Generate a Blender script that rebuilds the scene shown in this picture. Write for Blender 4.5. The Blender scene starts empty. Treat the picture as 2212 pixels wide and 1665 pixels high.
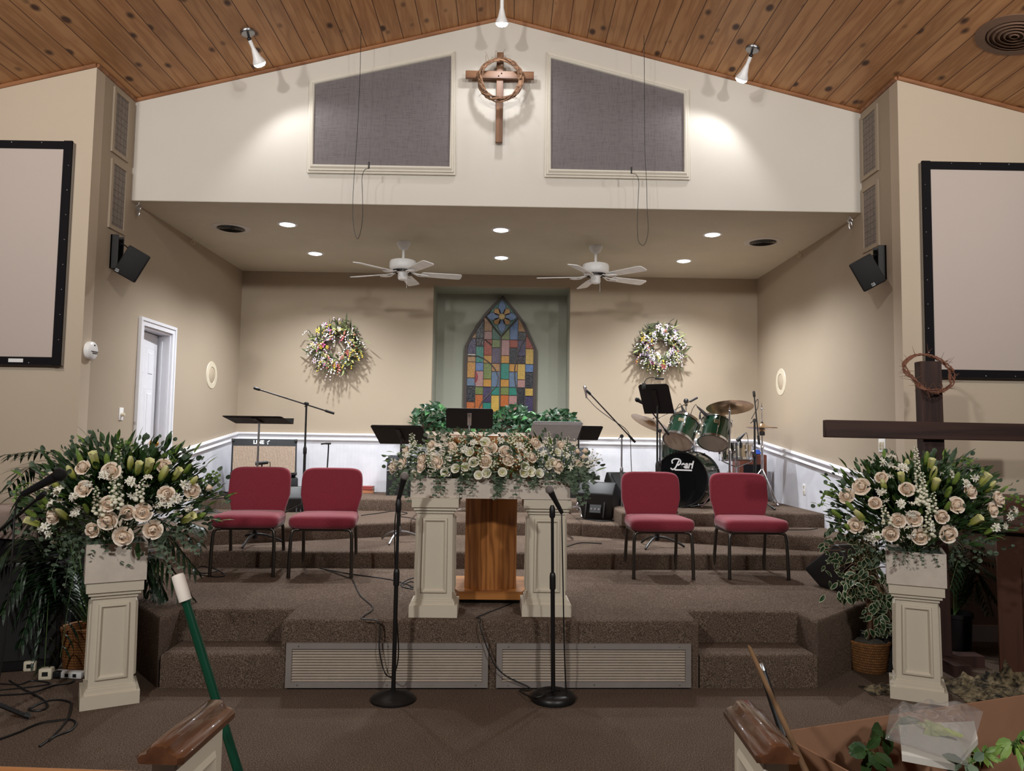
import bpy, bmesh, math, random
from mathutils import Vector, Matrix, noise
R_ = math.radians
PI = math.pi
random.seed(7)
sc = bpy.context.scene
COL = sc.collection

# ---------------------------------------------------------------- camera
CP, CY, CR, CF = .0682, .0052, .0149, 1642.0
cpp, spp, cyy, syy = math.cos(CP), math.sin(CP), math.cos(CY), math.sin(CY)
FW = Vector((syy*cpp, cyy*cpp, spp))
R0 = Vector((cyy, -syy, 0)); U0 = R0.cross(FW)
RT = R0*math.cos(CR)+U0*math.sin(CR)
UP = -R0*math.sin(CR)+U0*math.cos(CR)
EYE = Vector((0, 0, 1.6))
cam = bpy.data.cameras.new('camera'); camo = bpy.data.objects.new('camera', cam); COL.objects.link(camo)
camo.matrix_world = Matrix(((RT.x, UP.x, -FW.x, EYE.x), (RT.y, UP.y, -FW.y, EYE.y), (RT.z, UP.z, -FW.z, EYE.z), (0, 0, 0, 1)))
cam.sensor_fit = 'HORIZONTAL'; cam.sensor_width = 36; cam.lens = 36*CF/2212; cam.clip_start = .05
sc.camera = camo

def at(px, py, x=None, y=None, z=None):
    "point seen at photo pixel (px, py) on the plane x=, y= or z="
    d = FW+RT*((px-1106)/CF)-UP*((py-832.5)/CF)
    if y is not None: t = (y-EYE.y)/d.y
    elif z is not None: t = (z-EYE.z)/d.z
    else: t = (x-EYE.x)/d.x
    return EYE+d*t

# ---------------------------------------------------------------- world, exposure, lights
w = bpy.data.worlds.new('world'); sc.world = w; w.use_nodes = True
w.node_tree.nodes['Background'].inputs[0].default_value = (.80, .86, 1, 1)
w.node_tree.nodes['Background'].inputs[1].default_value = .04
sc.view_settings.view_transform = 'Standard'; sc.view_settings.look = 'None'
sc.view_settings.exposure = 0.12; sc.view_settings.gamma = 1
sc.view_settings.use_curve_mapping = False

def light(kind, name, loc, energy, color=(1, 1, 1), size=.1, target=None, angle=None, blend=.5):
    l = bpy.data.lights.new(name, kind); l.energy = energy; l.color = color
    if kind == 'AREA': l.size = size
    else: l.shadow_soft_size = size
    if kind == 'SPOT': l.spot_size = R_(angle); l.spot_blend = blend
    o = bpy.data.objects.new(name, l); COL.objects.link(o); o.location = loc
    if target is not None:
        o.rotation_euler = (Vector(target)-Vector(loc)).to_track_quat('-Z', 'Y').to_euler()
    return o

# room dimensions (metres)
XL, XR, YN, YH, YB, ZC = -3.55, 3.30, 6.31, 6.99, 10.0, 3.757
XM, ZR, SL = -.104, 5.592, .251
def zroof(x): return ZR-SL*abs(x-XM)
ST, L1, L2, L3 = .43, .575, .72, .865
SA = .042
def S(u, v, z=0.0):
    return Vector((u*math.cos(SA)-v*math.sin(SA), u*math.sin(SA)+v*math.cos(SA), z))

COOL = (.94, .97, 1.0); WARM = (1, .97, .93)
CANS = [(621, 484), (681, 547), (1082, 496), (1083, 556), (1539, 506), (1477, 563)]
for i, (px, py) in enumerate(CANS):
    p = at(px, py, z=ZC)
    light('SPOT', 'can_light_beam', (p.x, p.y, ZC-.035), 215, COOL, .05, (p.x, p.y, 0), 138, .8)
# the three spots on the pine ceiling
SPOTS = [((535, 68), (557, 128), .33), ((1084, -28), (1085, 18), .42), ((1626, 104), (1606, 160), .33)]
# unseen washers added over the pews to brighten the upper walls
for x, y, z, e, aim, ang in ((-3.7, 3.0, 4.25, 145, (-3.3, 6.9, 4.1), 132), (3.6, 3.0, 4.2, 150, (3.2, 6.9, 3.7), 116), (-.1, 3.3, 5.0, 70, (-.1, 7, 4.6), 124)):
    light('SPOT', 'added_wall_washer', (x, y, z), e, WARM, .12, aim, ang, 1)
for x, y, e in ((-2.9, -1.4, 480), (2.9, -1.4, 420)):  # nave lamps behind the camera, unseen, added as front fill for stage and columns
    light('SPOT', 'nave_fill_beam', (x, y, zroof(x)-.5), e*1.25, (1, .985, .945), .16, (x*.3, 6.6, .7), 124, .6)

# ---------------------------------------------------------------- mesh builder
class MB:
    def __init__(s): s.v = []; s.f = []; s.m = []
    def add(s, vs, fs, mi=0, M=None):
        n = len(s.v)
        s.v += [(M @ Vector(v)) if M else Vector(v) for v in vs]
        s.f += [[i+n for i in f] for f in fs]; s.m += [mi]*len(fs)
        return s
    def box(s, x0, x1, y0, y1, z0, z1, mi=0, M=None):
        return s.add([(x0,y0,z0),(x1,y0,z0),(x1,y1,z0),(x0,y1,z0),(x0,y0,z1),(x1,y0,z1),(x1,y1,z1),(x0,y1,z1)],
                     [(0,3,2,1),(4,5,6,7),(0,1,5,4),(1,2,6,5),(2,3,7,6),(3,0,4,7)], mi, M)
    def bm(s, b, mi=0, M=None):
        b.verts.ensure_lookup_table(); b.verts.index_update()
        s.add([v.co.copy() for v in b.verts], [[v.index for v in f.verts] for f in b.faces], mi, M); b.free(); return s
    def rbox(s, c, size, r=.01, seg=2, mi=0, M=None):
        b = bmesh.new(); bmesh.ops.create_cube(b, size=1)
        for v in b.verts: v.co = Vector((v.co.x*size[0]+c[0], v.co.y*size[1]+c[1], v.co.z*size[2]+c[2]))
        bmesh.ops.bevel(b, geom=b.edges[:], offset=min(r, min(size)*.49), segments=seg, affect='EDGES', profile=.5)
        return s.bm(b, mi, M)
    def cyl(s, p0, p1, r0, r1=None, n=16, mi=0, M=None, cap=True):
        return s.tube([p0, p1], [r0, r0 if r1 is None else r1], n, mi, M, cap)
    def tube(s, pts, r, n=8, mi=0, M=None, cap=True, closed=False):
        pts = [Vector(p) for p in pts]; k = len(pts)
        rs = list(r) if isinstance(r, (list, tuple)) else [r]*k
        vs = []; fs = []; prev = None
        for i in range(k):
            if closed: t = pts[(i+1) % k]-pts[i-1]
            else: t = pts[min(i+1, k-1)]-pts[max(i-1, 0)]
            if t.length < 1e-9: t = Vector((0, 0, 1))
            t.normalize()
            if prev is None: a = t.orthogonal().normalized()
            else:
                a = prev-t*prev.dot(t)
                a = a.normalized() if a.length > 1e-6 else t.orthogonal().normalized()
            prev = a; b = t.cross(a)
            for j in range(n):
                th = 2*PI*j/n; vs.append(pts[i]+(a*math.cos(th)+b*math.sin(th))*rs[i])
        for i in range(k if closed else k-1):
            i2 = (i+1) % k
            for j in range(n): fs.append((i*n+j, i*n+(j+1) % n, i2*n+(j+1) % n, i2*n+j))
        if cap and not closed:
            fs.append(tuple(range(n-1, -1, -1))); fs.append(tuple((k-1)*n+j for j in range(n)))
        return s.add(vs, fs, mi, M)
    def lathe(s, prof, n=24, mi=0, M=None):
        vs = []; fs = []; k = len(prof)
        for r, z in prof:
            for j in range(n): th = 2*PI*j/n; vs.append((max(r, 1e-5)*math.cos(th), max(r, 1e-5)*math.sin(th), z))
        for i in range(k-1):
            for j in range(n): fs.append((i*n+j, i*n+(j+1) % n, (i+1)*n+(j+1) % n, (i+1)*n+j))
        if prof[0][0] > 1e-4: fs.append(tuple(range(n-1, -1, -1)))
        if prof[-1][0] > 1e-4: fs.append(tuple((k-1)*n+j for j in range(n)))
        return s.add(vs, fs, mi, M)
    def ball(s, c, r, n=12, m=8, mi=0, M=None, sc3=(1, 1, 1)):
        c = Vector(c)
        T = Matrix.Translation(c) @ Matrix.Diagonal((sc3[0], sc3[1], sc3[2], 1))
        if M: T = M @ T
        return s.lathe([(r*math.sin(PI*i/m), -r*math.cos(PI*i/m)) for i in range(m+1)], n, mi, T)
    def prism(s, poly, h0, h1, mi=0, M=None):
        n = len(poly)
        return s.add([(x, y, h0) for x, y in poly]+[(x, y, h1) for x, y in poly],
                     [tuple(range(n-1, -1, -1)), tuple(range(n, 2*n))]+[(i, (i+1) % n, n+(i+1) % n, n+i) for i in range(n)], mi, M)
    def sweep(s, prof, A, B, side, up=Vector((0, 0, 1)), mi=0):
        "profile (out, up) points swept straight from A to B; out runs along side"
        A = Vector(A); B = Vector(B); side = Vector(side); n = len(prof)
        vs = [P+side*o+up*q for P in (A, B) for o, q in prof]
        return s.add(vs, [tuple(range(n-1, -1, -1)), tuple(range(n, 2*n))]+[(i, (i+1) % n, n+(i+1) % n, n+i) for i in range(n)], mi)
    def build(s, name, mat, parent=None, loc=None, rot=None, smooth=42, fix=True):
        me = bpy.data.meshes.new(name); me.from_pydata([tuple(v) for v in s.v], [], s.f)
        for m in (mat if isinstance(mat, (list, tuple)) else [mat]): me.materials.append(m)
        if any(s.m): me.polygons.foreach_set('material_index', s.m)
        if fix:
            b = bmesh.new(); b.from_mesh(me); bmesh.ops.recalc_face_normals(b, faces=b.faces[:]); b.to_mesh(me); b.free()
        if smooth:
            me.shade_smooth(); me.set_sharp_from_angle(angle=R_(smooth))
        me.update()
        return link(name, me, parent, loc, rot)
def link(name, me, parent=None, loc=None, rot=None, scale=None):
    o = bpy.data.objects.new(name, me); COL.objects.link(o)
    if parent is not None: o.parent = parent
    if loc is not None: o.location = loc
    if rot is not None: o.rotation_euler = rot
    if scale is not None: o.scale = (scale,)*3 if not isinstance(scale, (tuple, list)) else scale
    return o
def tag(o, label, cat, group=None):
    o['label'] = label; o['category'] = cat
    if group: o['group'] = group
    return o
def thing(name, label, cat, loc=(0, 0, 0), rz=0, group=None):
    o = bpy.data.objects.new(name, None); COL.objects.link(o); o.empty_display_size = .1
    o.location = loc; o.rotation_euler = (0, 0, rz)
    return tag(o, label, cat, group)
def solo(mb, name, mat, label, cat, group=None, loc=(0, 0, 0), smooth=42):
    "a thing that is one mesh; its origin sits at loc"
    L = Vector(loc); mb.v = [v-L for v in mb.v]
    return tag(mb.build(name, mat, None, L, smooth=smooth), label, cat, group)
def struct(mb, name, mat, smooth=42, parent=None):
    o = mb.build(name, mat, parent, smooth=smooth)
    if parent is None: o['kind'] = 'structure'
    return o
def dup(root, loc, rz=None, label=None, group=None):
    r = root.copy(); COL.objects.link(r); r.location = loc
    if rz is not None: r.rotation_euler = (0, 0, rz)
    if label: r['label'] = label
    if group: r['group'] = group
    for ch in list(root.children):
        c = ch.copy(); COL.objects.link(c); c.parent = r
        for g in ch.children:
            d = g.copy(); COL.objects.link(d); d.parent = c
    return r
def smoothpath(pts, k=6):
    "Catmull-Rom through points"
    P = [Vector(p) for p in pts]; P = [P[0]*2-P[1]]+P+[P[-1]*2-P[-2]]; out = []
    for i in range(1, len(P)-2):
        for j in range(k):
            t = j/k; a, b, c, d = P[i-1:i+3]
            out.append(.5*((2*b)+(c-a)*t+(2*a-5*b+4*c-d)*t*t+(3*b-a-3*c+d)*t**3))
    return out+[P[-2]]
def axes(origin, zdir, xhint=(1, 0, 0)):
    "matrix whose local +z is zdir"
    z = Vector(zdir).normalized(); x = Vector(xhint)-z*Vector(xhint).dot(z)
    x = x.normalized() if x.length > 1e-5 else z.orthogonal().normalized()
    y = z.cross(x); o = Vector(origin)
    return Matrix(((x.x, y.x, z.x, o.x), (x.y, y.y, z.y, o.y), (x.z, y.z, z.z, o.z), (0, 0, 0, 1)))

# ---------------------------------------------------------------- materials
def srgb(r, g, b):
    f = lambda c: (c/255/12.92) if c/255 <= .04045 else ((c/255+.055)/1.055)**2.4
    return (f(r), f(g), f(b), 1)
class NT:
    def __init__(s, name):
        s.mat = bpy.data.materials.new(name); s.mat.use_nodes = True; s.t = s.mat.node_tree
        s.b = s.t.nodes['Principled BSDF']; s._co = None
    def n(s, typ, **kw):
        nd = s.t.nodes.new(typ)
        for k, v in kw.items():
            if k.startswith('i_'):
                key = k[2:]; nd.inputs[int(key) if key.isdigit() else key.replace('_', ' ')].default_value = v
            else: setattr(nd, k, v)
        return nd
    def l(s, a, b): s.t.links.new(a, b)
    def co(s, scale=(1, 1, 1), rot=(0, 0, 0)):
        if s._co is None: s._co = s.n('ShaderNodeTexCoord')
        m = s.n('ShaderNodeMapping'); m.inputs['Scale'].default_value = scale; m.inputs['Rotation'].default_value = rot
        s.l(s._co.outputs['Object'], m.inputs['Vector']); return m.outputs['Vector']
    def noise(s, vec, scale, detail=3, rough=.6):
        nd = s.n('ShaderNodeTexNoise'); nd.inputs['Scale'].default_value = scale; nd.inputs['Detail'].default_value = detail
        nd.inputs['Roughness'].default_value = rough; s.l(vec, nd.inputs['Vector']); return nd
    def ramp(s, fac, stops):
        r = s.n('ShaderNodeValToRGB'); e = r.color_ramp.elements
        while len(e) < len(stops): e.new(.5)
        for q, (p, c) in zip(e, stops): q.position = p; q.color = c
        s.l(fac, r.inputs[0]); return r.outputs['Color']
    def bump(s, h, strength, dist=.01):
        b = s.n('ShaderNodeBump'); b.inputs['Strength'].default_value = strength; b.inputs['Distance'].default_value = dist
        s.l(h, b.inputs['Height']); s.l(b.outputs[0], s.b.inputs['Normal'])
    def set(s, rough=.5, metal=0, spec=.5, **kw):
        s.b.inputs['Roughness'].default_value = rough; s.b.inputs['Metallic'].default_value = metal
        s.b.inputs['Specular IOR Level'].default_value = spec
        for k, v in kw.items(): s.b.inputs[k.replace('_', ' ')].default_value = v
        return s
_mats = {}
def plain(name, col, rough=.5, metal=0, spec=.5, var=.06, scale=9, bump=0, bscale=80, **kw):
    "solid colour with a little procedural variation"
    if name in _mats: return _mats[name]
    t = NT(name).set(rough, metal, spec, **kw); c = srgb(*col) if max(col) > 1.001 else (*col, 1)
    v = t.co()
    n = t.noise(v, scale, 3)
    t.l(t.ramp(n.outputs['Fac'], [(.3, tuple(x*(1-var) for x in c[:3])+(1,)), (.7, tuple(min(1, x*(1+var)) for x in c[:3])+(1,))]), t.b.inputs['Base Color'])
    if bump: t.bump(t.noise(v, bscale, 4).outputs['Fac'], bump, .004)
    _mats[name] = t.mat; return t.mat
def carpet(name, dark, mid, lite, scale=150):
    t = NT(name).set(.95, 0, .1); v = t.co()
    n = t.noise(v, scale, 3, .8); n2 = t.noise(v, 2.2, 3)
    c = t.ramp(n.outputs['Fac'], [(.30, srgb(*dark)), (.5, srgb(*mid)), (.70, srgb(*lite))])
    mx = t.n('ShaderNodeMix', data_type='RGBA', blend_type='MULTIPLY'); mx.inputs[0].default_value = 1
    t.l(c, mx.inputs['A']); t.l(t.ramp(n2.outputs['Fac'], [(.3, (.86, .84, .84, 1)), (.7, (1, 1, 1, 1))]), mx.inputs['B'])
    t.l(mx.outputs['Result'], t.b.inputs['Base Color']); t.bump(n.outputs['Fac'], .7, .006); return t.mat
def wood(name, a, b, scale=3.0, axis='z', rough=.45, ring=9, spec=.4, coat=0):
    if name in _mats: return _mats[name]
    t = NT(name).set(rough, 0, spec); t.b.inputs['Coat Weight'].default_value = coat
    st = {'x': (.07, 1, 1), 'y': (1, .07, 1), 'z': (1, 1, .07)}[axis]
    v = t.co(st); n1 = t.noise(v, scale, 3); n2 = t.noise(v, scale*14, 4, .7)
    wv = t.n('ShaderNodeMath', operation='MULTIPLY'); t.l(n1.outputs['Fac'], wv.inputs[0]); wv.inputs[1].default_value = ring
    fr = t.n('ShaderNodeMath', operation='PINGPONG'); t.l(wv.outputs[0], fr.inputs[0]); fr.inputs[1].default_value = 1
    ad = t.n('ShaderNodeMath', operation='MULTIPLY_ADD'); t.l(n2.outputs['Fac'], ad.inputs[0]); ad.inputs[1].default_value = .55; t.l(fr.outputs[0], ad.inputs[2])
    t.l(t.ramp(ad.outputs[0], [(.2, srgb(*b)), (.95, srgb(*a))]), t.b.inputs['Base Color'])
    t.bump(n2.outputs['Fac'], .12, .003); _mats[name] = t.mat; return t.mat
def emit(name, col, strength):
    t = NT(name); t.b.inputs['Emission Color'].default_value = (*col, 1); t.b.inputs['Emission Strength'].default_value = strength
    t.b.inputs['Base Color'].default_value = (*col, 1); return t.mat

M_CARPET = carpet('brown_carpet', (38, 30, 26), (95, 80, 69), (160, 141, 126))
M_HEADER = plain('cream_wall_paint', (210, 204, 194), .75, spec=.25, var=.02, scale=1.2, bump=.06, bscale=140)
M_TAN = plain('tan_wall_paint', (172, 157, 138), .75, spec=.25, var=.02, scale=1.2, bump=.06, bscale=140)
M_NAVE = plain('nave_wall_paint', (198, 182, 162), .75, spec=.25, var=.02, scale=1.2, bump=.06, bscale=140)
M_CEIL = plain('beige_ceiling_paint', (206, 197, 178), .85, spec=.15, var=.035, scale=2.5, bump=.25, bscale=160)
M_NICHE = plain('grey_green_paint', (160, 161, 148), .75, spec=.25, var=.02, scale=1.2)
M_WHITE = plain('white_trim_paint', (226, 226, 232), .35, spec=.45, var=.015)
def wainscot():
    t = NT('white_wainscot_boards').set(.4, 0, .45); v = t.co()
    sp = t.n('ShaderNodeSeparateXYZ'); t.l(v, sp.inputs[0])
    a = t.n('ShaderNodeMath', operation='ADD'); t.l(sp.outputs['X'], a.inputs[0]); t.l(sp.outputs['Y'], a.inputs[1])
    m = t.n('ShaderNodeMath', operation='MULTIPLY'); t.l(a.outputs[0], m.inputs[0]); m.inputs[1].default_value = 1/.05
    f = t.n('ShaderNodeMath', operation='FRACT'); t.l(m.outputs[0], f.inputs[0])
    g = t.ramp(f.outputs[0], [(0, (0, 0, 0, 1)), (.07, (1, 1, 1, 1))])
    t.l(t.ramp(t.noise(v, 3, 3).outputs['Fac'], [(.35, srgb(214, 215, 224)), (.65, srgb(226, 227, 234))]), t.b.inputs['Base Color'])
    t.bump(g, .22, .003); return t.mat
M_WAIN = wainscot()
def pine():
    t = NT('knotty_pine_planks').set(.5, 0, .35)
    v = t.co(); sp = t.n('ShaderNodeSeparateXYZ'); t.l(v, sp.inputs[0])
    m = t.n('ShaderNodeMath', operation='MULTIPLY'); t.l(sp.outputs['X'], m.inputs[0]); m.inputs[1].default_value = 1/.174
    fl = t.n('ShaderNodeMath', operation='FLOOR'); t.l(m.outputs[0], fl.inputs[0])
    fr = t.n('ShaderNodeMath', operation='FRACT'); t.l(m.outputs[0], fr.inputs[0])
    wn = t.n('ShaderNodeTexWhiteNoise', noise_dimensions='1D'); t.l(fl.outputs[0], wn.inputs['W'])
    # shift each plank's grain along y
    cb = t.n('ShaderNodeCombineXYZ'); sh = t.n('ShaderNodeMath', operation='MULTIPLY_ADD')
    t.l(wn.outputs['Value'], sh.inputs[0]); sh.inputs[1].default_value = 37; t.l(sp.outputs['Y'], sh.inputs[2])
    t.l(sp.outputs['X'], cb.inputs['X']); t.l(sh.outputs[0], cb.inputs['Y']); t.l(sp.outputs['Z'], cb.inputs['Z'])
    # knots warp the grain
    mk = t.n('ShaderNodeMapping'); mk.inputs['Scale'].default_value = (5.75, 3.3, 0); t.l(cb.outputs[0], mk.inputs['Vector'])
    vo = t.n('ShaderNodeTexVoronoi'); vo.inputs['Scale'].default_value = 1; vo.inputs['Randomness'].default_value = .9; t.l(mk.outputs[0], vo.inputs['Vector'])
    mg = t.n('ShaderNodeMapping'); mg.inputs['Scale'].default_value = (9, .5, 9); t.l(cb.outputs[0], mg.inputs['Vector'])
    n1 = t.noise(mg.outputs[0], 1, 3); n2 = t.noise(mg.outputs[0], 9, 3, .7)
    k2 = t.n('ShaderNodeMath', operation='MULTIPLY_ADD'); t.l(n1.outputs['Fac'], k2.inputs[0]); k2.inputs[1].default_value = 7; t.l(vo.outputs['Distance'], k2.inputs[2])
    pp = t.n('ShaderNodeMath', operation='PINGPONG'); t.l(k2.outputs[0], pp.inputs[0]); pp.inputs[1].default_value = 1
    ad = t.n('ShaderNodeMath', operation='MULTIPLY_ADD'); t.l(n2.outputs['Fac'], ad.inputs[0]); ad.inputs[1].default_value = .5; t.l(pp.outputs[0], ad.inputs[2])
    grain = t.ramp(ad.outputs[0], [(.1, srgb(172, 120, 76)), (1, srgb(202, 152, 104))])
    pl = t.n('ShaderNodeMix', data_type='RGBA', blend_type='MULTIPLY'); pl.inputs[0].default_value = 1
    t.l(grain, pl.inputs['A']); t.l(t.ramp(wn.outputs['Value'], [(0, (.86, .83, .80, 1)), (.5, (1, 1, 1, 1)), (1, (1.0, .94, .90, 1))]), pl.inputs['B'])
    kn = t.n('ShaderNodeMix', data_type='RGBA'); t.l(t.ramp(vo.outputs['Distance'], [(.11, (1, 1, 1, 1)), (.22, (0, 0, 0, 1))]), kn.inputs[0])
    t.l(pl.outputs['Result'], kn.inputs['A']); kn.inputs['B'].default_value = srgb(76, 44, 28)
    gv = t.n('ShaderNodeMix', data_type='RGBA'); gm = t.ramp(fr.outputs[0], [(0, (1, 1, 1, 1)), (.03, (1, 1, 1, 1)), (.05, (0, 0, 0, 1))])
    t.l(gm, gv.inputs[0]); t.l(kn.outputs['Result'], gv.inputs['A']); gv.inputs['B'].default_value = srgb(78, 42, 22)
    t.l(gv.outputs['Result'], t.b.inputs['Base Color']); t.bump(gm, -.5, .006); return t.mat
M_PINE = pine()
M_PTRIM = wood('pine_moulding', (158, 108, 72), (128, 82, 52), 3, 'x', .5)

# ---------------------------------------------------------------- structure
XO = 8.5
struct(MB().box(-XO, XO, -5, 11.5, -.12, 0), 'floor', M_CARPET)
for nm, sg in (('ceiling_left', -1), ('ceiling_right', 1)):
    mb = MB(); xe = XM+sg*(XO-.1)
    mb.add([(XM, -5, ZR), (XM, YH+.3, ZR), (xe, YH+.3, zroof(xe)), (xe, -5, zroof(xe)),
            (XM, -5, ZR+.1), (XM, YH+.3, ZR+.1), (xe, YH+.3, zroof(xe)+.1), (xe, -5, zroof(xe)+.1)],
           [(0,1,2,3),(4,7,6,5),(0,4,5,1),(1,5,6,2),(2,6,7,3),(3,7,4,0)])
    struct(mb, nm, M_PINE)
XZ = Matrix(((1, 0, 0, 0), (0, 0, 1, 0), (0, 1, 0, 0), (0, 0, 0, 1)))   # prism (x, z) polygon extruded along y
struct(MB().prism([(XL, ZC), (XR, ZC), (XR, zroof(XR)), (XM, ZR), (XL, zroof(XL))], YH, YH+.14, M=XZ), 'wall_front', M_HEADER)
struct(MB().box(XL, XR, YH+.005, YB+.1, ZC-.002, ZC+.1), 'ceiling_alcove', M_CEIL)
struct(MB().prism([(-XO, 0), (XL, 0), (XL, zroof(XL)), (-XO, zroof(-XO))], YN, YN+.14, M=XZ), 'wall_nave_left', M_NAVE)
struct(MB().prism([(XR, 0), (XO, 0), (XO, zroof(XO)), (XR, zroof(XR))], YN, YN+.14, M=XZ), 'wall_nave_right', M_NAVE)
struct(MB().box(XR, XR+.14, YN+.14, YB+.14, 0, zroof(XR)), 'wall_right', M_TAN)
# left wall with a doorway
dA, dB = at(300, 683, x=XL), at(377, 705, x=XL)
DZ = dA.z-.075; DY0, DY1 = dA.y+.075, dB.y-.075
wl = MB().box(XL-.14, XL, YN+.14, DY0, 0, zroof(XL)).box(XL-.14, XL, DY1, YB+.14, 0, zroof(XL)).box(XL-.14, XL, DY0, DY1, DZ, zroof(XL))
struct(wl, 'wall_left', M_TAN)
struct(MB().box(XL-1.15, XL-1.05, YN+.2, YB, 0, 3.2).box(XL-1.1, XL-.14, YN+.15, YN+.25, 0, 3.2).box(XL-1.1, XL-.14, YB-.1, YB, 0, 3.2), 'wall_corridor', M_TAN)
# back wall with the niche
n0, n1 = at(937, 615, y=YB), at(1232, 621, y=YB)
NX0, NX1, NZ1, NZ0, ND = n0.x, n1.x, (n0.z+n1.z)/2, 1.45, .62
bw = MB().box(XL-.1, NX0, YB, YB+.12, 0, ZC).box(NX1, XR+.1, YB, YB+.12, 0, ZC).box(NX0, NX1, YB, YB+.12, NZ1, ZC).box(NX0, NX1, YB, YB+.12, 0, NZ0)
struct(bw, 'wall_back', M_TAN)
nb = MB().box(NX0-.08, NX1+.08, YB+ND, YB+ND+.08, NZ0-.1, NZ1+.08).box(NX0-.08, NX0, YB+.12, YB+ND, NZ0-.1, NZ1+.08)
nb.box(NX1, NX1+.08, YB+.12, YB+ND, NZ0-.1, NZ1+.08).box(NX0, NX1, YB+.12, YB+ND, NZ1, NZ1+.08).box(NX0, NX1, YB+.12, YB+ND, NZ0-.08, NZ0)
struct(nb, 'wall_niche', M_NICHE)
# planter ledge in front of the niche
lx0, lx1 = at(925, 930, y=9.62).x, at(1250, 930, y=9.62).x
LZ = at(1085, 934, y=9.62).z
struct(MB().box(lx0, lx1, 9.62, YB, L3-.2, LZ-.05).box(lx0-.03, lx1+.03, 9.59, YB, LZ-.05, LZ), 'trim_ledge', plain('ledge_paint', (188, 172, 156), .7, spec=.3))

# carpeted stage, choir risers
def slab(name, poly, z0, z1, r=.03):
    b = bmesh.new()
    lo = [b.verts.new((p.x, p.y, z0)) for p in poly]; hi = [b.verts.new((p.x, p.y, z1)) for p in poly]
    n = len(poly); b.faces.new(hi); b.faces.new(lo[::-1])
    for i in range(n): b.faces.new((lo[i], lo[(i+1) % n], hi[(i+1) % n], hi[i]))
    bmesh.ops.recalc_face_normals(b, faces=b.faces[:])
    ed = [e for e in b.edges if all(abs(v.co.z-z1) < 1e-6 for v in e.verts)]
    bmesh.ops.bevel(b, geom=ed, offset=r, segments=4, affect='EDGES', profile=.5)
    return struct(MB().bm(b), name, M_CARPET, 50)
def clampx(p): return Vector((max(XL+.002, min(XR-.002, p.x)), p.y, p.z))
fr = [S(-3.55, 6.62), S(-1.966, 4.985), S(-1.95, 5.27), S(-1.2, 5.28), S(-1.2, 4.97), S(1.47, 4.97), S(1.49, 5.27), S(2.255, 5.26), S(2.263, 4.975), S(3.62, 6.33)]
fr[0] = Vector((XL+.002, 6.5, 0)); fr[-1] = Vector((XR-.002, 6.3, 0))
slab('stage_platform', [Vector((XL+.002, 9.9, 0))]+fr+[Vector((XR-.002, 9.9, 0))], 0, ST)
slab('step_left', [S(-1.95, 4.985), S(-1.2, 4.97), S(-1.2, 5.3), S(-1.95, 5.3)], 0, ST/2)
slab('step_right', [S(1.48, 4.97), S(2.26, 4.975), S(2.255, 5.3), S(1.48, 5.3)], 0, ST/2)
slab('riser_first', [clampx(S(-3.4, 6.86)), S(0, 6.885), clampx(S(3.8, 6.915)), Vector((XR-.002, 9.95, 0)), Vector((XL+.002, 9.95, 0))], ST, L1)
slab('riser_second_left', [clampx(S(-3.3, 6.9)), S(-2.9, 6.93), S(-.662, 7.97), S(-.662, 9.8), Vector((XL+.002, 9.95, 0))], L1, L2)
slab('riser_second', [S(-.66, 8.05), S(1.14, 8.065), S(1.14, 9.8), S(-.66, 9.8)], L1, L2-.001)
slab('riser_second_right', [S(1.14, 8.02), S(3.3, 7.06), clampx(S(3.9, 7.0)), Vector((XR-.002, 9.95, 0)), S(1.14, 9.8)], L1, L2)
slab('riser_third', [clampx(S(-3.4, 9.02)), S(1.5, 9.06), Vector((1.5*.999-9.9*.042+.04, 9.99, 0)), Vector((XL+.002, 9.99, 0))], L2, L3)
slab('riser_drum', [S(1.5, 7.73), clampx(S(3.9, 7.75)), Vector((XR-.002, 9.99, 0)), Vector((1.08, 9.99, 0)), S(1.5, 9.3)], L2, L3)

# pine mouldings where walls meet the ceiling
TP = [(0, 0), (.018, 0), (.024, -.008), (.018, -.022), (.01, -.03), (0, -.03)]
mb = MB()
for x0, x1, yy in ((XL, XM, YH), (XM, XR, YH), (-XO, XL, YN), (XR, XO, YN)):
    mb.sweep(TP, (x0, yy, zroof(x0)), (x1, yy, zroof(x1)), (0, -1, 0))
struct(mb, 'trim_1', M_PTRIM)
mb = MB().sweep(TP, (XL, YN, zroof(XL)), (XL, YH, zroof(XL)), (1, 0, 0)).sweep(TP, (XR, YN, zroof(XR)), (XR, YH, zroof(XR)), (-1, 0, 0))
struct(mb, 'trim_2', M_PTRIM)

# wainscot and chair rails
RP = [(0, 0), (.012, 0), (.03, .006), (.036, .018), (.028, .032), (.022, .04), (.022, .06), (.034, .068), (.042, .084), (.036, .1), (.012, .106), (0, .106)]
zr = 1.575
rl0 = at(366, 981, x=XL); rl1 = at(515, 934, x=XL); rr0 = at(1863, 1024, x=XR); rr1 = at(1645, 953, x=XR)
mb = MB().sweep(RP, (XL, YB, zr-.06), (NX0-.005, YB, zr-.06), (0, -1, 0)).sweep(RP, (NX1+.005, YB, zr-.06), (XR, YB, zr-.06), (0, -1, 0))
struct(mb, 'trim_3', M_WHITE)
sl = (rl1.z-rl0.z)/(rl1.y-rl0.y); sr = (rr1.z-rr0.z)/(rr1.y-rr0.y)
yl0 = DY1+.08; zl = zr-.06-sl*(YB-yl0); yr0 = YN+.15; zrr = zr-.06-sr*(YB-yr0)
struct(MB().sweep(RP, (XL, yl0, zl), (XL, YB, zr-.06), (1, 0, 0)), 'trim_4', M_WHITE)
struct(MB().sweep(RP, (XR, yr0, zrr), (XR, YB, zr-.06), (-1, 0, 0)), 'trim_5', M_WHITE)
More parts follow.
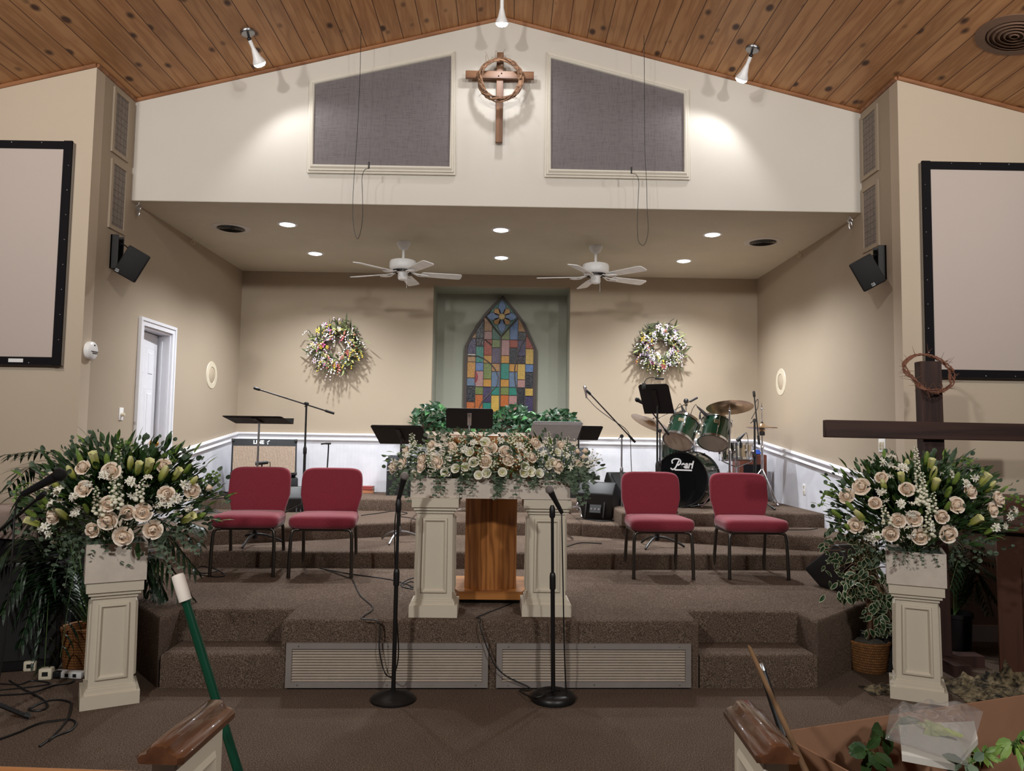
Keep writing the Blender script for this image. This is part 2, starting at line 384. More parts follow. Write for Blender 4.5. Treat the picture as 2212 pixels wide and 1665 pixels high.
wp = MB().box(XL, lx0, YB-.012, YB, L3, zr-.05).box(lx1, XR, YB-.012, YB, L3, zr-.05)
YZ = Matrix(((0, 0, 1, 0), (1, 0, 0, 0), (0, 1, 0, 0), (0, 0, 0, 1)))
wp.prism([(yl0, ST), (YB, L3), (YB, zr-.04), (yl0, zl+.01)], XL, XL+.012, M=YZ)
wp.prism([(yr0, ST-.1), (YB, ST), (YB, zr-.04), (yr0, zrr+.01)], XR-.012, XR, M=YZ)
struct(wp, 'trim_6', M_WAIN)
# nave right: pale dado and baseboard
struct(MB().box(XR, XO, YN-.01, YN, 0, 1.19), 'trim_7', plain('grey_dado_paint', (166, 150, 140), .7, spec=.3))
struct(MB().box(XR, XO, YN-.03, YN-.01, 0, .13), 'baseboard_right', M_WHITE)
struct(MB().box(-XO, XL, YN-.02, YN, 0, .13), 'baseboard_left', M_WHITE)

# door frame and door, ajar into the corridor
CAS = [(0, 0), (.02, 0), (.02, .05), (.03, .06), (.03, .085), (0, .085)]
df = MB()
df.box(XL, XL+.022, DY0-.075, DY0, 0, DZ+.075).box(XL, XL+.022, DY1, DY1+.075, 0, DZ+.075).box(XL, XL+.022, DY0, DY1, DZ, DZ+.075)
df.box(XL+.022, XL+.032, DY0-.075, DY0-.045, 0, DZ+.075).box(XL+.022, XL+.032, DY1+.045, DY1+.075, 0, DZ+.075).box(XL+.022, XL+.032, DY0-.045, DY1+.045, DZ+.045, DZ+.075)
df.box(XL-.14, XL+.001, DY0, DY0+.02, 0, DZ).box(XL-.14, XL+.001, DY1-.02, DY1, 0, DZ).box(XL-.14, XL+.001, DY0+.02, DY1-.02, DZ-.02, DZ)
df.box(XL-.09, XL-.075, DY1-.032, DY1-.02, 0, DZ-.02)
struct(df, 'trim_8', M_WHITE)
dr = thing('door_1', 'white six panel door standing ajar in the left alcove wall', 'door', (XL-.10, DY0+.03, ST), R_(4)); dr['kind'] = 'structure'
wd = (DY1-DY0)-.07; hd = DZ-.03-ST
dm = MB().box(-.02, .02, 0, wd, 0, hd)
for c0, c1 in ((.11, .47), (.53, .89)):
    for z0, z1 in ((.07, .40), (.46, .74), (.79, .93)):
        y0, y1, q0, q1 = wd*c0, wd*c1, hd*z0, hd*z1
        for fx in (1, -1):
            dm.add([(fx*.021, y0, q0), (fx*.021, y1, q0), (fx*.021, y1, q1), (fx*.021, y0, q1),
                    (fx*.004, y0+.02, q0+.02), (fx*.004, y1-.02, q0+.02), (fx*.004, y1-.02, q1-.02), (fx*.004, y0+.02, q1-.02),
                    (fx*.026, y0+.05, q0+.05), (fx*.026, y1-.05, q0+.05), (fx*.026, y1-.05, q1-.05), (fx*.026, y0+.05, q1-.05)],
                   [(0,1,5,4),(1,2,6,5),(2,3,7,6),(3,0,4,7),(4,5,9,8),(5,6,10,9),(6,7,11,10),(7,4,8,11),(8,9,10,11)])
dl = dm.build('door_leaf', M_WHITE, dr, smooth=30)
M_BRASS = plain('polished_brass', (205, 160, 80), .25, 1)
k = MB().cyl((.02, 0, 0), (.03, 0, 0), .032, .03, 20).cyl((.03, 0, 0), (.055, 0, 0), .012, .012, 12)
k.ball((.075, 0, 0), .029, 16, 10)
k.build('door_knob', M_BRASS, dl, (0, wd-.06, at(330, 958, x=XL-.1).z-ST))
# ================================================================ fixtures on walls and ceilings
M_BLACK = plain('black_plastic', (22, 22, 24), .45)
M_BLKM = plain('black_powder_coat', (18, 17, 18), .4, 0, .5)
M_CHROME = plain('chrome', (215, 215, 220), .12, 1)
M_STEEL = plain('brushed_steel', (150, 150, 152), .35, 1)
M_WPL = plain('white_plastic', (242, 242, 242), .35)
M_IVORY = plain('ivory_plastic', (214, 204, 182), .45)
M_LED = emit('lit_led_lens', (.93, .97, 1), 9)
M_DARK = plain('dark_void', (12, 11, 11), .8)
M_CABLE = plain('black_cable', (16, 16, 17), .5)

def text_mesh(body, size, shear=0, bold=0, ext=.001, align='CENTER'):
    c = bpy.data.curves.new('lettering', 'FONT'); c.body = body; c.size = size; c.shear = shear; c.offset = bold; c.extrude = ext; c.align_x = align
    o = bpy.data.objects.new('lettering', c); COL.objects.link(o)
    bpy.context.view_layer.update()
    me = bpy.data.meshes.new_from_object(o.evaluated_get(bpy.context.evaluated_depsgraph_get()))
    me.name = 'lettering'; bpy.data.objects.remove(o); me.materials.clear(); return me
def lettering(body, size, mat, parent, M, name='lettering', **kw):
    me = text_mesh(body, size, **kw); me.materials.append(mat); o = link(name, me, parent); o.matrix_local = M; return o

# recessed downlights
WHERE = ['front left, nearest the round vent', 'rear left, behind the front left one', 'front centre, in line with the wall cross', 'rear centre, above the stained glass', 'front right, nearest the right round vent', 'rear right, right of the right fan']
rl = None
for i, (px, py) in enumerate(CANS):
    p = at(px, py, z=ZC); lab = 'round lit downlight in the alcove ceiling, '+WHERE[i]
    if rl is None:
        rl = thing('recessed_light', lab, 'ceiling light', p, 0, 'lit downlights in the alcove ceiling')
        MB().lathe([(.074, .0), (.078, -.008), (.1, -.006), (.104, 0)], 32).build('trim_ring', M_WPL, rl)
        MB().lathe([(0, -.02), (.045, -.017), (.068, -.009), (.075, -.002)], 28).build('lens', M_LED, rl)
    else: dup(rl, p, None, lab)

# spots on the pine slope: canopy, stem, bulb
def on_roof(px, py):
    d = FW+RT*((px-1106)/CF)-UP*((py-832.5)/CF); s = -1 if px > 1090 else 1
    # z = ZR + s*SL*(x-XM)
    t = (ZR-s*SL*XM-EYE.z)/(d.z-s*SL*d.x); return EYE+d*t
SPAIM = [(-1.35, YH, 2.9), (-.12, YH, 3.6), (1.1, YH, 2.9)]
SPLAB = ['lit spotlight under the pine ceiling, over the left acoustic panel side', 'lit spotlight hanging at the ridge above the wall cross, cut by the frame top', 'lit spotlight under the pine ceiling, over the right acoustic panel side']
for (cp_, hp, dep), aim, lab in zip(SPOTS, SPAIM, SPLAB):
    c0 = on_roof(*cp_)
    if cp_[1] < 0: c0 = Vector((XM+.0, 6.35, zroof(XM)-.005))
    sg = 1 if c0.x < XM else -1
    nrm = Vector((sg*SL, 0, -1)).normalized() if abs(c0.x-XM) > .1 else Vector((0, 0, -1))
    t = thing('ceiling_spotlight', lab, 'spotlight', c0, 0, 'spotlights along the pine ceiling')
    M0 = axes((0, 0, 0), nrm)
    MB().lathe([(.062, 0), (.062, .014), (.055, .022), (0, .024)], 28, M=M0).build('canopy', M_STEEL, t)
    j = nrm*.07; d = (Vector(aim)-(c0+j)); hd_ = at(hp[0], hp[1], y=c0.y+.1)-(c0+j)
    if cp_[1] < 0: hd_ = Vector((0, .13, -.3))
    d = hd_.normalized()
    MB().cyl(nrm*.02, j, .01, .01, 10).ball(j, .018, 12, 8).build('swivel_joint', M_BLACK, t)
    ln = max(.2, min(.3, hd_.length)); M1 = axes(j, d)
    MB().lathe([(.014, .0), (.017, .02), (.016, .07), (.018, ln-.12), (.036, ln-.05), (.056, ln-.012), (.056, ln)], 24, M=M1).build('lamp_holder', M_WPL, t)
    MB().lathe([(.054, ln), (.05, ln+.014), (.034, ln+.028), (0, ln+.034)], 24, M=M1).build('bulb', M_LED, t)
    q = c0+j+d*(ln+.06)
    light('SPOT', 'spot_beam', q, 15 if cp_[1] > 0 else 20, (.97, .98, 1), .035, aim, 126 if cp_[1] > 0 else 150, .5 if cp_[1] > 0 else 1)

# ceiling fans
def make_fan(hub, label):
    t = thing('ceiling_fan', label, 'ceiling fan', hub, 0, 'white ceiling fans in the alcove')
    MB().lathe([(.0, 0), (.078, 0), (.078, -.02), (.07, -.035), (.05, -.075), (.03, -.085), (0, -.085)], 32).build('canopy', M_WPL, t)
    MB().cyl((0, 0, -.08), (0, 0, -.21), .0145, None, 16).lathe([(.025, -.195), (.03, -.215)], 16).build('downrod', M_WPL, t)
    MB().lathe([(.03, -.2), (.11, -.205), (.142, -.215), (.15, -.235), (.15, -.29), (.142, -.305), (.118, -.318), (.1, -.325)], 40).build('motor_housing', M_WPL, t)
    mb = MB().lathe([(.118, -.318), (.06, -.345), (.055, -.345)], 40)
    for k in range(40):
        a = 2*PI*k/40; M = Matrix.Rotation(a, 4, 'Z')
        mb.box(.072, .115, -.0035, .0035, -.342, -.318, 1, M)
    mb.build('vent_ring', [M_WPL, M_DARK], t)
    MB().lathe([(.0, -.34), (.052, -.342), (.055, -.36), (.056, -.405), (.046, -.425), (.02, -.432), (0, -.432)], 28).build('switch_housing', M_WPL, t)
    MB().tube([(.045, -.02, -.425), (.047, -.02, -.47), (.047, -.02, -.52)], .0018, 5).ball((.047, -.02, -.525), .006, 8, 6).build('pull_chain', M_STEEL, t)
    return t
def fan_blades(t, a0):
    bl = None; br = None
    for k in range(5):
        a = a0+2*PI*k/5
        if bl is None:
            M = Matrix.Translation((0, 0, -.352)) @ Matrix.Rotation(R_(-11), 4, 'X')
            pts = [(.22, -.055), (.5, -.066), (.635, -.068), (.655, -.055), (.66, -.03), (.66, .03), (.655, .055), (.635, .068), (.5, .066), (.22, .055), (.205, .03), (.205, -.03)]
            bl = MB().prism(pts, -.004, .004, M=M).build('blade', M_WPL, t, smooth=0); bl.rotation_euler.z = a
            m2 = MB()
            for s in (-1, 1):
                m2.tube(smoothpath([(.09, 0, -.335), (.14, .02*s, -.352), (.18, .042*s, -.362), (.24, .04*s, -.365), (.285, .004*s, -.365)], 4), .0075, 7)
            m2.box(.2, .27, -.03, .03, -.368, -.36)
            br = m2.build('blade_bracket', M_WPL, bl)
        else:
            b2 = bl.copy(); COL.objects.link(b2); b2.rotation_euler.z = a; b2.parent = t
            r2 = br.copy(); COL.objects.link(r2); r2.parent = b2
for (mx, my), tip, lab in (((872, 523), 14, 'white five blade ceiling fan left of the stained glass window'), ((1287, 531), 26, 'white five blade ceiling fan right of the stained glass window')):
    h = at(mx, my, z=ZC); f = make_fan(h, lab)
    fan_blades(f, R_(tip))

# round air diffusers
def diffuser(p, nrm, label, r=.2):
    t = thing('round_vent', label, 'air vent', p, 0, 'round ceiling diffusers'); M = axes((0, 0, 0), nrm)
    MB().lathe([(r*.72, .0), (r*.74, .012), (r, .004), (r, 0)], 40, M=M).build('rim', plain('brown_vent_ring', (120, 92, 74), .6) if r > .25 else M_CEILV, t)
    mb = MB()
    for k in range(5):
        q = r*(.7-.135*k)
        mb.lathe([(q, .001), (q-.016, .016), (q-.019, .016), (q-.006, .001)], 36, M=M)
    mb.build('ring', plain('brown_vent_ring', (120, 92, 74), .6) if r > .25 else M_BLKM, t)
    MB().lathe([(r*.74, .0005), (0, .0005)], 36, M=M).build('duct', M_DARK, t)
M_CEILV = plain('vent_paint', (205, 198, 190), .5)
diffuser(at(499, 492, z=ZC), (0, 0, -1), 'round black slotted air vent in the alcove ceiling, at its left')
diffuser(at(1648, 522, z=ZC), (0, 0, -1), 'round black slotted air vent in the alcove ceiling, at its right')
q = on_roof(2192, 76); diffuser(q, (-SL, 0, -1), 'round ringed air vent in the pine ceiling at the photo top right corner', .26)

# fabric speaker grilles let into the side walls
def grille_mat():
    t = NT('grey_grille_cloth').set(.9, 0, .1); v = t.co()
    ch = t.n('ShaderNodeSeparateXYZ'); t.l(v, ch.inputs[0])
    out = []
    for ax, st in (('Y', .06), ('Z', .06)):
        m = t.n('ShaderNodeMath', operation='MULTIPLY'); t.l(ch.outputs[ax], m.inputs[0]); m.inputs[1].default_value = 1/st
        f = t.n('ShaderNodeMath', operation='FRACT'); t.l(m.outputs[0], f.inputs[0])
        l = t.n('ShaderNodeMath', operation='LESS_THAN'); t.l(f.outputs[0], l.inputs[0]); l.inputs[1].default_value = .05; out.append(l)
    mx = t.n('ShaderNodeMath', operation='MAXIMUM'); t.l(out[0].outputs[0], mx.inputs[0]); t.l(out[1].outputs[0], mx.inputs[1])
    n = t.noise(t.co((60, 60, 25)), 3, 3)
    mi = t.n('ShaderNodeMix', data_type='RGBA'); t.l(mx.outputs[0], mi.inputs[0])
    t.l(t.ramp(n.outputs['Fac'], [(.35, srgb(124, 116, 110)), (.65, srgb(152, 144, 137))]), mi.inputs['A']); mi.inputs['B'].default_value = srgb(72, 66, 62)
    t.l(mi.outputs['Result'], t.b.inputs['Base Color']); return t.mat
M_GRL = grille_mat()
def wall_grille(xw, side, A, B, label):
    a = at(*A, x=xw); b = at(*B, x=xw)      # upper-near and lower-far corners
    y0, y1, z1, z0 = min(a.y, b.y), max(a.y, b.y), a.z, b.z
    t = thing('speaker_grille', label, 'grille', (xw, (y0+y1)/2, z0), 0, 'cloth grilles high on the side walls')
    hy = (y1-y0)/2; h = z1-z0; s = side; bw_ = .035
    f = MB()
    for q in ((-hy, -hy+bw_, 0, h), (hy-bw_, hy, 0, h), (-hy+bw_, hy-bw_, 0, bw_), (-hy+bw_, hy-bw_, h-bw_, h)):
        f.box(min(0, s*.018), max(0, s*.018), *q)
    f.build('frame', M_TAN, t); MB().box(min(0, s*.008), max(0, s*.008), -hy+bw_, hy-bw_, bw_, h-bw_).build('cloth', M_GRL, t)
wall_grille(XL, 1, (245, 186), (274, 352), 'tall grey cloth grille high on the left alcove wall, upper of two')
wall_grille(XL, 1, (239, 341), (267, 509), 'tall grey cloth grille high on the left alcove wall, lower of two')
wall_grille(XR, -1, (1897, 223), (1864, 393), 'tall grey cloth grille high on the right alcove wall, upper of two')
wall_grille(XR, -1, (1899, 386), (1866, 548), 'tall grey cloth grille high on the right alcove wall, lower of two')

# black loudspeakers on wall brackets
def wall_speaker(xw, s, c, ua, va, br0, br1, label, badge):
    p = at(*c, x=xw+s*.3); w0 = at(*br0, x=xw); w1 = at(*br1, x=xw)
    yb = (w0.y+w1.y)/2; zm = (w0.z+w1.z)/2; hh = abs(w0.z-w1.z)/2
    t = thing('wall_speaker', label, 'loudspeaker', (xw, yb, zm), 0, 'black loudspeakers on the side walls'); o = Vector((xw, yb, zm))
    u = (RT*ua[0]-UP*ua[1]).normalized(); nn = (-FW+RT*.28*s-UP*.12).normalized()
    u = (u-nn*u.dot(nn)).normalized(); v = nn.cross(u)
    M = Matrix(((u.x, v.x, nn.x, (p-o).x), (u.y, v.y, nn.y, (p-o).y), (u.z, v.z, nn.z, (p-o).z), (0, 0, 0, 1)))
    wu, hv = .2, .27
    b = bmesh.new(); vs = [(-wu/2, -hv/2, 0), (wu/2, -hv/2, 0), (wu/2, hv/2, 0), (-wu/2, hv/2, 0)]
    fr_ = [b.verts.new(q) for q in vs]; bk = [b.verts.new((q[0]*.6, q[1]*.8, -.17)) for q in vs]
    b.faces.new(fr_); b.faces.new(bk[::-1])
    for i in range(4): b.faces.new((fr_[i], bk[i], bk[(i+1) % 4], fr_[(i+1) % 4]))
    bmesh.ops.recalc_face_normals(b, faces=b.faces[:]); bmesh.ops.bevel(b, geom=b.edges[:], offset=.014, segments=3, affect='EDGES', profile=.5)
    MB().bm(b, 0, M).build('cabinet', M_BLACK, t)
    MB().rbox((0, 0, .001), (wu-.02, hv-.02, .012), .006, 2, 0, M).build('grille', plain('black_speaker_mesh', (14, 14, 15), .7, bump=.5, bscale=400), t)
    bm_ = Matrix.Translation((badge*wu*.36, -hv*.4, .008))
    bd = MB().box(-.014, .014, -.012, .012, 0, .002, 0, M @ bm_).build('badge', plain('silver_badge', (190, 190, 195), .3), t)
    lettering('EV', .022, M_BLACK, t, M @ bm_ @ Matrix.Translation((0, -.007, .0022)), 'badge_lettering', bold=.001)
    mb = MB().box(min(0, s*.012), max(0, s*.012), -.05, .05, -hh, hh)
    mb.box(min(0, s*.07), max(0, s*.07), -.05, -.044, -hh, hh).box(min(0, s*.07), max(0, s*.07), .044, .05, -hh, hh)
    e = (p-o)-nn*.15
    mb.tube([(s*.03, 0, -hh*.75), (s*.16, e.y*.6, -hh*.75), tuple(e)], .012, 8).build('bracket', M_BLKM, t)
    MB().tube(smoothpath([(s*.02, -.01, hh*.35), (s*.1, -.02, hh*.45), tuple((p-o)-nn*.13+v*.06)], 6), .006, 6).build('cable', M_CABLE, t)
wall_speaker(XL, 1, (285, 570), (42, 25), None, (244, 508), (244, 582), 'black loudspeaker tilted on a bracket on the left alcove wall', -1)
wall_speaker(XR, -1, (1874, 589), (43, -24), None, (1909, 532), (1909, 606), 'black loudspeaker tilted on a bracket on the right alcove wall', -.1)

# projector screens
M_SCR = plain('matte_screen_fabric', (196, 182, 174), .8, spec=.2, var=.012, scale=1)
M_FELT = plain('black_felt', (20, 18, 22), .85, spec=.2)
def screen(x_edge_top, ytop, ybot, sgn, label):
    a = at(x_edge_top, ytop, y=YN-.07); b = at(x_edge_top, ybot, y=YN-.07)
    h = a.z-b.z; wdt = h*1.6; xa = a.x; xb = xa+sgn*wdt
    x0, x1 = min(xa, xb), max(xa, xb)
    t = thing('projection_screen', label, 'projector screen', ((x0+x1)/2, YN-.01, b.z), 0, 'projector screens beside the stage')
    W2 = wdt/2; bd = .066
    MB().box(-W2, W2, -.035, 0, 0, h).build('backing_frame', M_STEEL, t)
    f = MB()
    for q in ((-W2-.004, -W2+bd, -.004, h+.004), (W2-bd, W2+.004, -.004, h+.004)): f.box(q[0], q[1], -.052, -.035, q[2], q[3])
    f.box(-W2+bd, W2-bd, -.05, -.035, 0, bd).box(-W2+bd, W2-bd, -.05, -.035, h-bd, h)
    f.build('border', M_FELT, t)
    MB().box(-W2+bd, W2-bd, -.04, -.0355, bd, h-bd).build('screen_fabric', M_SCR, t)
    s = MB()
    k = int(h/.2)
    for i in range(1, k):
        for xx in (-W2+bd*.25, W2-bd*.25): s.ball((xx, -.053, h*i/k), .006, 8, 6)
    for i in range(1, 12):
        for zz in (bd*.25, h-bd*.25): s.ball((-W2+wdt*i/12, -.051, zz), .006, 8, 6)
    s.build('snaps', M_STEEL, t)
    return t, W2
t, W2 = screen(154, 304, 789, -1, 'projector screen with black border on the nave wall left of the stage')
MB().box(W2-.42, W2-.3, -.053, -.05, .02, .05).build('label_plate', M_WPL, t)
screen(1994, 347, 814, 1, 'projector screen with black border on the nave wall right of the stage')

# acoustic panels on the gable
def fabric():
    t = NT('grey_acoustic_fabric').set(.9, 0, .15)
    a = t.noise(t.co((1, 1, .04)), 260, 2); b = t.noise(t.co((.04, 1, 1)), 260, 2)
    m = t.n('ShaderNodeMath', operation='ADD'); t.l(a.outputs['Fac'], m.inputs[0]); t.l(b.outputs['Fac'], m.inputs[1])
    t.l(t.ramp(m.outputs[0], [(.75, srgb(98, 92, 94)), (1.0, srgb(118, 112, 113)), ]), t.b.inputs['Base Color']); return t.mat
M_FAB = fabric()
def panel(outer, inner, label):
    O = [at(x, y, y=YH) for x, y in outer]; I = [at(x, y, y=YH) for x, y in inner]
    c = sum(O, Vector())/4; t = thing('acoustic_panel', label, 'wall panel', c, 0, 'acoustic panels on the gable wall')
    mb = MB(); fr_ = [(0, 0), (.0, .028), (.22, .028), (.3, .042), (.5, .036), (.7, .05), (.85, .046), (1, .03), (1, 0)]
    n = len(fr_); vs = []
    for k in range(4):
        for s_, d in fr_:
            q = O[k].lerp(I[k], s_)-c; vs.append((q.x, q.y-d, q.z))
    fs = [(k*n+i, k*n+i+1, ((k+1) % 4)*n+i+1, ((k+1) % 4)*n+i) for k in range(4) for i in range(n-1)]
    mb.add(vs, fs); mb.build('frame', M_WHITEC, t)
    f = MB(); f.add([(q-c)+Vector((0, -.022, 0)) for q in I]+[(q-c) for q in I], [(0,1,2,3),(4,7,6,5),(0,4,5,1),(1,5,6,2),(2,6,7,3),(3,7,4,0)])
    f.build('fabric', M_FAB, t)
M_WHITEC = plain('cream_moulding_paint', (212, 205, 192), .5, spec=.35, var=.015)
panel([(665, 375), (984, 380), (983, 112), (670, 178)], [(678, 357), (971, 362), (975, 124), (682, 185)], 'grey fabric acoustic panel in a cream frame left of the wall cross')
panel([(1176, 384), (1489, 390), (1487, 195), (1181, 114)], [(1190, 367), (1476, 373), (1475, 206), (1190, 129)], 'grey fabric acoustic panel in a cream frame right of the wall cross')

# wooden cross with a vine wreath
M_CROSS = wood('oiled_cedar', (126, 88, 60), (96, 62, 40), 5, 'z', .45)
M_CROSSX = wood('oiled_cedar_arm', (131, 92, 63), (100, 65, 42), 5, 'x', .45)
yc = YH-.075
a, b = at(1073, 112, y=yc), at(1088, 307, y=yc); l_, r_ = at(1006, 164, y=yc), at(1153, 163, y=yc)
xc = at(1080, 165, y=yc).x; t = thing('wall_cross', 'brown wooden cross hung high on the cream gable wall', 'cross', (xc, YH, b.z))
hw = .032
MB().rbox((0, -.055, (a.z-b.z)/2), (.064, .035, a.z-b.z), .003, 1).build('upright', M_CROSS, t)
MB().rbox(((l_.x+r_.x)/2-xc, -.082, (l_.z+r_.z)/2-b.z), (r_.x-l_.x, .03, .072), .003, 1).build('crossbar', M_CROSSX, t)
bz = (l_.z+r_.z)/2-b.z
MB().ball((.015, -.098, bz+.012), .007, 10, 6).ball((-.012, -.098, bz-.014), .007, 10, 6).build('bolts', M_BLKM, t)
MB().box(-.02, .02, -.04, 0, (a.z-b.z)*.7, (a.z-b.z)*.8).build('hanger', M_STEEL, t)
def vine_ring(name, c, r, strands, thick, mat, label, cat, M, thorns=0, wob=.03, seed=1, tl=.05):
    rnd = random.Random(seed); mb = MB()
    for k in range(strands):
        ph = rnd.random()*6.28; q = rnd.uniform(2.2, 4.6); am = rnd.uniform(.5, 1)*wob
        pts = [(math.cos(th)*(r+am*math.sin(q*th+ph)), math.sin(th)*(r+am*math.sin(q*th+ph)), am*.9*math.cos((q+.7)*th+ph)) for th in [2*PI*i/64 for i in range(66)]]
        pts = [(x, y, z+.004*math.sin(9*i)) for i, (x, y, z) in enumerate(pts)]
        mb.tube(pts, thick*rnd.uniform(.7, 1.15), 6, M=M)
    for k in range(thorns):
        th = rnd.random()*6.28; p = Vector((math.cos(th)*r, math.sin(th)*r, rnd.uniform(-wob, wob)))
        d = Vector((math.cos(th)*rnd.uniform(-.8, 1.3)+rnd.uniform(-.6, .6), math.sin(th)*rnd.uniform(-.8, 1.3)+rnd.uniform(-.6, .6), rnd.uniform(-.5, .9))).normalized()
        ln = tl*rnd.uniform(.6, 1.3)
        if thorns < 30: pts = smoothpath([p, p+d*ln*.5+Vector((0, .012, 0)), p+d*ln+Vector((rnd.uniform(-.02, .02), rnd.uniform(-.03, .02), 0))], 3)
        else: pts = [p, p+d*ln]
        mb.tube(pts, [thick*.5]+[thick*.28]*(len(pts)-2)+[.0006], 5, M=M)
    return solo(mb, name, mat, label, cat, None, c)
M_VINE = wood('dry_grapevine', (138, 104, 78), (84, 58, 42), 8, 'x', .7)
wc = at(1081, 171, y=YH-.15)
MW = Matrix.Translation(wc) @ Matrix.Rotation(R_(90), 4, 'X')
vine_ring('grapevine_wreath', wc, .192, 13, .0058, M_VINE, 'twisted grapevine ring hung on the wooden wall cross', 'wreath', MW, 22, .026, 5, .09)

# hanging choir microphones with looped cable
for (roof, loops, micp, lab) in (((780, 62), [(777, 180), (771, 300), (765, 380), (762, 440), (764, 492), (772, 516), (779, 500), (783, 470), (783, 420), (782, 385), (787, 368), (797, 363)], (797, 357), 'thin black cable with tiny choir microphone hanging before the left acoustic panel'),
                                 ((1391, 76), [(1392, 180), (1393, 320), (1397, 400), (1398, 450), (1400, 500), (1392, 528), (1381, 524), (1377, 500), (1378, 440), (1380, 395), (1375, 378), (1364, 374)], (1364, 368), 'thin black cable with tiny choir microphone hanging before the right acoustic panel')):
    r0 = on_roof(*roof); yy = r0.y
    t = thing('hanging_microphone', lab, 'microphone', r0, 0, 'choir microphones on hanging cables')
    pts = [r0]+[at(x, y, y=yy) for x, y in loops]
    MB().tube([p-r0 for p in smoothpath(pts, 5)], .0026, 5).build('cable', M_CABLE, t)
    m = at(*micp, y=yy)-r0
    MB().cyl(m-Vector((0, 0, .03)), m+Vector((0, 0, .03)), .007, .007, 10).build('microphone_capsule', M_BLACK, t)

# screw eyes
def eye(p, d, lab, m, r=.03, hook=0):
    p = Vector(p); d = Vector(d); mb = MB().cyl(p, p+d*.03, .005, None, 8); c = p+d*(.03+r*.8)
    s = Vector((1, 0, 0)); mb.tube([c+s*math.cos(a)*r*.8+Vector((0, 0, 1))*math.sin(a)*r*.8 for a in [2*PI*i/18 for i in range(18)]], .0045, 6, closed=True)
    if hook: mb.tube([c+Vector((0, -.005, -r*.6))+Vector((math.cos(a)*.014, 0, math.sin(a)*.035-.03)) for a in [2*PI*i/16 for i in range(16)]], .004, 6, closed=True)
    solo(mb, 'screw_eye', m, lab, 'hook', None, p)
eye(at(290, 432, z=ZC-.002)+Vector((.02, .05, 0)), (0, 0, -1), 'screw eye with a carabiner at the left front corner of the alcove ceiling', M_STEEL, .028, 1)
eye(at(1848, 462, z=ZC-.002)+Vector((-.03, .05, 0)), (0, 0, -1), 'small screw eye with a hook at the right front corner of the alcove ceiling', M_STEEL, .028, 1)
p = at(411, 507, x=XL); eye((XL+.03, p.y, ZC), (0, 0, -1), 'pale screw eye at the left edge of the alcove ceiling near the vent', M_IVORY, .03)
p = at(1732, 534, x=XR); eye((XR-.03, p.y, ZC), (0, 0, -1), 'pale screw eye at the right edge of the alcove ceiling near the vent', M_IVORY, .03)

p = at(143, 139, y=YN-.03); eye(p, (0, -1, 0), 'small metal screw eye on the brown moulding at the upper left', M_STEEL, .02)

# small wall devices
p = at(191, 757, x=XL); t = thing('smoke_alarm', 'round white alarm on the left alcove wall beside the projector screen', 'alarm', p)
M = axes((0, 0, 0), (1, 0, 0))
MB().lathe([(.075, 0), (.078, .02), (.074, .04), (.06, .05), (.0, .053)], 32, M=M).build('housing', M_WPL, t)
MB().box(.0525, .056, -.05, .05, -.012, -.006).box(.0525, .056, -.03, .045, -.026, -.02).build('slots', M_DARK, t)
MB().ball((.05, .0, .045), .008, 8, 6).build('test_button', M_DARK, t)
p = at(261, 894, x=XL); t = thing('dimmer_switch', 'white dimmer switch with a round knob on the left alcove wall', 'switch', p)
MB().rbox((.003, 0, 0), (.007, .072, .117), .003, 2).build('plate', M_WPL, t)
MB().lathe([(.017, 0), (.018, .01), (.013, .03), (0, .032)], 20, M=axes((.006, .0, -.005), (1, 0, 0))).build('knob', M_IVORY, t)
p = at(1906, 962, x=XR); t = thing('light_switch', 'white double light switch on the right alcove wall above the cross arm', 'switch', p)
t['label'] = 'white double light switch on the right alcove wall just under the large cross arm'
MB().rbox((-.003, 0, 0), (.007, .117, .117), .003, 2).build('plate', M_WPL, t)
for s in (-1, 1):
    MB().rbox((-.008, s*.024, 0), (.008, .033, .067), .003, 2).box(-.016, -.008, s*.024-.006, s*.024+.006, -.004, .02).build('toggle', M_IVORY, t)
p = at(1740, 1057, x=XR); t = thing('wall_outlet', 'white power outlet on the right wainscot behind the drums', 'outlet', p-Vector((.012, 0, 0)))
MB().rbox((-.003, 0, 0), (.007, .072, .117), .003, 2).build('plate', M_WPL, t)
for s in (-1, 1): MB().box(-.009, -.006, -.016, .016, s*.027-.016, s*.027+.016).box(-.0095, -.009, -.008, -.005, s*.027-.006, s*.027+.006, 1).box(-.0095, -.009, .005, .008, s*.027-.006, s*.027+.006, 1).build('socket', [M_IVORY, M_DARK], t)
for px, py, xw, s, lab in ((457, 810, XL, 1, 'round cream in-wall speaker on the left alcove wall'), (1687, 825, XR, -1, 'round cream in-wall speaker on the right alcove wall')):
    p = at(px, py, x=xw); t = thing('in_wall_speaker', lab, 'loudspeaker', p, 0, 'round in-wall speakers'); M = axes((0, 0, 0), (s, 0, 0))
    MB().lathe([(.098, 0), (.1, .008), (.16, .006), (.165, 0)], 36, M=M).build('rim', M_IVORY, t)
    MB().lathe([(.098, .001), (.09, .006), (0, .009)], 36, M=M).build('mesh', plain('speaker_mesh_beige', (186, 170, 148), .6, bump=.5, bscale=500), t)

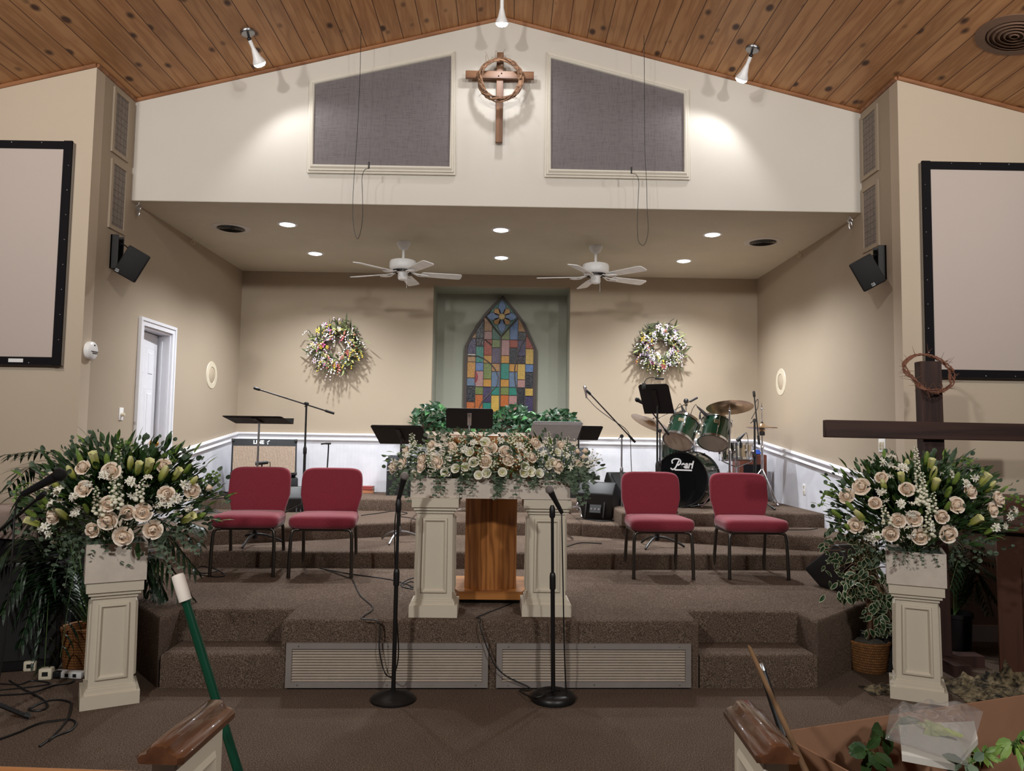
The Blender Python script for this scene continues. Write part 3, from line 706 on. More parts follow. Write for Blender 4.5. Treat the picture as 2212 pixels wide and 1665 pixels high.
# air return grilles on the stage front
M_GRI = plain('grey_vent_paint', (136, 128, 124), .55, spec=.4); M_LOU = plain('louvre_paint', (168, 154, 140), .6, spec=.35)
def stage_vent(u0, u1, z0, z1, label):
    o = S((u0+u1)/2, 4.968, z0); t = thing('air_return_vent', label, 'vent', o, SA, 'louvred vents in the stage front'); hw = (u1-u0)/2; h = z1-z0; b_ = .036
    f = MB()
    for q in ((-hw, -hw+b_, 0, h), (hw-b_, hw, 0, h), (-hw+b_, hw-b_, 0, b_), (-hw+b_, hw-b_, h-b_, h)): f.box(q[0], q[1], -.022, 0, q[2], q[3])
    f.build('frame', M_GRI, t)
    MB().box(-hw+b_, hw-b_, -.001, 0, b_, h-b_).build('back', M_DARK, t)
    n = 12; lo = MB()
    for k in range(n):
        z = b_+(h-2*b_)*(k+.5)/n; M = Matrix.Translation((0, -.011, z)) @ Matrix.Rotation(R_(46), 4, 'X')
        l1 = MB().box(-hw+b_, hw-b_, -.0085, .0085, -.001, .001, 0, M).build('louvre', M_LOU, t, smooth=0)
    s = MB()
    for xx in (-hw*.88, 0, hw*.88):
        for zz in (b_*.5, h-b_*.5): s.ball((xx, -.022, zz), .005, 8, 6)
    s.build('screws', M_STEEL, t)
zv0, zv1 = .012, at(1060, 1388, y=4.97).z
ua = lambda px: (at(px, 1440, y=4.97).x*math.cos(SA)+4.97*math.sin(SA))
stage_vent(ua(623), ua(1054), zv0, zv1, 'grey louvred air vent low in the stage front, under the left column')
stage_vent(ua(1072), ua(1496), zv0, zv1, 'grey louvred air vent low in the stage front, under the right column')

# stained glass window standing in the niche
YG = YB+ND-.07
gb = at(1004, 900, y=YG); gk = (at(1160, 760, y=YG).x-at(1006, 760, y=YG).x)/915.0; gx = at(1086, 638, y=YG)
def G(x, y): return Vector(((x-628)*gk, 0, (105-y)*gk))
GZ = gx.z+(105-1640)*gk
sg_ = thing('stained_glass_window', 'pointed arch stained glass window standing in the grey-green niche', 'stained glass', (gx.x, YG, GZ)); GO = Vector((0, 0, gx.z-GZ))
arch = [(150, 1640), (152, 772), (215, 640), (300, 492), (400, 345), (510, 215), (628, 105), (700, 182), (800, 300), (905, 445), (1000, 640), (1072, 790), (1072, 1640)]
def inset(poly, d):
    out = []; n = len(poly)
    for i in range(n):
        p0, p1, p2 = Vector(poly[i-1]), Vector(poly[i]), Vector(poly[(i+1) % n])
        a_ = (p1-p0).normalized(); b_ = (p2-p1).normalized(); na = Vector((-a_.y, a_.x)); nb_ = Vector((-b_.y, b_.x)); m = (na+nb_).normalized()
        out.append(tuple(p1+m*d/max(.3, m.dot(na))))
    return out
inn = inset(arch, 34)
mb = MB(); n = len(arch); vs = []
for q, y in ((arch, -.02), (inn, -.02), (inn, .03), (arch, .03)): vs += [G(*p_)+GO+Vector((0, y, 0)) for p_ in q]
mb.add(vs, [(r*n+i, r*n+(i+1) % n, ((r+1) % 4)*n+(i+1) % n, ((r+1) % 4)*n+i) for r in range(4) for i in range(n)])
mb.build('frame', plain('dark_wood_frame', (58, 46, 40), .5), sg_)
def clip(poly, a_, b_):
    out = []
    sd = lambda p: (b_[0]-a_[0])*(p[1]-a_[1])-(b_[1]-a_[1])*(p[0]-a_[0])
    for i in range(len(poly)):
        p, q = poly[i-1], poly[i]; sp, sq = sd(p), sd(q)
        if (sp >= 0) != (sq >= 0): t_ = sp/(sp-sq); out.append((p[0]+(q[0]-p[0])*t_, p[1]+(q[1]-p[1])*t_))
        if sq >= 0: out.append(q)
    return out
GC = dict(N=(22, 26, 38), P=(58, 46, 88), V=(92, 78, 100), T=(24, 128, 112), B=(88, 124, 176), S=(96, 120, 150), A=(196, 140, 52), O=(190, 100, 36), Y=(206, 168, 74), L=(112, 128, 62), K=(178, 132, 128), M=(44, 26, 40), R=(160, 62, 32), E=(176, 130, 80), G=(36, 104, 84), W=(216, 212, 206), X=(150, 26, 44))
keys = list(GC); gm = []
for k_ in keys:
    tt = NT('glass_'+k_).set(.22, 0, .5); c_ = srgb(*GC[k_]); v_ = tt.co(); n_ = tt.noise(v_, 70, 2)
    tt.l(tt.ramp(n_.outputs['Fac'], [(.3, tuple(q*.5 for q in c_[:3])+(1,)), (.72, tuple(min(1, q*.86) for q in c_[:3])+(1,))]), tt.b.inputs['Base Color'])
    tt.bump(n_.outputs['Fac'], .35, .006); gm.append(tt.mat)
cells = {(190, 292): 'E570 P668 W866 E900 A972 S1177 N1280 O1482', (296, 394): 'N440 M668 T770 B978 K1085 L1288 O1387', (398, 498): 'E400 K574 R680 A884 L984 A1188 P1289 T1488', (502, 600): 'G470 L680 V784 E988 S1090 T1290 Y1394',
         (622, 724): 'L470 K680 A884 T984 A1188 L1288 O1389', (728, 830): 'B400 R680 N784 A988 S1090 T1290 K1394', (834, 930): 'E400 N576 P683 M888 Y988 K1190 N1292', (934, 1032): 'R580 Y793 B992 N1093 Y1298 P1398'}
gl = MB(); cam_ = MB()
dia = [(420, 395), (612, 640), (832, 395)]
def put(poly, key, lift=0):
    if len(poly) < 3: return
    vs = [G(*p_)+GO+Vector((0, -.004-lift, 0)) for p_ in poly]
    gl.add(vs, [tuple(range(len(vs)))], keys.index(key))
def lead(pts, r=.0045, lift=.004):
    cam_.tube([G(*p_)+GO+Vector((0, -.006-lift, 0)) for p_ in pts], r, 6)
for (x0, x1), spec_ in cells.items():
    it = [(q[0], int(q[1:])) for q in spec_.split()]+[('', 1620)]
    for (k_, y0), (_, y1) in zip(it[:-1], it[1:]):
        poly = [(x0-3, y0), (x1+3, y0), (x1+3, y1), (x0-3, y1)]
        for i in range(n): poly = clip(poly, inn[i], inn[(i+1) % n])
        if y0 < 650 and len(poly) > 2:
            if x1 < 610: poly = clip(poly, dia[0], dia[1])
            elif x0 > 610: poly = clip(poly, dia[1], dia[2])
        put(poly, k_)
        for i in range(len(poly)): lead([poly[i-1], poly[i]], .003)
ctr = (622, 382)
def petal(ang, r0, r1, wd_, key):
    ca, sa_ = math.cos(ang), math.sin(ang)
    P_ = [(r0, -wd_*.5), (r0+(r1-r0)*.45, -wd_), (r0+(r1-r0)*.75, -wd_*.75), (r1, 0), (r0+(r1-r0)*.75, wd_*.75), (r0+(r1-r0)*.45, wd_), (r0, wd_*.5)]
    q = [(ctr[0]+x*ca-y*sa_, ctr[1]+x*sa_+y*ca) for x, y in P_]; put(q, key, .002)
    lead(q+[q[0]], .003, .006)
put(clip(clip([(400, 160), (850, 160), (850, 660), (400, 660)], dia[0], dia[1]), dia[1], dia[2]) and [p_ for p_ in [(440, 395), (500, 270), (628, 150), (740, 270), (815, 395), (612, 628)]], 'G', -.001)
for i in range(4):
    petal(PI/2*i, 44, (195, 200, 195, 215)[i] if i % 2 == 0 else (215 if i == 1 else 215), 52, 'B'); petal(PI/4+PI/2*i, 44, 140, 44, 'A')
put([(ctr[0]+40*math.cos(a_), ctr[1]+40*math.sin(a_)) for a_ in [2*PI*i/20 for i in range(20)]], 'Y', .003)
lead([(ctr[0]+42*math.cos(a_), ctr[1]+42*math.sin(a_)) for a_ in [2*PI*i/20 for i in range(21)]], .004, .007)
put([(283+45*math.cos(a_), 1165+78*math.sin(a_)) for a_ in [-PI/2+PI*i/12 for i in range(13)]], 'X', .003)
for q in ([(420, 395), (615, 640)], [(832, 395), (615, 640)], [(613, 640), (610, 1640)]): lead(q, .011)
for q in ([(195, 892), (320, 897), (400, 930), (480, 985), (545, 1060), (588, 1160), (575, 1260), (480, 1375), (390, 1470), (350, 1560)], [(945, 630), (870, 760), (815, 900), (795, 1050), (800, 1200), (835, 1360), (865, 1500)], [(410, 685), (500, 755)]): lead(q, .0075, .008)
gl.build('glass_panes', gm, sg_, smooth=0, fix=False); cam_.build('lead_strips', plain('lead_came', (92, 86, 84), .45, .6), sg_)
# ================================================================ chairs
M_RED = carpet('burgundy_upholstery', (92, 30, 44), (122, 44, 58), (146, 62, 74), 130)
M_REDP = plain('burgundy_piping', (96, 30, 42), .8)
M_GUN = plain('gunmetal_tube', (88, 84, 80), .28, .9)
def upholstery():
    t = NT('burgundy_weave').set(.88, 0, .2); n = t.noise(t.co(), 320, 2, .7); n2 = t.noise(t.co(), 6, 2)
    t.l(t.ramp(n.outputs['Fac'], [(.3, srgb(108, 30, 44)), (.7, srgb(146, 54, 68))]), t.b.inputs['Base Color'])
    t.b.inputs['Sheen Weight'].default_value = .25; t.bump(n.outputs['Fac'], .3, .002); return t.mat
M_RED = upholstery()
def make_chair(loc, rz, label):
    t = thing('stacking_chair', label, 'chair', loc, rz, 'burgundy chairs on the stage')
    # seat: puffed pad, wider in front
    b = bmesh.new(); bmesh.ops.create_grid(b, x_segments=10, y_segments=10, size=.5)
    r = bmesh.ops.extrude_face_region(b, geom=b.faces[:]); tv = [g for g in r['geom'] if isinstance(g, bmesh.types.BMVert)]
    for v in tv: v.co.z += 1
    for v in b.verts:
        x, y, z = v.co
        wv = .25+.03*(.5-y); ed = max(abs(x)*2, abs(y)*2)
        rr = 1-.07*max(0, (abs(x)*2)**8*(abs(y)*2)**8)
        zz = .388+(.110 if z > .5 else 0)
        if z > .5: zz += .012*(1-(2*x)**2)*(1-(2*y)**2)-.004*max(0, ed-.8)/.2
        else: zz += .012*max(0, ed-.8)/.2
        k = 1.0
        v.co = Vector((x*2*wv*rr*k, (y*.50)*rr*k-.005, zz))
    bmesh.ops.recalc_face_normals(b, faces=b.faces[:])
    ed = [e for e in b.edges if e.calc_face_angle(0) > 1.0]
    bmesh.ops.bevel(b, geom=ed, offset=.036, segments=5, affect='EDGES', profile=.5, clamp_overlap=True)
    st = MB().bm(b).build('seat', M_RED, t, smooth=60)
    # back: shield outline, bent
    out = []
    for i in range(44):
        a = 2*PI*i/44; c, s = math.cos(a), math.sin(a)
        ex = .32
        x = math.copysign(abs(c)**ex, c); z = math.copysign(abs(s)**ex, s)
        zz = .635+z*.24
        kk = min(1, max(0, (zz-.49)/.15)); half = .233+.035*kk*kk*(3-2*kk)
        out.append((x*half, zz))
    b = bmesh.new(); fv = [b.verts.new((x, 0, z)) for x, z in out]; b.faces.new(fv)
    r = bmesh.ops.extrude_face_region(b, geom=b.faces[:]); 
    for g in r['geom']:
        if isinstance(g, bmesh.types.BMVert): g.co.y += .055
    bmesh.ops.recalc_face_normals(b, faces=b.faces[:])
    big = [f for f in b.faces if len(f.verts) > 8]
    bmesh.ops.bevel(b, geom=[e for f in big for e in f.edges], offset=.02, segments=3, affect='EDGES', profile=.5)
    for v in b.verts: v.co.y += .215+.17*(v.co.z-.45)+.25*v.co.x**2*-1
    MB().bm(b).build('backrest', M_RED, t, smooth=50)
    fr_ = MB()
    for s in (-1, 1):
        fr_.tube(smoothpath([(s*.225, -.2, .385), (s*.228, 0, .385), (s*.225, .2, .387), (s*.222, .245, .42), (s*.222, .262, .5)], 4), .0115, 10)
    for y in (-.19, .17): fr_.cyl((-.225, y, .383), (.225, y, .383), .0105, None, 10)
    fr_.build('seat_frame', M_GUN, t)
    for s in (-1, 1):
        MB().tube(smoothpath([(s*.19, -.205, .385), (s*.222, -.213, .383), (s*.243, -.222, .35), (s*.25, -.235, .2), (s*.253, -.245, .012)], 5), .0148, 12).cyl((s*.253, -.245, 0), (s*.253, -.245, .02), .0165, None, 12).build('leg', M_GUN, t)
        MB().tube(smoothpath([(s*.19, .19, .383), (s*.215, .2, .38), (s*.225, .213, .34), (s*.228, .24, .2), (s*.23, .27, .012)], 5), .0148, 12).cyl((s*.23, .27, 0), (s*.23, .27, .02), .0165, None, 12).build('leg', M_GUN, t)
    return t
LABS = ['burgundy padded chair on the stage, leftmost, in front of the tan grilled amplifier', 'burgundy padded chair on the stage, just left of the flower topped columns', 'burgundy padded chair on the stage, just right of the flower topped columns', 'burgundy padded chair on the stage, rightmost, beyond the drum set']
ch0 = None
for (l, r), rz, lab in zip((((455, 1246), (587, 1246)), ((627, 1248), (754, 1248)), ((1371, 1251), (1496, 1252)), ((1578, 1252), (1702, 1253))), (R_(2), R_(0), R_(1), R_(3)), LABS):
    a = at(*l, z=ST); b = at(*r, z=ST); m = (a+b)/2; rr = math.atan2(b.y-a.y, b.x-a.x)
    p = m+Vector((-math.sin(rr), math.cos(rr), 0))*.245; p.z = ST
    if ch0 is None: ch0 = make_chair(p, rr, lab)
    else: dup(ch0, p, rr, lab)

# ================================================================ columns, boxes, pulpit
M_CREAM = plain('cream_column_paint', (208, 198, 180), .5, spec=.35, var=.02, scale=3)
M_CRBASE = M_CREAM
M_PLAST = plain('mottled_plaster_white', (208, 196, 184), .75, spec=.2, var=.07, scale=12, bump=.15, bscale=30)
def make_column(loc, rz, label, W, H):
    "W = shaft width, H = height"
    t = thing('flower_column', label, 'column', loc, rz, 'cream panelled columns')
    h = W/2
    def ring(mb, w, z0, z1): mb.box(-w, w, -w, w, z0, z1)
    b = MB(); ring(b, h*1.3, 0, .075); ring(b, h*1.14, .075, .1); ring(b, h*1.07, .1, .112)
    b.build('base', M_CRBASE, t)
    s = MB(); z0, z1 = .1, H-.1; k0, k1 = 1.0, .95
    s.add([(-h*k0, -h*k0, z0), (h*k0, -h*k0, z0), (h*k0, h*k0, z0), (-h*k0, h*k0, z0), (-h*k1, -h*k1, z1), (h*k1, -h*k1, z1), (h*k1, h*k1, z1), (-h*k1, h*k1, z1)],
          [(0,3,2,1),(4,5,6,7),(0,1,5,4),(1,2,6,5),(2,3,7,6),(3,0,4,7)])
    s.build('shaft', M_CREAM, t, smooth=0)
    p0, p1 = z0+.05, z1-.03
    for q in range(4):
        M = Matrix.Rotation(PI/2*q, 4, 'Z'); mb = MB()
        hh = lambda z: h*(k0+(k1-k0)*(z-z0)/(z1-z0))
        prof = [(0, 0), (.005, .014), (.016, .017), (.028, .002), (.034, .002)]
        loops = []
        for o, d in prof:
            ww = h*.72-o; loops.append([(-ww, -hh(p0+o)-d, p0+o), (ww, -hh(p0+o)-d, p0+o), (ww*.96, -hh(p1-o)-d, p1-o), (-ww*.96, -hh(p1-o)-d, p1-o)])
        vs = [v for l in loops for v in l]; fs = [(i*4+j, i*4+(j+1) % 4, (i+1)*4+(j+1) % 4, (i+1)*4+j) for i in range(4) for j in range(4)]+[(16, 17, 18, 19)]
        mb.add(vs, fs, 0, M).build('panel_moulding', M_CREAM, t, smooth=25)
    c = MB(); ring(c, h*1.04, H-.1, H-.08); ring(c, h*1.16, H-.08, H-.06); ring(c, h*1.27, H-.06, H)
    c.build('cap', M_CREAM, t); return t
yc_ = 5.0
col = []
for bl, br, top, lab in (((881, 1334), (986, 1334), (940, 1076), 'cream panelled column on the stage edge, left of the pulpit'), ((1126, 1332), (1233, 1333), (1178, 1079), 'cream panelled column on the stage edge, right of the pulpit')):
    a, b = at(*bl, z=ST), at(*br, z=ST); w = (b-a).length/1.3; m = (a+b)/2; rr = SA*.5
    p = m+Vector((0, 1, 0))*w*.65; H = at(top[0], top[1], y=p.y-w*.63).z-ST
    p.z = ST; make_column(p, rr, lab, w, H); col.append((p, w, H))
PZ = ST+(col[0][2]+col[1][2])/2
# long planter box lying across the two columns
yb0 = col[0][0].y-.13; b0, b1 = at(886, 1032, y=yb0), at(1232, 1038, y=yb0)
BX0, BX1, BZ1 = b0.x, b1.x, (b0.z+b1.z)/2
BY = (col[0][0].y+col[1][0].y)/2; bxc = (BX0+BX1)/2; bh = BZ1-PZ; bw_ = (BX1-BX0)/2
t = thing('planter_box', 'long mottled white planter box bridging the two stage columns', 'planter', (bxc, BY, PZ), SA*.5)
mb = MB().box(-bw_, bw_, -.14, -.125, 0, bh).box(-bw_, bw_, .125, .14, 0, bh).box(-bw_, -bw_+.015, -.125, .125, 0, bh).box(bw_-.015, bw_, -.125, .125, 0, bh).box(-bw_+.015, bw_-.015, -.125, .125, 0, .015)
mb.build('box', M_PLAST, t, smooth=0)
MB().box(-bw_+.016, bw_-.016, -.124, .124, .016, bh-.02).build('floral_foam', plain('green_floral_foam', (40, 58, 40), .95), t)

# floor columns, each with a square box on top
FC = []
for fl, fr_, dirr, top, btop, lab in (((171, 1537), (301, 1518), 0, (248, 1257), (262, 1174), 'left'), ((1923, 1508), (2049, 1526), 0, (1984, 1266), (1982, 1193), 'right')):
    a, b = at(*fl, z=0), at(*fr_, z=0)
    w = .245; rr = {'left': R_(17), 'right': R_(-19)}[lab]
    # front base edge measured, width forced
    wb = (b-a).length; rr = math.atan2(b.y-a.y, b.x-a.x); w = wb/1.3
    n_ = Vector((-math.sin(rr), math.cos(rr), 0)); p = (a+b)/2+n_*wb/2; p.z = 0
    H = at(top[0], top[1], y=p.y-w*.63).z; bt = at(btop[0], btop[1], y=p.y-w*.6).z
    make_column(p, rr, 'cream panelled column on the floor at the stage\'s %s, under a white flower box' % lab, w, H)
    q = thing('planter_box', 'square mottled white planter box on the %s floor column' % lab, 'planter', (p.x, p.y, H), rr)
    hw = w*.68; hb = bt-H
    mb = MB().box(-hw, hw, -hw, -hw+.012, 0, hb).box(-hw, hw, hw-.012, hw, 0, hb).box(-hw, -hw+.012, -hw+.012, hw-.012, 0, hb).box(hw-.012, hw, -hw+.012, hw-.012, 0, hb).box(-hw+.012, hw-.012, -hw+.012, hw-.012, 0, .012)
    mb.build('box', M_PLAST, q, smooth=0)
    MB().box(-hw+.013, hw-.013, -hw+.013, hw-.013, .013, hb-.015).build('floral_foam', plain('green_floral_foam', (40, 58, 40), .95), q)
    FC.append((p, w, bt, rr))

# pulpit
M_OAK = wood('varnished_oak', (172, 112, 58), (120, 68, 28), 5.5, 'z', .35, 16, .45, .15)
M_OAKX = wood('varnished_oak_rail', (178, 118, 62), (130, 76, 34), 3, 'x', .35, 8, .45, .15)
pa, pb = at(988, 1306, z=ST), at(1124, 1306, z=ST); pm = (pa+pb)/2
t = thing('pulpit', 'varnished oak pulpit between the two stage columns', 'pulpit', (pm.x, pm.y+.28, ST), SA*.6)
W_ = (pb.x-pa.x)/2
MB().prism([(-W_*1.0, -.28), (W_*1.0, -.28), (W_*1.5, .05), (W_*1.5, .32), (-W_*1.5, .32), (-W_*1.5, .05)], .035, .09).build('base', M_OAKX, t)
MB().box(-W_*.9, W_*.9, -.22, .28, 0, .035).build('plinth', M_BLKM, t)
bw2 = (at(1117, 1250, y=pm.y).x-at(1003, 1250, y=pm.y).x)/2
ztop = at(1060, 940, y=pm.y).z-ST
MB().prism([(-bw2, -.16), (0, -.225), (bw2, -.16), (bw2, .26), (-bw2, .26)], .09, ztop*.72).build('body', M_OAK, t, smooth=0)
tw = (at(1159, 940, y=pm.y).x-at(962, 940, y=pm.y).x)/2
MB().prism([(-tw*.92, -.2), (tw*.92, -.2), (tw*.92, .28), (-tw*.92, .28)], ztop*.72, ztop-.062).build('cabinet', M_OAK, t, smooth=0)
MB().rbox((0, .02, ztop-.031), (tw*2, .58, .062), .008, 2).build('top', M_OAKX, t)

# ================================================================ music stands
M_STAND = plain('black_music_stand', (20, 18, 20), .55, 0, .4, bump=.15, bscale=300)
M_SILV = plain('silver_hammertone', (206, 210, 216), .4, .0, bump=.3, bscale=120)
def music_stand(base, zc, tilt, yaw, wd, ht, label, desk=None, tube_mat=None, roll=0, leg_mat=None, three=0):
    desk = desk or M_STAND; tube_mat = tube_mat or M_BLKM; leg_mat = leg_mat or M_BLKM
    t = thing('music_stand', label, 'music stand', base, yaw, 'music stands on the risers')
    H = zc-base[2]
    for k in range(3):
        a = 2*PI*k/3+.5+three
        MB().tube(smoothpath([(0, 0, .1), (math.cos(a)*.1, math.sin(a)*.1, .085), (math.cos(a)*.2, math.sin(a)*.2, .045), (math.cos(a)*.26, math.sin(a)*.26, .009)], 4), [.011]*12+[.009], 8).build('leg', leg_mat, t)
    MB().lathe([(.022, .06), (.024, .12), (.016, .15)], 14).build('hub', leg_mat, t)
    MB().cyl((0, 0, .08), (0, 0, H*.55), .0135, None, 14).lathe([(.017, H*.5), (.018, H*.55), (.012, H*.57)], 14).build('lower_tube', M_BLKM, t)
    MB().cyl((0, 0, H*.5), (0, 0, H-.02), .0095, None, 12).build('upper_tube', tube_mat, t)
    # desk: tilt is measured from flat; the top edge leans to the audience (-y)
    M = Matrix.Translation((0, -.03, H)) @ Matrix.Rotation(-tilt, 4, 'X') @ Matrix.Rotation(roll, 4, 'Z')
    r = .02; P_ = [(-wd/2+.0, ht/2), (wd/2, ht/2)]
    P_ = [(-wd/2, ht/2-0), (-wd/2, -ht/2+r), (-wd/2+r, -ht/2), (wd/2-r, -ht/2), (wd/2, -ht/2+r), (wd/2, ht/2)]
    mb = MB().prism(P_, -.0015, .0015, 0, M)
    mb.box(-wd/2, wd/2, ht/2-.002, ht/2, 0, .055, 0, M).box(-wd/2, wd/2, ht/2-.055, ht/2, -.0005, .002, 0, M)
    mb.tube([(-wd/2+.012, -ht/2+.03, -.002), (wd/2-.012, -ht/2+.03, -.002)], .003, 6, 0, M).tube([(-wd/2+.012, -ht/2+.05, -.002), (wd/2-.012, -ht/2+.05, -.002)], .003, 6, 0, M)
    mb.build('desk', desk, t, smooth=30)
    if desk is not M_SILV: MB().box(-.022, .022, -ht*.32, ht*.3, -.014, -.0015, 0, M).cyl((-.03, 0, H-.01), (.03, 0, H-.01), .013, None, 12).build('desk_bracket', tube_mat if tube_mat is M_CHROME else M_BLKM, t)
    return t
def pz(px, py, z): p = at(px, py, z=z); return Vector((p.x, p.y, z))
def px_at(px, py, y): return at(px, py, y=y)
p = at(560, 907, y=7.12); music_stand(Vector((p.x, 7.12, L1)), p.z, R_(11), R_(-4), .56, .33, 'black music stand with a nearly flat desk behind the leftmost chair', tube_mat=M_STEEL)
b_ = pz(863, 1170, L1); p = at(867, 939, y=b_.y); music_stand(Vector((p.x, b_.y, L1)), p.z, R_(32), R_(-11), .52, .34, 'black tilted music stand left of the pulpit flowers', leg_mat=M_STEEL)
b_ = pz(1012, 1118, L2); p = at(1014, 904, y=8.35); music_stand(Vector((p.x, 8.35, L2)), p.z, R_(40), R_(3), .51, .33, 'black music stand with chrome tube straight behind the pulpit', tube_mat=M_CHROME, leg_mat=M_CHROME)
p = at(1198, 932, y=7.6); music_stand(Vector((p.x, 7.6, L1)), p.z, R_(32), R_(8), .5, .36, 'silver grey metal music stand right behind the pulpit flowers', desk=M_SILV, tube_mat=M_STEEL, leg_mat=M_CHROME)
b_ = pz(1250, 1113, L2); p = at(1250, 935, y=b_.y); music_stand(Vector((p.x, b_.y, L2)), p.z, R_(28), R_(6), .5, .34, 'black music stand half hidden behind the silver grey one', leg_mat=M_CHROME)
p = at(1420, 862, y=7.35); ms = music_stand(Vector((p.x, 7.35, L1)), p.z, R_(60), R_(-34), .31, .32, 'tall black music stand with a clip-on lamp before the drum set')
# clip lamp on the tall stand
cpz = at(1391, 832, y=7.25); t = thing('clip_lamp', 'small black gooseneck lamp clipped on the tall music stand', 'lamp', cpz)
MB().rbox((0, 0, -.01), (.035, .03, .06), .006, 2).build('clip', M_BLACK, t)
e0 = at(1418, 818, y=7.25)-cpz
MB().tube(smoothpath([(0, 0, .02), (.02, 0, .055), (.06, 0, .075), (e0.x, 0, e0.z+.012)], 5), .004, 6).build('gooseneck', M_BLACK, t)
MB().rbox((e0.x+.03, 0, e0.z), (.085, .04, .016), .005, 2).build('lamp_head', M_BLACK, t)

# ================================================================ microphones and their stands
M_MESH = plain('microphone_mesh', (150, 142, 140), .45, .7, bump=.8, bscale=500)
M_MESHB = plain('black_microphone_mesh', (24, 23, 24), .5, .5, bump=.8, bscale=500)
def handheld(parent, tip, tail, mesh=None, body=None, r=.026):
    tip, tail = Vector(tip), Vector(tail); d = (tip-tail).normalized(); L = (tip-tail).length
    c = tip-d*r
    MB().ball((0, 0, 0), r, 20, 14, 0, axes(c, d), (1, 1, 1.05)).lathe([(r*1.0, -.004), (r*1.04, .0), (r*1.0, .006)], 20, 0, axes(c-d*.004, d)).build('mesh_head', mesh or M_MESH, parent)
    M = axes(c, -d)
    MB().lathe([(r*.8, r*.55), (r*.78, r*1.1), (r*.62, L*.35), (r*.48, L*.9), (r*.45, L-r)], 18, 0, M).build('microphone_body', body or M_BLACK, parent)
# two straight stands standing before the stage
for bp, top, tip, tail, tp, lab in (((849, 1512), (861, 1085), (876, 1020), (858, 1090), 0, 'straight black microphone stand with flat domed base, before the left column'), ((1195, 1512), (1193, 1098), (1183, 1050), (1213, 1106), 1, 'straight black microphone stand with ring shaped base, before the right column')):
    b = pz(*bp, 0); t = thing('microphone_stand', lab, 'microphone stand', b, 0, 'straight stands before the stage')
    if tp: prof = [(.135, 0), (.137, .02), (.125, .042), (.1, .052), (.07, .05), (.05, .045), (.03, .05), (.0, .055)]
    else: prof = [(.138, 0), (.138, .012), (.12, .028), (.06, .048), (.022, .06), (0, .062)]
    MB().lathe(prof, 40).build('base', M_BLKM, t)
    tt = at(*top, y=b.y)-b; H = tt.z; ax = tt
    f = lambda k: ax*k
    MB().cyl(f(.03), f(.63), .0135, None, 16).build('lower_tube', M_BLKM, t)
    MB().lathe([(.014, -.05), (.019, -.045), (.019, .03), (.016, .05), (.012, .055)], 16, 0, axes(f(.615), ax)).build('clutch', M_BLKM, t)
    MB().cyl(f(.62), f(1.0), .0095, None, 14).build('upper_tube', M_BLKM, t)
    MB().lathe([(.012, -.06), (.018, -.05), (.018, .0), (.01, .02)], 14, 0, axes(f(1.0), ax)).build('clip', M_BLACK, t)
    m = thing('vocal_microphone', 'handheld microphone with grey mesh head clipped on the stand before the %s column' % ('right' if tp else 'left'), 'microphone', b+f(1.0), 0, 'vocal microphones')
    o = b+f(1.0); a1 = at(*tip, y=b.y-.03)-o; a2 = at(*tail, y=b.y+.02)-o
    handheld(m, a1, a2)
    if tp:
        pts = [at(*tail, y=b.y+.02), at(1214, 1150, y=b.y), at(1216, 1250, y=b.y), at(1219, 1400, y=b.y+.02), at(1223, 1490, y=b.y+.06)]
        pts = pts+[pz(1228, 1497, .006), pz(1200, 1490, .06), pz(1160, 1506, .05), pz(1128, 1496, .02), pz(1124, 1490, .02), pz(1146, 1486, .02), S(.17, 4.9, .14), S(.06, 4.91, .38), S(.055, 4.955, ST+.01), S(.05, 5.05, ST+.008), pz(1133, 1290, ST+.008), pz(1119, 1272, ST+.06)]
        solo(MB().tube(smoothpath(pts, 5), .0042, 6), 'microphone_cable', M_CABLE, 'thin black cable falling from the right straight microphone stand to the pulpit', 'cable', None, b)
    else:
        pts = [at(*tail, y=b.y+.02), at(853, 1130, y=b.y+.0), at(853, 1200, y=b.y+.02), at(857, 1330, y=b.y+.03), at(861, 1400, y=b.y+.05), at(857, 1440, y=b.y+.05), at(846, 1462, y=b.y+.04), at(830, 1450, y=4.86), at(819, 1400, y=4.87), at(819, 1345, y=4.89), S(-.69, 4.93, ST+.012), S(-.70, 5.03, ST+.008), pz(806, 1312, ST+.006), pz(778, 1285, ST+.006), pz(762, 1252, ST+.006), pz(748, 1246, ST+.006), pz(700, 1228, ST+.006)]
        solo(MB().tube(smoothpath(pts, 5), .0042, 6), 'microphone_cable', M_CABLE, 'black cable looping from the left straight microphone stand up onto the stage', 'cable', None, b)

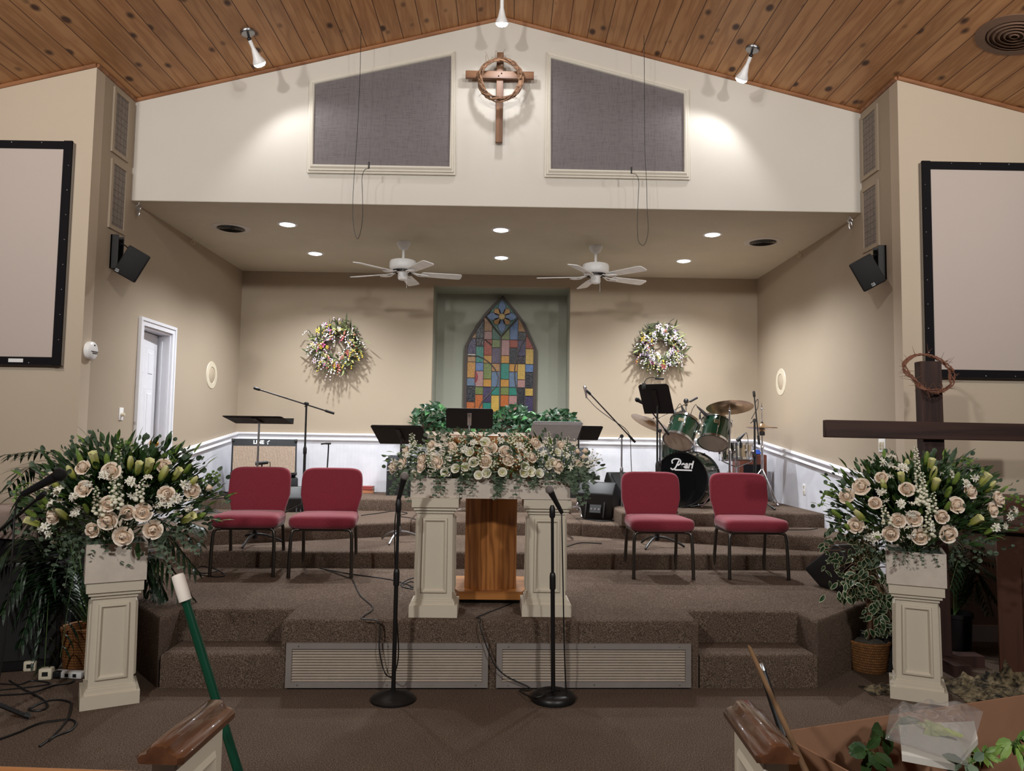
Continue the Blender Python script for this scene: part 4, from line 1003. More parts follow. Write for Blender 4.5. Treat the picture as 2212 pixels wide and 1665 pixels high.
def boom_stand(base, ztop, tip, tail, label, tube=None, base_kind='tripod', mic=None, tubeR=.0095, name='boom_stand', a0=.9, legL=.3, legR=.0085):
    "tip and tail are world ends of the boom arm"
    tube = tube or M_BLKM
    t = thing(name, label, 'microphone stand', base, 0, 'boom stands on the risers'); b = Vector(base); H = ztop-b.z
    if base_kind == 'tripod':
        for k in range(3):
            a = 2*PI*k/3+a0; q_ = legL
            MB().cyl((0, 0, .16), (math.cos(a)*q_, math.sin(a)*q_, legR*1.4), legR, legR, 8).cyl((math.cos(a)*q_*.93, math.sin(a)*q_*.93, .03), (math.cos(a)*q_*1.05, math.sin(a)*q_*1.05, legR*1.3), legR*1.3, None, 8).build('leg', M_BLKM, t)
        MB().lathe([(.018, .08), (.022, .1), (.022, .18), (.016, .2)], 14).build('hub', M_BLKM, t)
    elif base_kind == 'plate':
        MB().rbox((0, 0, .0125), (.28, .28, .025), .01, 2).build('base_plate', M_STEEL, t)
    else: MB().lathe([(.14, 0), (.138, .014), (.11, .028), (.02, .04), (0, .04)], 32).build('base', M_BLKM, t)
    MB().cyl((0, 0, .02), (0, 0, H*.6), tubeR+.004, None, 12).lathe([(tubeR+.006, H*.56), (tubeR+.009, H*.57), (tubeR+.009, H*.61), (tubeR, H*.63)], 14).build('lower_tube', tube, t)
    MB().cyl((0, 0, H*.55), (0, 0, H), tubeR, None, 12).build('upper_tube', tube, t)
    u, v = Vector(tip)-b, Vector(tail)-b
    MB().ball((0, 0, H), .022, 12, 8).cyl((-.005, -.03, H), (.005, .03, H), .016, None, 12).cyl((.0, .03, H), (-.03, .05, H-.03), .005, None, 6).build('boom_joint', M_BLKM, t)
    d = (v-u).normalized()
    MB().cyl(u, v, .0075, None, 10).cyl(v-d*.1, v, .0135, None, 12).build('boom_arm', tube if tube is not M_STEEL else M_BLKM, t)
    MB().lathe([(.009, -.03), (.015, -.02), (.015, .03), (.01, .04)], 12, 0, axes(u, -d)).build('clip', M_BLACK, t)
    return t
y_ = 8.0; c0 = at(662, 872, y=y_); boom_stand((c0.x, y_, L2), c0.z, at(556, 840, y=7.8), at(722, 893, y=8.1), 'black boom microphone stand with empty clip behind the second chair', tubeR=.0105)
# short T shaped stand
p = at(708, 958, y=8.6); t = thing('short_boom_stand', 'short black T topped stand against the white wainscot', 'microphone stand', (p.x, 8.6, L2)); H = p.z-L2
MB().lathe([(.12, 0), (.12, .012), (.02, .03), (0, .03)], 24).build('base', M_BLKM, t)
MB().tube([(-.015, 0, .02), (0, 0, H*.5), (.01, 0, H-.04), (.008, 0, H)], .008, 10).build('tube', M_BLKM, t)
MB().cyl((-.075, 0, H-.006), (-.02, 0, H+.002), .009, None, 8).cyl((-.02, 0, H+.002), (.035, 0, H+.004), .013, None, 10).build('boom_arm', M_BLKM, t)
# chrome microphone on boom
bp = pz(1346, 1122, L2); c0 = at(1343, 942, y=bp.y)
tip_, tail_ = at(1272, 848, y=bp.y-.12), at(1372, 955, y=bp.y+.04)
t = boom_stand((c0.x, bp.y, L2), c0.z, tip_, tail_, 'steel boom microphone stand with square base plate before the white wainscot', tube=M_STEEL, base_kind='plate')
m = thing('vocal_microphone', 'bright chrome microphone pointing up on the steel boom stand', 'microphone', tip_, 0, 'vocal microphones')
handheld(m, at(1263, 832, y=bp.y-.14)-tip_, at(1267, 858, y=bp.y-.1)-tip_, M_CHROME, M_CHROME, .022)
pts = [at(1267, 858, y=bp.y-.1), at(1290, 882, y=bp.y-.1), at(1325, 908, y=bp.y-.06), at(1350, 925, y=bp.y-.03), at(1361, 945, y=bp.y), at(1363, 990, y=bp.y+.01), at(1365, 1040, y=bp.y+.02), Vector((c0.x+.12, bp.y-.02, L2+.012)), Vector((c0.x-.1, bp.y-.18, L2+.008)), Vector((c0.x-.5, bp.y-.05, L2+.008))]
solo(MB().tube(smoothpath(pts, 5), .004, 6), 'microphone_cable', M_CABLE, 'thin black cable drooping from the chrome microphone', 'cable', None, bp)
# black vocal mic left of the tall music stand
y_ = 7.75; c0 = at(1434, 905, y=y_); b_ = Vector((c0.x, y_, L3))
boom_stand((c0.x, 7.95, L3), at(1434, 930, y=7.95).z, at(1398, 876, y=7.7), at(1444, 938, y=8.0), 'black boom stand just left of the bass drum', tubeR=.008)
o = at(1398, 876, y=7.68); m = thing('vocal_microphone', 'black ball headed microphone left of the tall music stand', 'microphone', o, 0, 'vocal microphones')
handheld(m, at(1373, 861, y=7.6)-o, at(1402, 879, y=7.7)-o, M_MESHB, M_BLACK, .024)
# tall stand right of drums, boom folded down
y_ = 8.45; c0 = at(1630, 908, y=y_); b_ = Vector((c0.x, y_, L3))
t = boom_stand(b_, c0.z, at(1629, 852, y=y_), at(1640, 960, y=y_-.02), 'tall black stand with upright boom at the right end of the drum set', tubeR=.011)
pts = [at(1630, 872, y=y_), at(1637, 862, y=y_), at(1637, 880, y=y_), at(1631, 890, y=y_), at(1623, 905, y=y_)]
MB().tube(smoothpath([p-b_ for p in pts], 5), .004, 6).build('cable', M_CABLE, t)

# ================================================================ drum set
def drumgreen():
    t = NT('deep_green_lacquer').set(.18, 0, .6, Coat_Weight=.6); n = t.noise(t.co(), 3, 2)
    t.l(t.ramp(n.outputs['Fac'], [(.3, srgb(6, 34, 22)), (.7, srgb(10, 48, 30))]), t.b.inputs['Base Color']); return t.mat
M_GRN = drumgreen()
M_HEADB = plain('black_gloss_drumhead', (12, 12, 14), .12, 0, .6)
M_HEADC = plain('coated_drumhead', (196, 178, 162), .5, spec=.4, var=.06)
def drum(name, label, c, axis, r, L, shell, top, bottom, lugs=6, cat='drum', rim=None, badge=None):
    "c = centre, axis points to the batter/top head"
    t = thing(name, label, cat, c, 0, 'drums of the green drum set'); M = axes((0, 0, 0), axis, (1, 0, 0)); rim = rim or M_CHROME
    MB().lathe([(r, -L/2), (r, L/2)], 48, 0, M).build('shell', shell, t)
    for s, m in ((1, top), (-1, bottom)):
        MB().lathe([(r*.99, s*L/2), (r*.97, s*(L/2+.006)), (0, s*(L/2+.004))], 48, 0, M).build('drumhead', m, t)
        MB().lathe([(r+.002, s*(L/2-.018)), (r+.012, s*(L/2-.016)), (r+.012, s*(L/2+.012)), (r+.004, s*(L/2+.014)), (r-.004, s*(L/2+.01)), (r-.002, s*(L/2-.0))], 48, 0, M).build('hoop', rim, t)
    lug = None
    for k in range(lugs):
        a = 2*PI*(k+.5)/lugs; q = M @ Matrix.Rotation(a, 4, 'Z')
        if lug is None:
            mb = MB()
            mb.rbox((r+.012, 0, 0), (.022, .02, min(.06, L*.3)), .006, 2)
            mb.cyl((r+.014, 0, -L/2-.005), (r+.014, 0, L/2+.005), .0035, None, 6).cyl((r+.014, 0, L/2), (r+.014, 0, L/2+.016), .006, None, 8).cyl((r+.014, 0, -L/2-.016), (r+.014, 0, -L/2), .006, None, 8)
            lug = mb.build('tension_lug', M_CHROME, t); lug.matrix_local = q
        else:
            l2 = lug.copy(); COL.objects.link(l2); l2.parent = t; l2.matrix_local = q
    return t, M
yb_ = 8.35
bd_c = at(1472, 1037, y=yb_); RB = .292; bd_c.z = L3+RB+.012
fax = Vector((-.56, -.83, .0)).normalized()
ctr_ = bd_c-fax*.2
t, M = drum('bass_drum', 'big bass drum with glossy black front head lettered in white', ctr_, fax, RB, .4, M_GRN, M_HEADB, M_HEADC, 8, rim=plain('black_lacquer_hoop', (16, 16, 18), .2))
# lettering on the front head: script P plus 'earl' and a line under it
MF = M @ Matrix.Translation((0, 0, .2065))
rt = M.to_3x3().inverted() @ Vector((RT.x, RT.y, 0)); ang = math.atan2(rt.y, rt.x); MF = MF @ Matrix.Rotation(ang, 4, 'Z')
M_WLET = plain('white_lettering', (232, 232, 234), .4)
pe = MB(); def_ = lambda pts, r: pe.tube(smoothpath(pts, 6), r, 6)
kx = RB/58.0
def H2(x, y): return ((x-1472)/50.0*RB, (1037-y)/58.0*RB, .001)
def_([H2(1468, 996), H2(1464, 1005), H2(1460, 1013), H2(1455, 1016), H2(1451, 1013)], .0085)
def_([H2(1455, 1003), H2(1454, 997), H2(1459, 993), H2(1467, 993), H2(1471, 997), H2(1470, 1003), H2(1465, 1007)], .0075)
pe.v = [Vector((v.x, v.y, max(.0, min(.002, v.z)))) for v in pe.v]
pl_ = pe.build('lettering', M_WLET, t, smooth=0); pl_.matrix_local = MF
lettering('earl', .112, M_WLET, t, MF @ Matrix.Translation(H2(1482.5, 1012)) @ Matrix.Diagonal((.82, 1, 1, 1)), 'lettering', shear=.28, bold=.004)
ul = MB().box(*[H2(1459, 0)[0], H2(1493, 0)[0]], H2(0, 1018)[1], H2(0, 1015)[1], 0, .0015).build('lettering', M_WLET, t, smooth=0); ul.matrix_local = MF
# spurs
for s in (-1, 1):
    sd = Vector((-fax.y, fax.x, 0))*s; q0 = sd*RB*.85+Vector((0, 0, -RB*.45))+fax*.1
    MB().cyl(q0, sd*(RB+.16)+fax*.2+Vector((0, 0, -RB-.01)), .008, None, 8).build('spur', M_CHROME, t)
# tom holder on the bass drum
th0 = Vector((0, 0, RB)); mb = MB().rbox(th0+Vector((0, 0, .012)), (.09, .06, .03), .008, 2)
TL_t, TL_b = at(1482, 908, y=8.42), at(1462, 958, y=8.26)
TR_t, TR_b = at(1549, 907, y=8.62), at(1539, 961, y=8.46)
for s, T in ((-1, (TL_t+TL_b)/2), (1, (TR_t+TR_b)/2)):
    q = th0+Vector((s*.03, 0, .02)); e = (T-ctr_); top_ = Vector((q.x+s*.005, q.y, e.z+.01))
    mb.cyl(q, top_, .0125, None, 12).ball(top_, .024, 12, 8).cyl(top_, top_.lerp(e, .55), .011, None, 10)
mb.build('tom_holder', M_CHROME, t)
M_BADGE = plain('brass_badge', (188, 160, 104), .35, .7)
for (a, b), r, L, lab in (((TL_t, TL_b), .158, .27, 'green tom drum tilted on the bass drum, the left one'), ((TR_t, TR_b), .163, .28, 'green tom drum mounted on the bass drum, the right one')):
    d = (a-b).normalized(); c = (a+b)/2
    tt, MT = drum('tom_drum', lab, c, d, r, L, M_GRN, M_HEADC, M_HEADC, 6)
    f = (EYE-c); f = (f-d*f.dot(d)).normalized(); side = d.cross(f).normalized()
    if 'left' in lab: f = (f-side*.35).normalized(); side = d.cross(f)
    o = f*(r+.001)
    MBd = Matrix(((side.x, d.x, f.x, o.x), (side.y, d.y, f.y, o.y), (side.z, d.z, f.z, o.z), (0, 0, 0, 1)))
    MB().rbox((0, .045, 0), (.058, .046, .006), .003, 1, 0, MBd).box(-.024, .024, .027, .063, .002, .0035, 1, MBd).build('badge', [M_BADGE, M_BLKM], tt)
    lettering('Pearl', .02, M_BADGE, tt, MBd @ Matrix.Translation((0, .037, .0035)), 'lettering', shear=.2)
c = at(1464, 1000, y=8.95); drum('floor_tom', 'dark green floor tom mostly hidden behind the bass drum', Vector((c.x, 8.95, L3+.5)), (0, .05, 1), .2, .38, M_GRN, M_HEADC, M_HEADC, 8)
ft = COL.objects[-1] if False else None
c = at(1590, 976, y=8.85)
M_STLSH = plain('polished_steel_shell', (196, 186, 172), .15, 1)
t, M = drum('snare_drum', 'chrome snare drum at the right behind the toms', c, (0, .08, 1), .178, .165, M_STLSH, M_HEADC, M_HEADC, 8)
def legs3(mb, z, r, a0=.4, h=.4):
    for k in range(3):
        a = a0+2*PI*k/3; mb.cyl((0, 0, z+h), (math.cos(a)*r, math.sin(a)*r, z+.012), .008, None, 8).cyl((math.cos(a)*r*.94, math.sin(a)*r*.94, z+.03), (math.cos(a)*r, math.sin(a)*r, z+.013), .013, None, 8)
    return mb
t = thing('snare_stand', 'chrome folding stand carrying the snare drum', 'stand', (c.x, c.y, L3), 0)
legs3(MB(), 0, .26, .5, .3).build('legs', M_CHROME, t)
hs = c.z-.165/2-.026-L3
mb = MB().cyl((0, 0, .2), (0, 0, hs-.06), .011, None, 12)
mb.build('tube', M_CHROME, t)
mb = MB()
for k in range(3):
    a = .2+2*PI*k/3; mb.tube([(0, 0, hs-.07), (math.cos(a)*.14, math.sin(a)*.14, hs-.02), (math.cos(a)*.19, math.sin(a)*.19, hs+.0), (math.cos(a)*.2, math.sin(a)*.2, hs+.04)], .007, 8)
mb.build('basket', M_CHROME, t)
M_CYM = plain('bronze_cymbal', (190, 160, 124), .28, .9, var=.12, scale=20)
def cymbal(loc, nrm, r, label, parts_parent=None):
    t = thing('cymbal', label, 'cymbal', loc, 0, 'cymbals of the drum set'); M = axes((0, 0, 0), nrm)
    MB().lathe([(.006, .03), (.02, .03), (r*.2, .014), (r*.24, .004), (r*.6, -.006), (r, -.022), (r, -.0235), (r*.6, -.008), (r*.24, .002), (r*.19, .011), (.006, .027)], 56, 0, M).build('disc', M_CYM, t)
    MB().cyl((0, 0, .03), (0, 0, .05), .014, .012, 12, 0, M).cyl((0, 0, .05), (0, 0, .06), .009, None, 10, 0, M).build('felt_and_nut', M_BLACK, t)
    return t
def cym_stand(base, ctop, label, boom=None):
    b = Vector(base); t = thing('cymbal_stand', label, 'stand', b, 0, 'chrome cymbal stands'); H = (ctop-b).z
    legs3(MB(), 0, .3, .8, .42).build('legs', M_CHROME, t)
    if boom is None:
        MB().cyl((0, 0, .1), (0, 0, H*.55), .014, None, 12).build('lower_tube', M_CHROME, t)
        MB().cyl((0, 0, H*.5), (0, 0, H-.02), .0095, None, 12).lathe([(.012, H*.53), (.019, H*.54), (.019, H*.57), (.01, H*.59)], 12).build('upper_tube', M_CHROME, t)
        MB().rbox((0, 0, H-.06), (.03, .03, .03), .006, 2).cyl((0, 0, H-.05), (0, 0, H+.01), .004, None, 8).build('tilter', M_CHROME, t)
    else:
        q, tail = boom[0]-b, boom[1]-b; e = ctop-b
        MB().cyl((0, 0, .1), (0, 0, q.z*.6), .014, None, 12).build('lower_tube', M_CHROME, t)
        MB().cyl((0, 0, q.z*.55), tuple(q), .0095, None, 12).build('upper_tube', M_CHROME, t)
        MB().cyl(tuple(e), tuple(tail), .006, None, 8).build('boom_arm', M_CHROME, t)
        d = (e-tail).normalized(); MB().cyl(tuple(tail), tuple(tail+d*.12), .013, None, 10).ball(tuple(q), .032, 12, 8).cyl(tuple(q-Vector((0, 0, .06))), tuple(q), .018, None, 10).build('boom_joint', M_BLACK, t)
    return t
y_ = 8.22; c = at(1576, 876, y=y_); cym_stand((c.x, y_, L3), c, 'chrome straight cymbal stand before the snare drum'); cymbal(c, (.012, .28, .96), .25, 'large bronze cymbal high over the right tom')
y_ = 9.1; q = at(1482, 866, y=y_); e = at(1408, 912, y=y_-.3); cym_stand((q.x, y_, L3), e, 'chrome boom cymbal stand rising behind the left tom', (q, at(1506, 859, y=y_)))
cymbal(e, (.42, .15, .88), .25, 'bronze cymbal tilted at the left behind the tall music stand')
y_ = 8.9; c = at(1646, 922, y=y_); t = cym_stand((c.x, y_, L3), at(1646, 872, y=y_), 'chrome hi-hat stand with rod at the right end of the drum set')
cymbal(c+Vector((0, 0, .012)), (0.02, .0, 1), .18, 'upper bronze hi-hat cymbal on the right end stand')
cc = cymbal(c-Vector((0, 0, .03)), (0.02, .0, -1), .18, 'lower bronze hi-hat cymbal on the right end stand')
t2 = MB().lathe([(.03, c.z-L3-.1), (.034, c.z-L3-.08), (.03, c.z-L3-.055), (.02, c.z-L3-.05)], 16).build('seat_cup', M_BLACK, t)
# kick pedal
p = ctr_-fax*.42; t = thing('kick_pedal', 'black kick pedal behind the bass drum', 'pedal', (p.x, p.y, L3), math.atan2(fax.y, fax.x)-PI/2)
MB().rbox((0, 0, .025), (.1, .28, .015), .004, 1).build('footboard', M_STEEL, t)
MB().cyl((-.06, .12, .0), (-.06, .12, .2), .009, None, 8).cyl((.06, .12, .0), (.06, .12, .2), .009, None, 8).cyl((-.06, .12, .19), (.06, .12, .19), .008, None, 8).build('frame', M_CHROME, t)
# drum microphones on clamps
for tip, tail, cl, y_, lab in (((1481, 899), (1472, 876), (1465, 897), 8.42, 'small black drum microphone clamped over the left tom'), ((1528, 899), (1506, 878), (1512, 902), 8.5, 'small black drum microphone clamped over the right tom'), ((1592, 952), (1609, 936), (1601, 963), 8.66, 'small black drum microphone clamped over the snare drum')):
    o = at(*cl, y=y_); t = thing('drum_microphone', lab, 'microphone', o, 0, 'clamped drum microphones')
    a, b = at(*tip, y=y_)-o, at(*tail, y=y_)-o; m_ = a.lerp(b, .5)
    MB().lathe([(.0, -.005), (.02, 0), (.022, .02), (.02, .05), (.014, (b-a).length*.7), (.008, (b-a).length)], 14, 0, axes(a, b-a)).build('microphone_body', M_BLACK, t)
    MB().cyl((0, 0, -.02), (0, 0, .03), .012, None, 10).tube([(0, 0, .02), tuple(m_*.5+Vector((-.01, 0, .02))), tuple(m_)], .008, 8).build('clamp', M_BLACK, t)
    MB().tube(smoothpath([tuple(b), tuple(b+Vector((-.02, 0, .02))), tuple(b+Vector((-.06, .02, -.06))), tuple(b+Vector((-.075, .03, -.2))), tuple(b+Vector((-.08, .05, -.35)))] if 'snare' not in lab else [tuple(b), tuple(b+Vector((.02, 0, .005))), tuple(b+Vector((.035, .0, -.08))), tuple(b+Vector((.04, 0, -.3)))], 5), .0035, 6).build('cable', M_CABLE, t)
# wooden box with blue cloth at the far right
p = at(1630, 1000, y=9.45); zt = at(1630, 982, y=9.3).z
t = thing('wooden_cabinet', 'small dark red-brown wooden cabinet in the corner behind the hi-hat', 'cabinet', (p.x-.05, 9.5, L3))
MB().rbox((0, 0, (zt-L3)/2), (.34, .3, zt-L3), .008, 1).build('body', wood('dark_cherry', (104, 52, 36), (70, 34, 24), 3, 'z', .5), t)
MB().box(-.12, .12, -.153, -.15, .1, zt-L3-.12).build('speaker_cloth', M_FELT, t)
c = at(1634, 974, y=9.4); b = bmesh.new(); bmesh.ops.create_icosphere(b, subdivisions=3, radius=.11)
for v in b.verts:
    k = 1+.45*noise.noise(v.co*16); v.co = Vector((v.co.x*k*1.15, v.co.y*k*.9, max(-.02, v.co.z*k*.35)))
solo(MB().bm(b, 0, Matrix.Translation((p.x-.03, 9.45, zt+.022))), 'cloth', plain('blue_cloth', (34, 74, 168), .85), 'crumpled bright blue cloth on the corner cabinet behind the hi-hat', 'cloth', None, (p.x-.03, 9.45, zt))

# ================================================================ amplifiers and monitors
M_TOLEX = plain('black_tolex', (26, 28, 32), .6, 0, .4, bump=.5, bscale=300)
def tweed():
    t = NT('tan_grille_cloth').set(.85, 0, .15); v = t.co()
    sp = t.n('ShaderNodeTexWave', wave_type='BANDS', bands_direction='X'); sp.inputs['Scale'].default_value = 34; sp.inputs['Distortion'].default_value = 1.2; sp.inputs['Detail Scale'].default_value = 4; t.l(v, sp.inputs['Vector'])
    n = t.noise(v, 150, 2); m = t.n('ShaderNodeMath', operation='MULTIPLY'); t.l(sp.outputs['Fac'], m.inputs[0]); t.l(n.outputs['Fac'], m.inputs[1])
    t.l(t.ramp(m.outputs[0], [(.1, srgb(108, 92, 80)), (.5, srgb(206, 186, 166))]), t.b.inputs['Base Color']); return t.mat
y_ = 9.25; a, b, c, d = at(501, 946, y=y_+.12), at(630, 949, y=y_+.12), at(636, 1024, y=y_), at(504, 1029, y=y_)
t = thing('guitar_amplifier', 'wide amplifier with tan ribbed grille cloth in the left rear corner', 'amplifier', ((c.x+d.x)/2, y_, L3), R_(19)); w = (c.x-d.x)/2*1.03; zb = (c.z+d.z)/2-L3; zt = (a.z+b.z)/2-L3
BKT = R_(11); hh = (zt-zb)/math.cos(BKT); M = Matrix.Translation((0, 0, zb)) @ Matrix.Rotation(-BKT, 4, 'X')
MB().rbox((0, .14, hh/2), (w*2, .28, hh), .012, 2, 0, M).build('cabinet', M_TOLEX, t)
MB().box(-w+.02, w-.02, -.004, 0, .03, hh*.8, 0, M).build('grille_cloth', tweed(), t)
lettering('LINE', .062, M_WLET, t, M @ Matrix.Translation((-.01, -.002, hh*.86)) @ Matrix.Rotation(R_(90), 4, 'X'), 'lettering', bold=.0025, align='RIGHT')
lettering('6', .085, M_WLET, t, M @ Matrix.Translation((.028, -.002, hh*.825)) @ Matrix.Rotation(R_(90), 4, 'X'), 'lettering', shear=.3, bold=.002)
for s in (-1, 1):
    for z in (.02, hh-.02):
        MB().rbox((s*(w-.012), .004, z), (.035, .035, .04), .008, 2, 0, M).build('corner_guard', M_BLKM, t)
t = thing('amplifier_box', 'black flat box under the tan grilled amplifier', 'amplifier', ((c.x+d.x)/2, y_+.12, L3), R_(19))
MB().rbox((0, .05, (zb-.035)/2), (w*1.9, .36, zb-.035), .01, 2).build('case', M_TOLEX, t)
for s in (-1, 1): MB().box(s*.3-.06, s*.3+.06, -.135, -.13, .04, .12).build('vent', M_DARK, t)
def combo(px0, px1, py0, py1, y_, label, knobs):
    a, b = at(px0, py0, y=y_), at(px1, py1, y=y_); w = (b.x-a.x); h = a.z-L3
    t = thing('keyboard_amplifier', label, 'amplifier', ((a.x+b.x)/2, y_, L3))
    MB().prism([(0, 0), (.26, 0), (.26, h), (.1, h), (.0, h*.72)], -w/2, w/2, 0, Matrix(((0, 0, 1, 0), (1, 0, 0, 0), (0, 1, 0, 0), (0, 0, 0, 1)))).build('cabinet', M_TOLEX, t)
    MB().box(-w/2+.02, w/2-.02, -.006, 0, .03, h*.55).build('grille', plain('black_speaker_mesh', (14, 14, 15), .7), t)
    MB().cyl((-w/2, -.004, h*.62), (w/2, -.004, h*.62), .008, None, 8).build('bar', M_STEEL, t)
    if knobs:
        for k in range(8):
            for q in range(2):
                MB().cyl((-w/2+.05+k*(w-.1)/7, .035+q*.03, h*.82+q*.09), (-w/2+.05+k*(w-.1)/7, .02+q*.03, h*.84+q*.09), .009, None, 10).build('knob', M_STEEL, t)
    else:
        for k in range(5): MB().box(-w/2+.03, w/2-.03, -.002, .004, h*(.3+.09*k), h*(.3+.09*k)+.02, 0, Matrix.Rotation(R_(0), 4, 'X')).build('rib', M_BLACK, t)
    MB().tube(smoothpath([(-w*.25, .14, h), (-w*.22, .14, h+.03), (w*.22, .14, h+.03), (w*.25, .14, h)], 5), .01, 8).build('handle', M_BLACK, t)
combo(836, 918, 984, 1068, 9.45, 'black amplifier with rows of knobs standing left of the flower box', 1)
combo(1150, 1271, 966, 1072, 9.45, 'black ribbed amplifier standing right behind the flower box', 0)
def wedge(loc, rz, label, w=.42, s=1.0, leaf=False):
    "moulded plastic floor monitor; back with handle grips faces -y, grille leans up to +y"
    t = thing('stage_monitor', label, 'stage monitor', loc, rz, 'black wedge floor monitors')
    P_ = [(-.17, .0), (.12, 0), (.27, .13), (.27, .16), (-.11, .43), (-.16, .43), (-.25, .3)]
    b = bmesh.new(); lo = [b.verts.new((-w/2*(.82 if z < .05 else 1), y, z)) for y, z in P_]; hi = [b.verts.new((w/2*(.82 if z < .05 else 1), y, z)) for y, z in P_]
    n_ = len(P_); b.faces.new(lo[::-1]); b.faces.new(hi)
    for i in range(n_): b.faces.new((lo[i], lo[(i+1) % n_], hi[(i+1) % n_], hi[i]))
    bmesh.ops.recalc_face_normals(b, faces=b.faces[:]); bmesh.ops.bevel(b, geom=b.edges[:], offset=.028, segments=3, affect='EDGES', profile=.5, clamp_overlap=True)
    MB().bm(b).build('cabinet', M_BLACK, t)
    d = Vector((0, .38, -.27)).normalized(); nn = Vector((0, .27, .38)).normalized()
    Mg = Matrix(((1, 0, 0, 0), (0, d.y, nn.y, .08), (0, d.z, nn.z, .297), (0, 0, 0, 1)))
    MB().rbox((0, 0, .004), (w-.07, .38, .02), .008, 2, 0, Mg).build('grille', plain('black_speaker_mesh', (14, 14, 15), .7), t)
    bn = Vector((0, -.3, .08)).normalized(); Mb = Matrix(((1, 0, 0, 0), (0, .26, bn.y, -.215), (0, .966, bn.z, .16), (0, 0, 0, 1)))
    MB().rbox((0, .0, .0), (.14, .16, .012), .004, 1, 0, Mb).build('input_panel', plain('dark_grey_panel', (64, 66, 70), .5), t)
    for q in (-.045, 0, .045): MB().cyl((q, -.035, .0), (q, -.035, .01), .012, None, 12, 0, Mb).build('jack', M_STEEL, t)
    MB().cyl((-.03, .05, .0), (-.03, .05, .016), .011, None, 12, 0, Mb).cyl((.03, .05, .0), (.03, .05, .016), .011, None, 12, 0, Mb).build('knob', M_BLACK, t)
    for s_ in (-1, 1): MB().rbox((s_*.11, 0, .01), (.022, .28, .03), .008, 2, 0, Mb).build('rib', M_BLACK, t)
    t.scale = (s, s, s); return t
p = pz(1300, 1124, L2); wedge(Vector((p.x+.03, p.y+.2, L2)), R_(-28), 'black wedge monitor on the riser right of the flowers, beside the steel stand', .44, .95)
p = at(1352, 1040, y=8.6); wedge(Vector((p.x, 8.75, L3)), R_(-165), 'black wedge monitor at the wainscot behind the third chair, left of the drums', .4, .82)
p = pz(645, 1133, L1); wedge(Vector((p.x+.0, p.y+.2, L1)), R_(22), 'black wedge monitor between the two left chairs', .42, 1.0)
p = pz(1842, 1284, ST); wedge(Vector((p.x+.03, p.y+.24, ST)), R_(20), 'black wedge monitor on the stage\'s right corner behind the ficus leaves', .4, .86)
# effects pedals on riser left
for px, py, lab in ((475, 1122, 'small black effects pedal on the riser left of the leftmost chair'), ((496), 1124, 'second small black effects pedal, half behind the leftmost chair')):
    p = pz(px, py+4, L1); t = thing('effects_pedal', lab, 'pedal', (p.x, p.y+.1, L1), R_(8))
    MB().rbox((0, 0, .03), (.1, .16, .05), .008, 2).build('case', M_BLACK, t)
    MB().rbox((0, -.02, .062), (.075, .1, .016), .005, 2, 0, Matrix.Rotation(R_(6), 4, 'X')).build('treadle', M_BLKM, t)
    for s in (-1, 1): MB().cyl((s*.025, .05, .05), (s*.025, .05, .068), .009, None, 10).build('knob', M_STEEL, t)
# two books by the back wall
p = Vector((at(787, 1060, y=9.8).x, 9.82, L3))
M_PAGE = plain('book_pages', (214, 200, 172), .9)
for k, (cl, lab) in enumerate((((186, 120, 84), 'tan hardback book lying under the red one by the back wall'), ((150, 62, 56), 'red hardback book lying on the tan one by the back wall'))):
    t = thing('book', lab, 'book', (p.x-.005*k, p.y, L3+.043*k), R_(4-5*k))
    h_ = .042; MB().box(-.12, .12, -.085, -.08, 0, h_).box(-.12, .12, -.085, .085, 0, .004).box(-.12, .12, -.085, .085, h_-.004, h_).build('cover', plain('book_cover_%d' % k, cl, .6), t)
    MB().box(-.115, .115, -.08, .08, .004, h_-.004).build('pages', M_PAGE, t)
# microphone before the amplifier
p = at(566, 1001, y=7.9); t = thing('instrument_microphone', 'small black microphone on a short stand before the tan grilled amplifier', 'microphone', (p.x, 7.9, L2)); H = p.z-L2
MB().lathe([(.1, 0), (.1, .012), (.02, .025), (0, .025)], 24).cyl((0, 0, .02), (0, 0, H), .008, None, 10).build('stand', M_BLKM, t)
MB().cyl((-.06, -.03, H), (.055, .02, H+.012), .021, .017, 14).build('microphone_body', M_BLACK, t)
MB().tube(smoothpath([(.055, .02, H+.012), (.075, .03, H), (.07, .03, H-.15), (.05, .03, .02)], 5), .004, 6).build('cable', M_CABLE, t)
# ================================================================ flowers
def leafmat(name, a, b, rough=.5, edge=None, spec=.4):
    t = NT(name).set(rough, 0, spec); n = t.noise(t.co(), 9, 3)
    t.l(t.ramp(n.outputs['Fac'], [(.3, srgb(*a)), (.7, srgb(*b))]), t.b.inputs['Base Color']); t.b.inputs['Subsurface Weight'].default_value = .0; return t.mat
M_LEAF = leafmat('dark_green_leaves', (30, 54, 28), (62, 92, 46))
M_LEAF2 = leafmat('fresh_green_leaves', (72, 108, 44), (120, 148, 66))
M_EUC = leafmat('grey_green_eucalyptus', (64, 82, 64), (104, 120, 98), .65)
M_PALM = leafmat('deep_palm_green', (18, 40, 24), (40, 66, 36), .4)
M_IVY = leafmat('glossy_ivy_green', (16, 40, 24), (46, 82, 50), .3)
M_IVY2 = leafmat('pale_ivy_green', (66, 122, 70), (104, 156, 100), .35)
M_STEM = plain('green_stem', (70, 98, 44), .6)
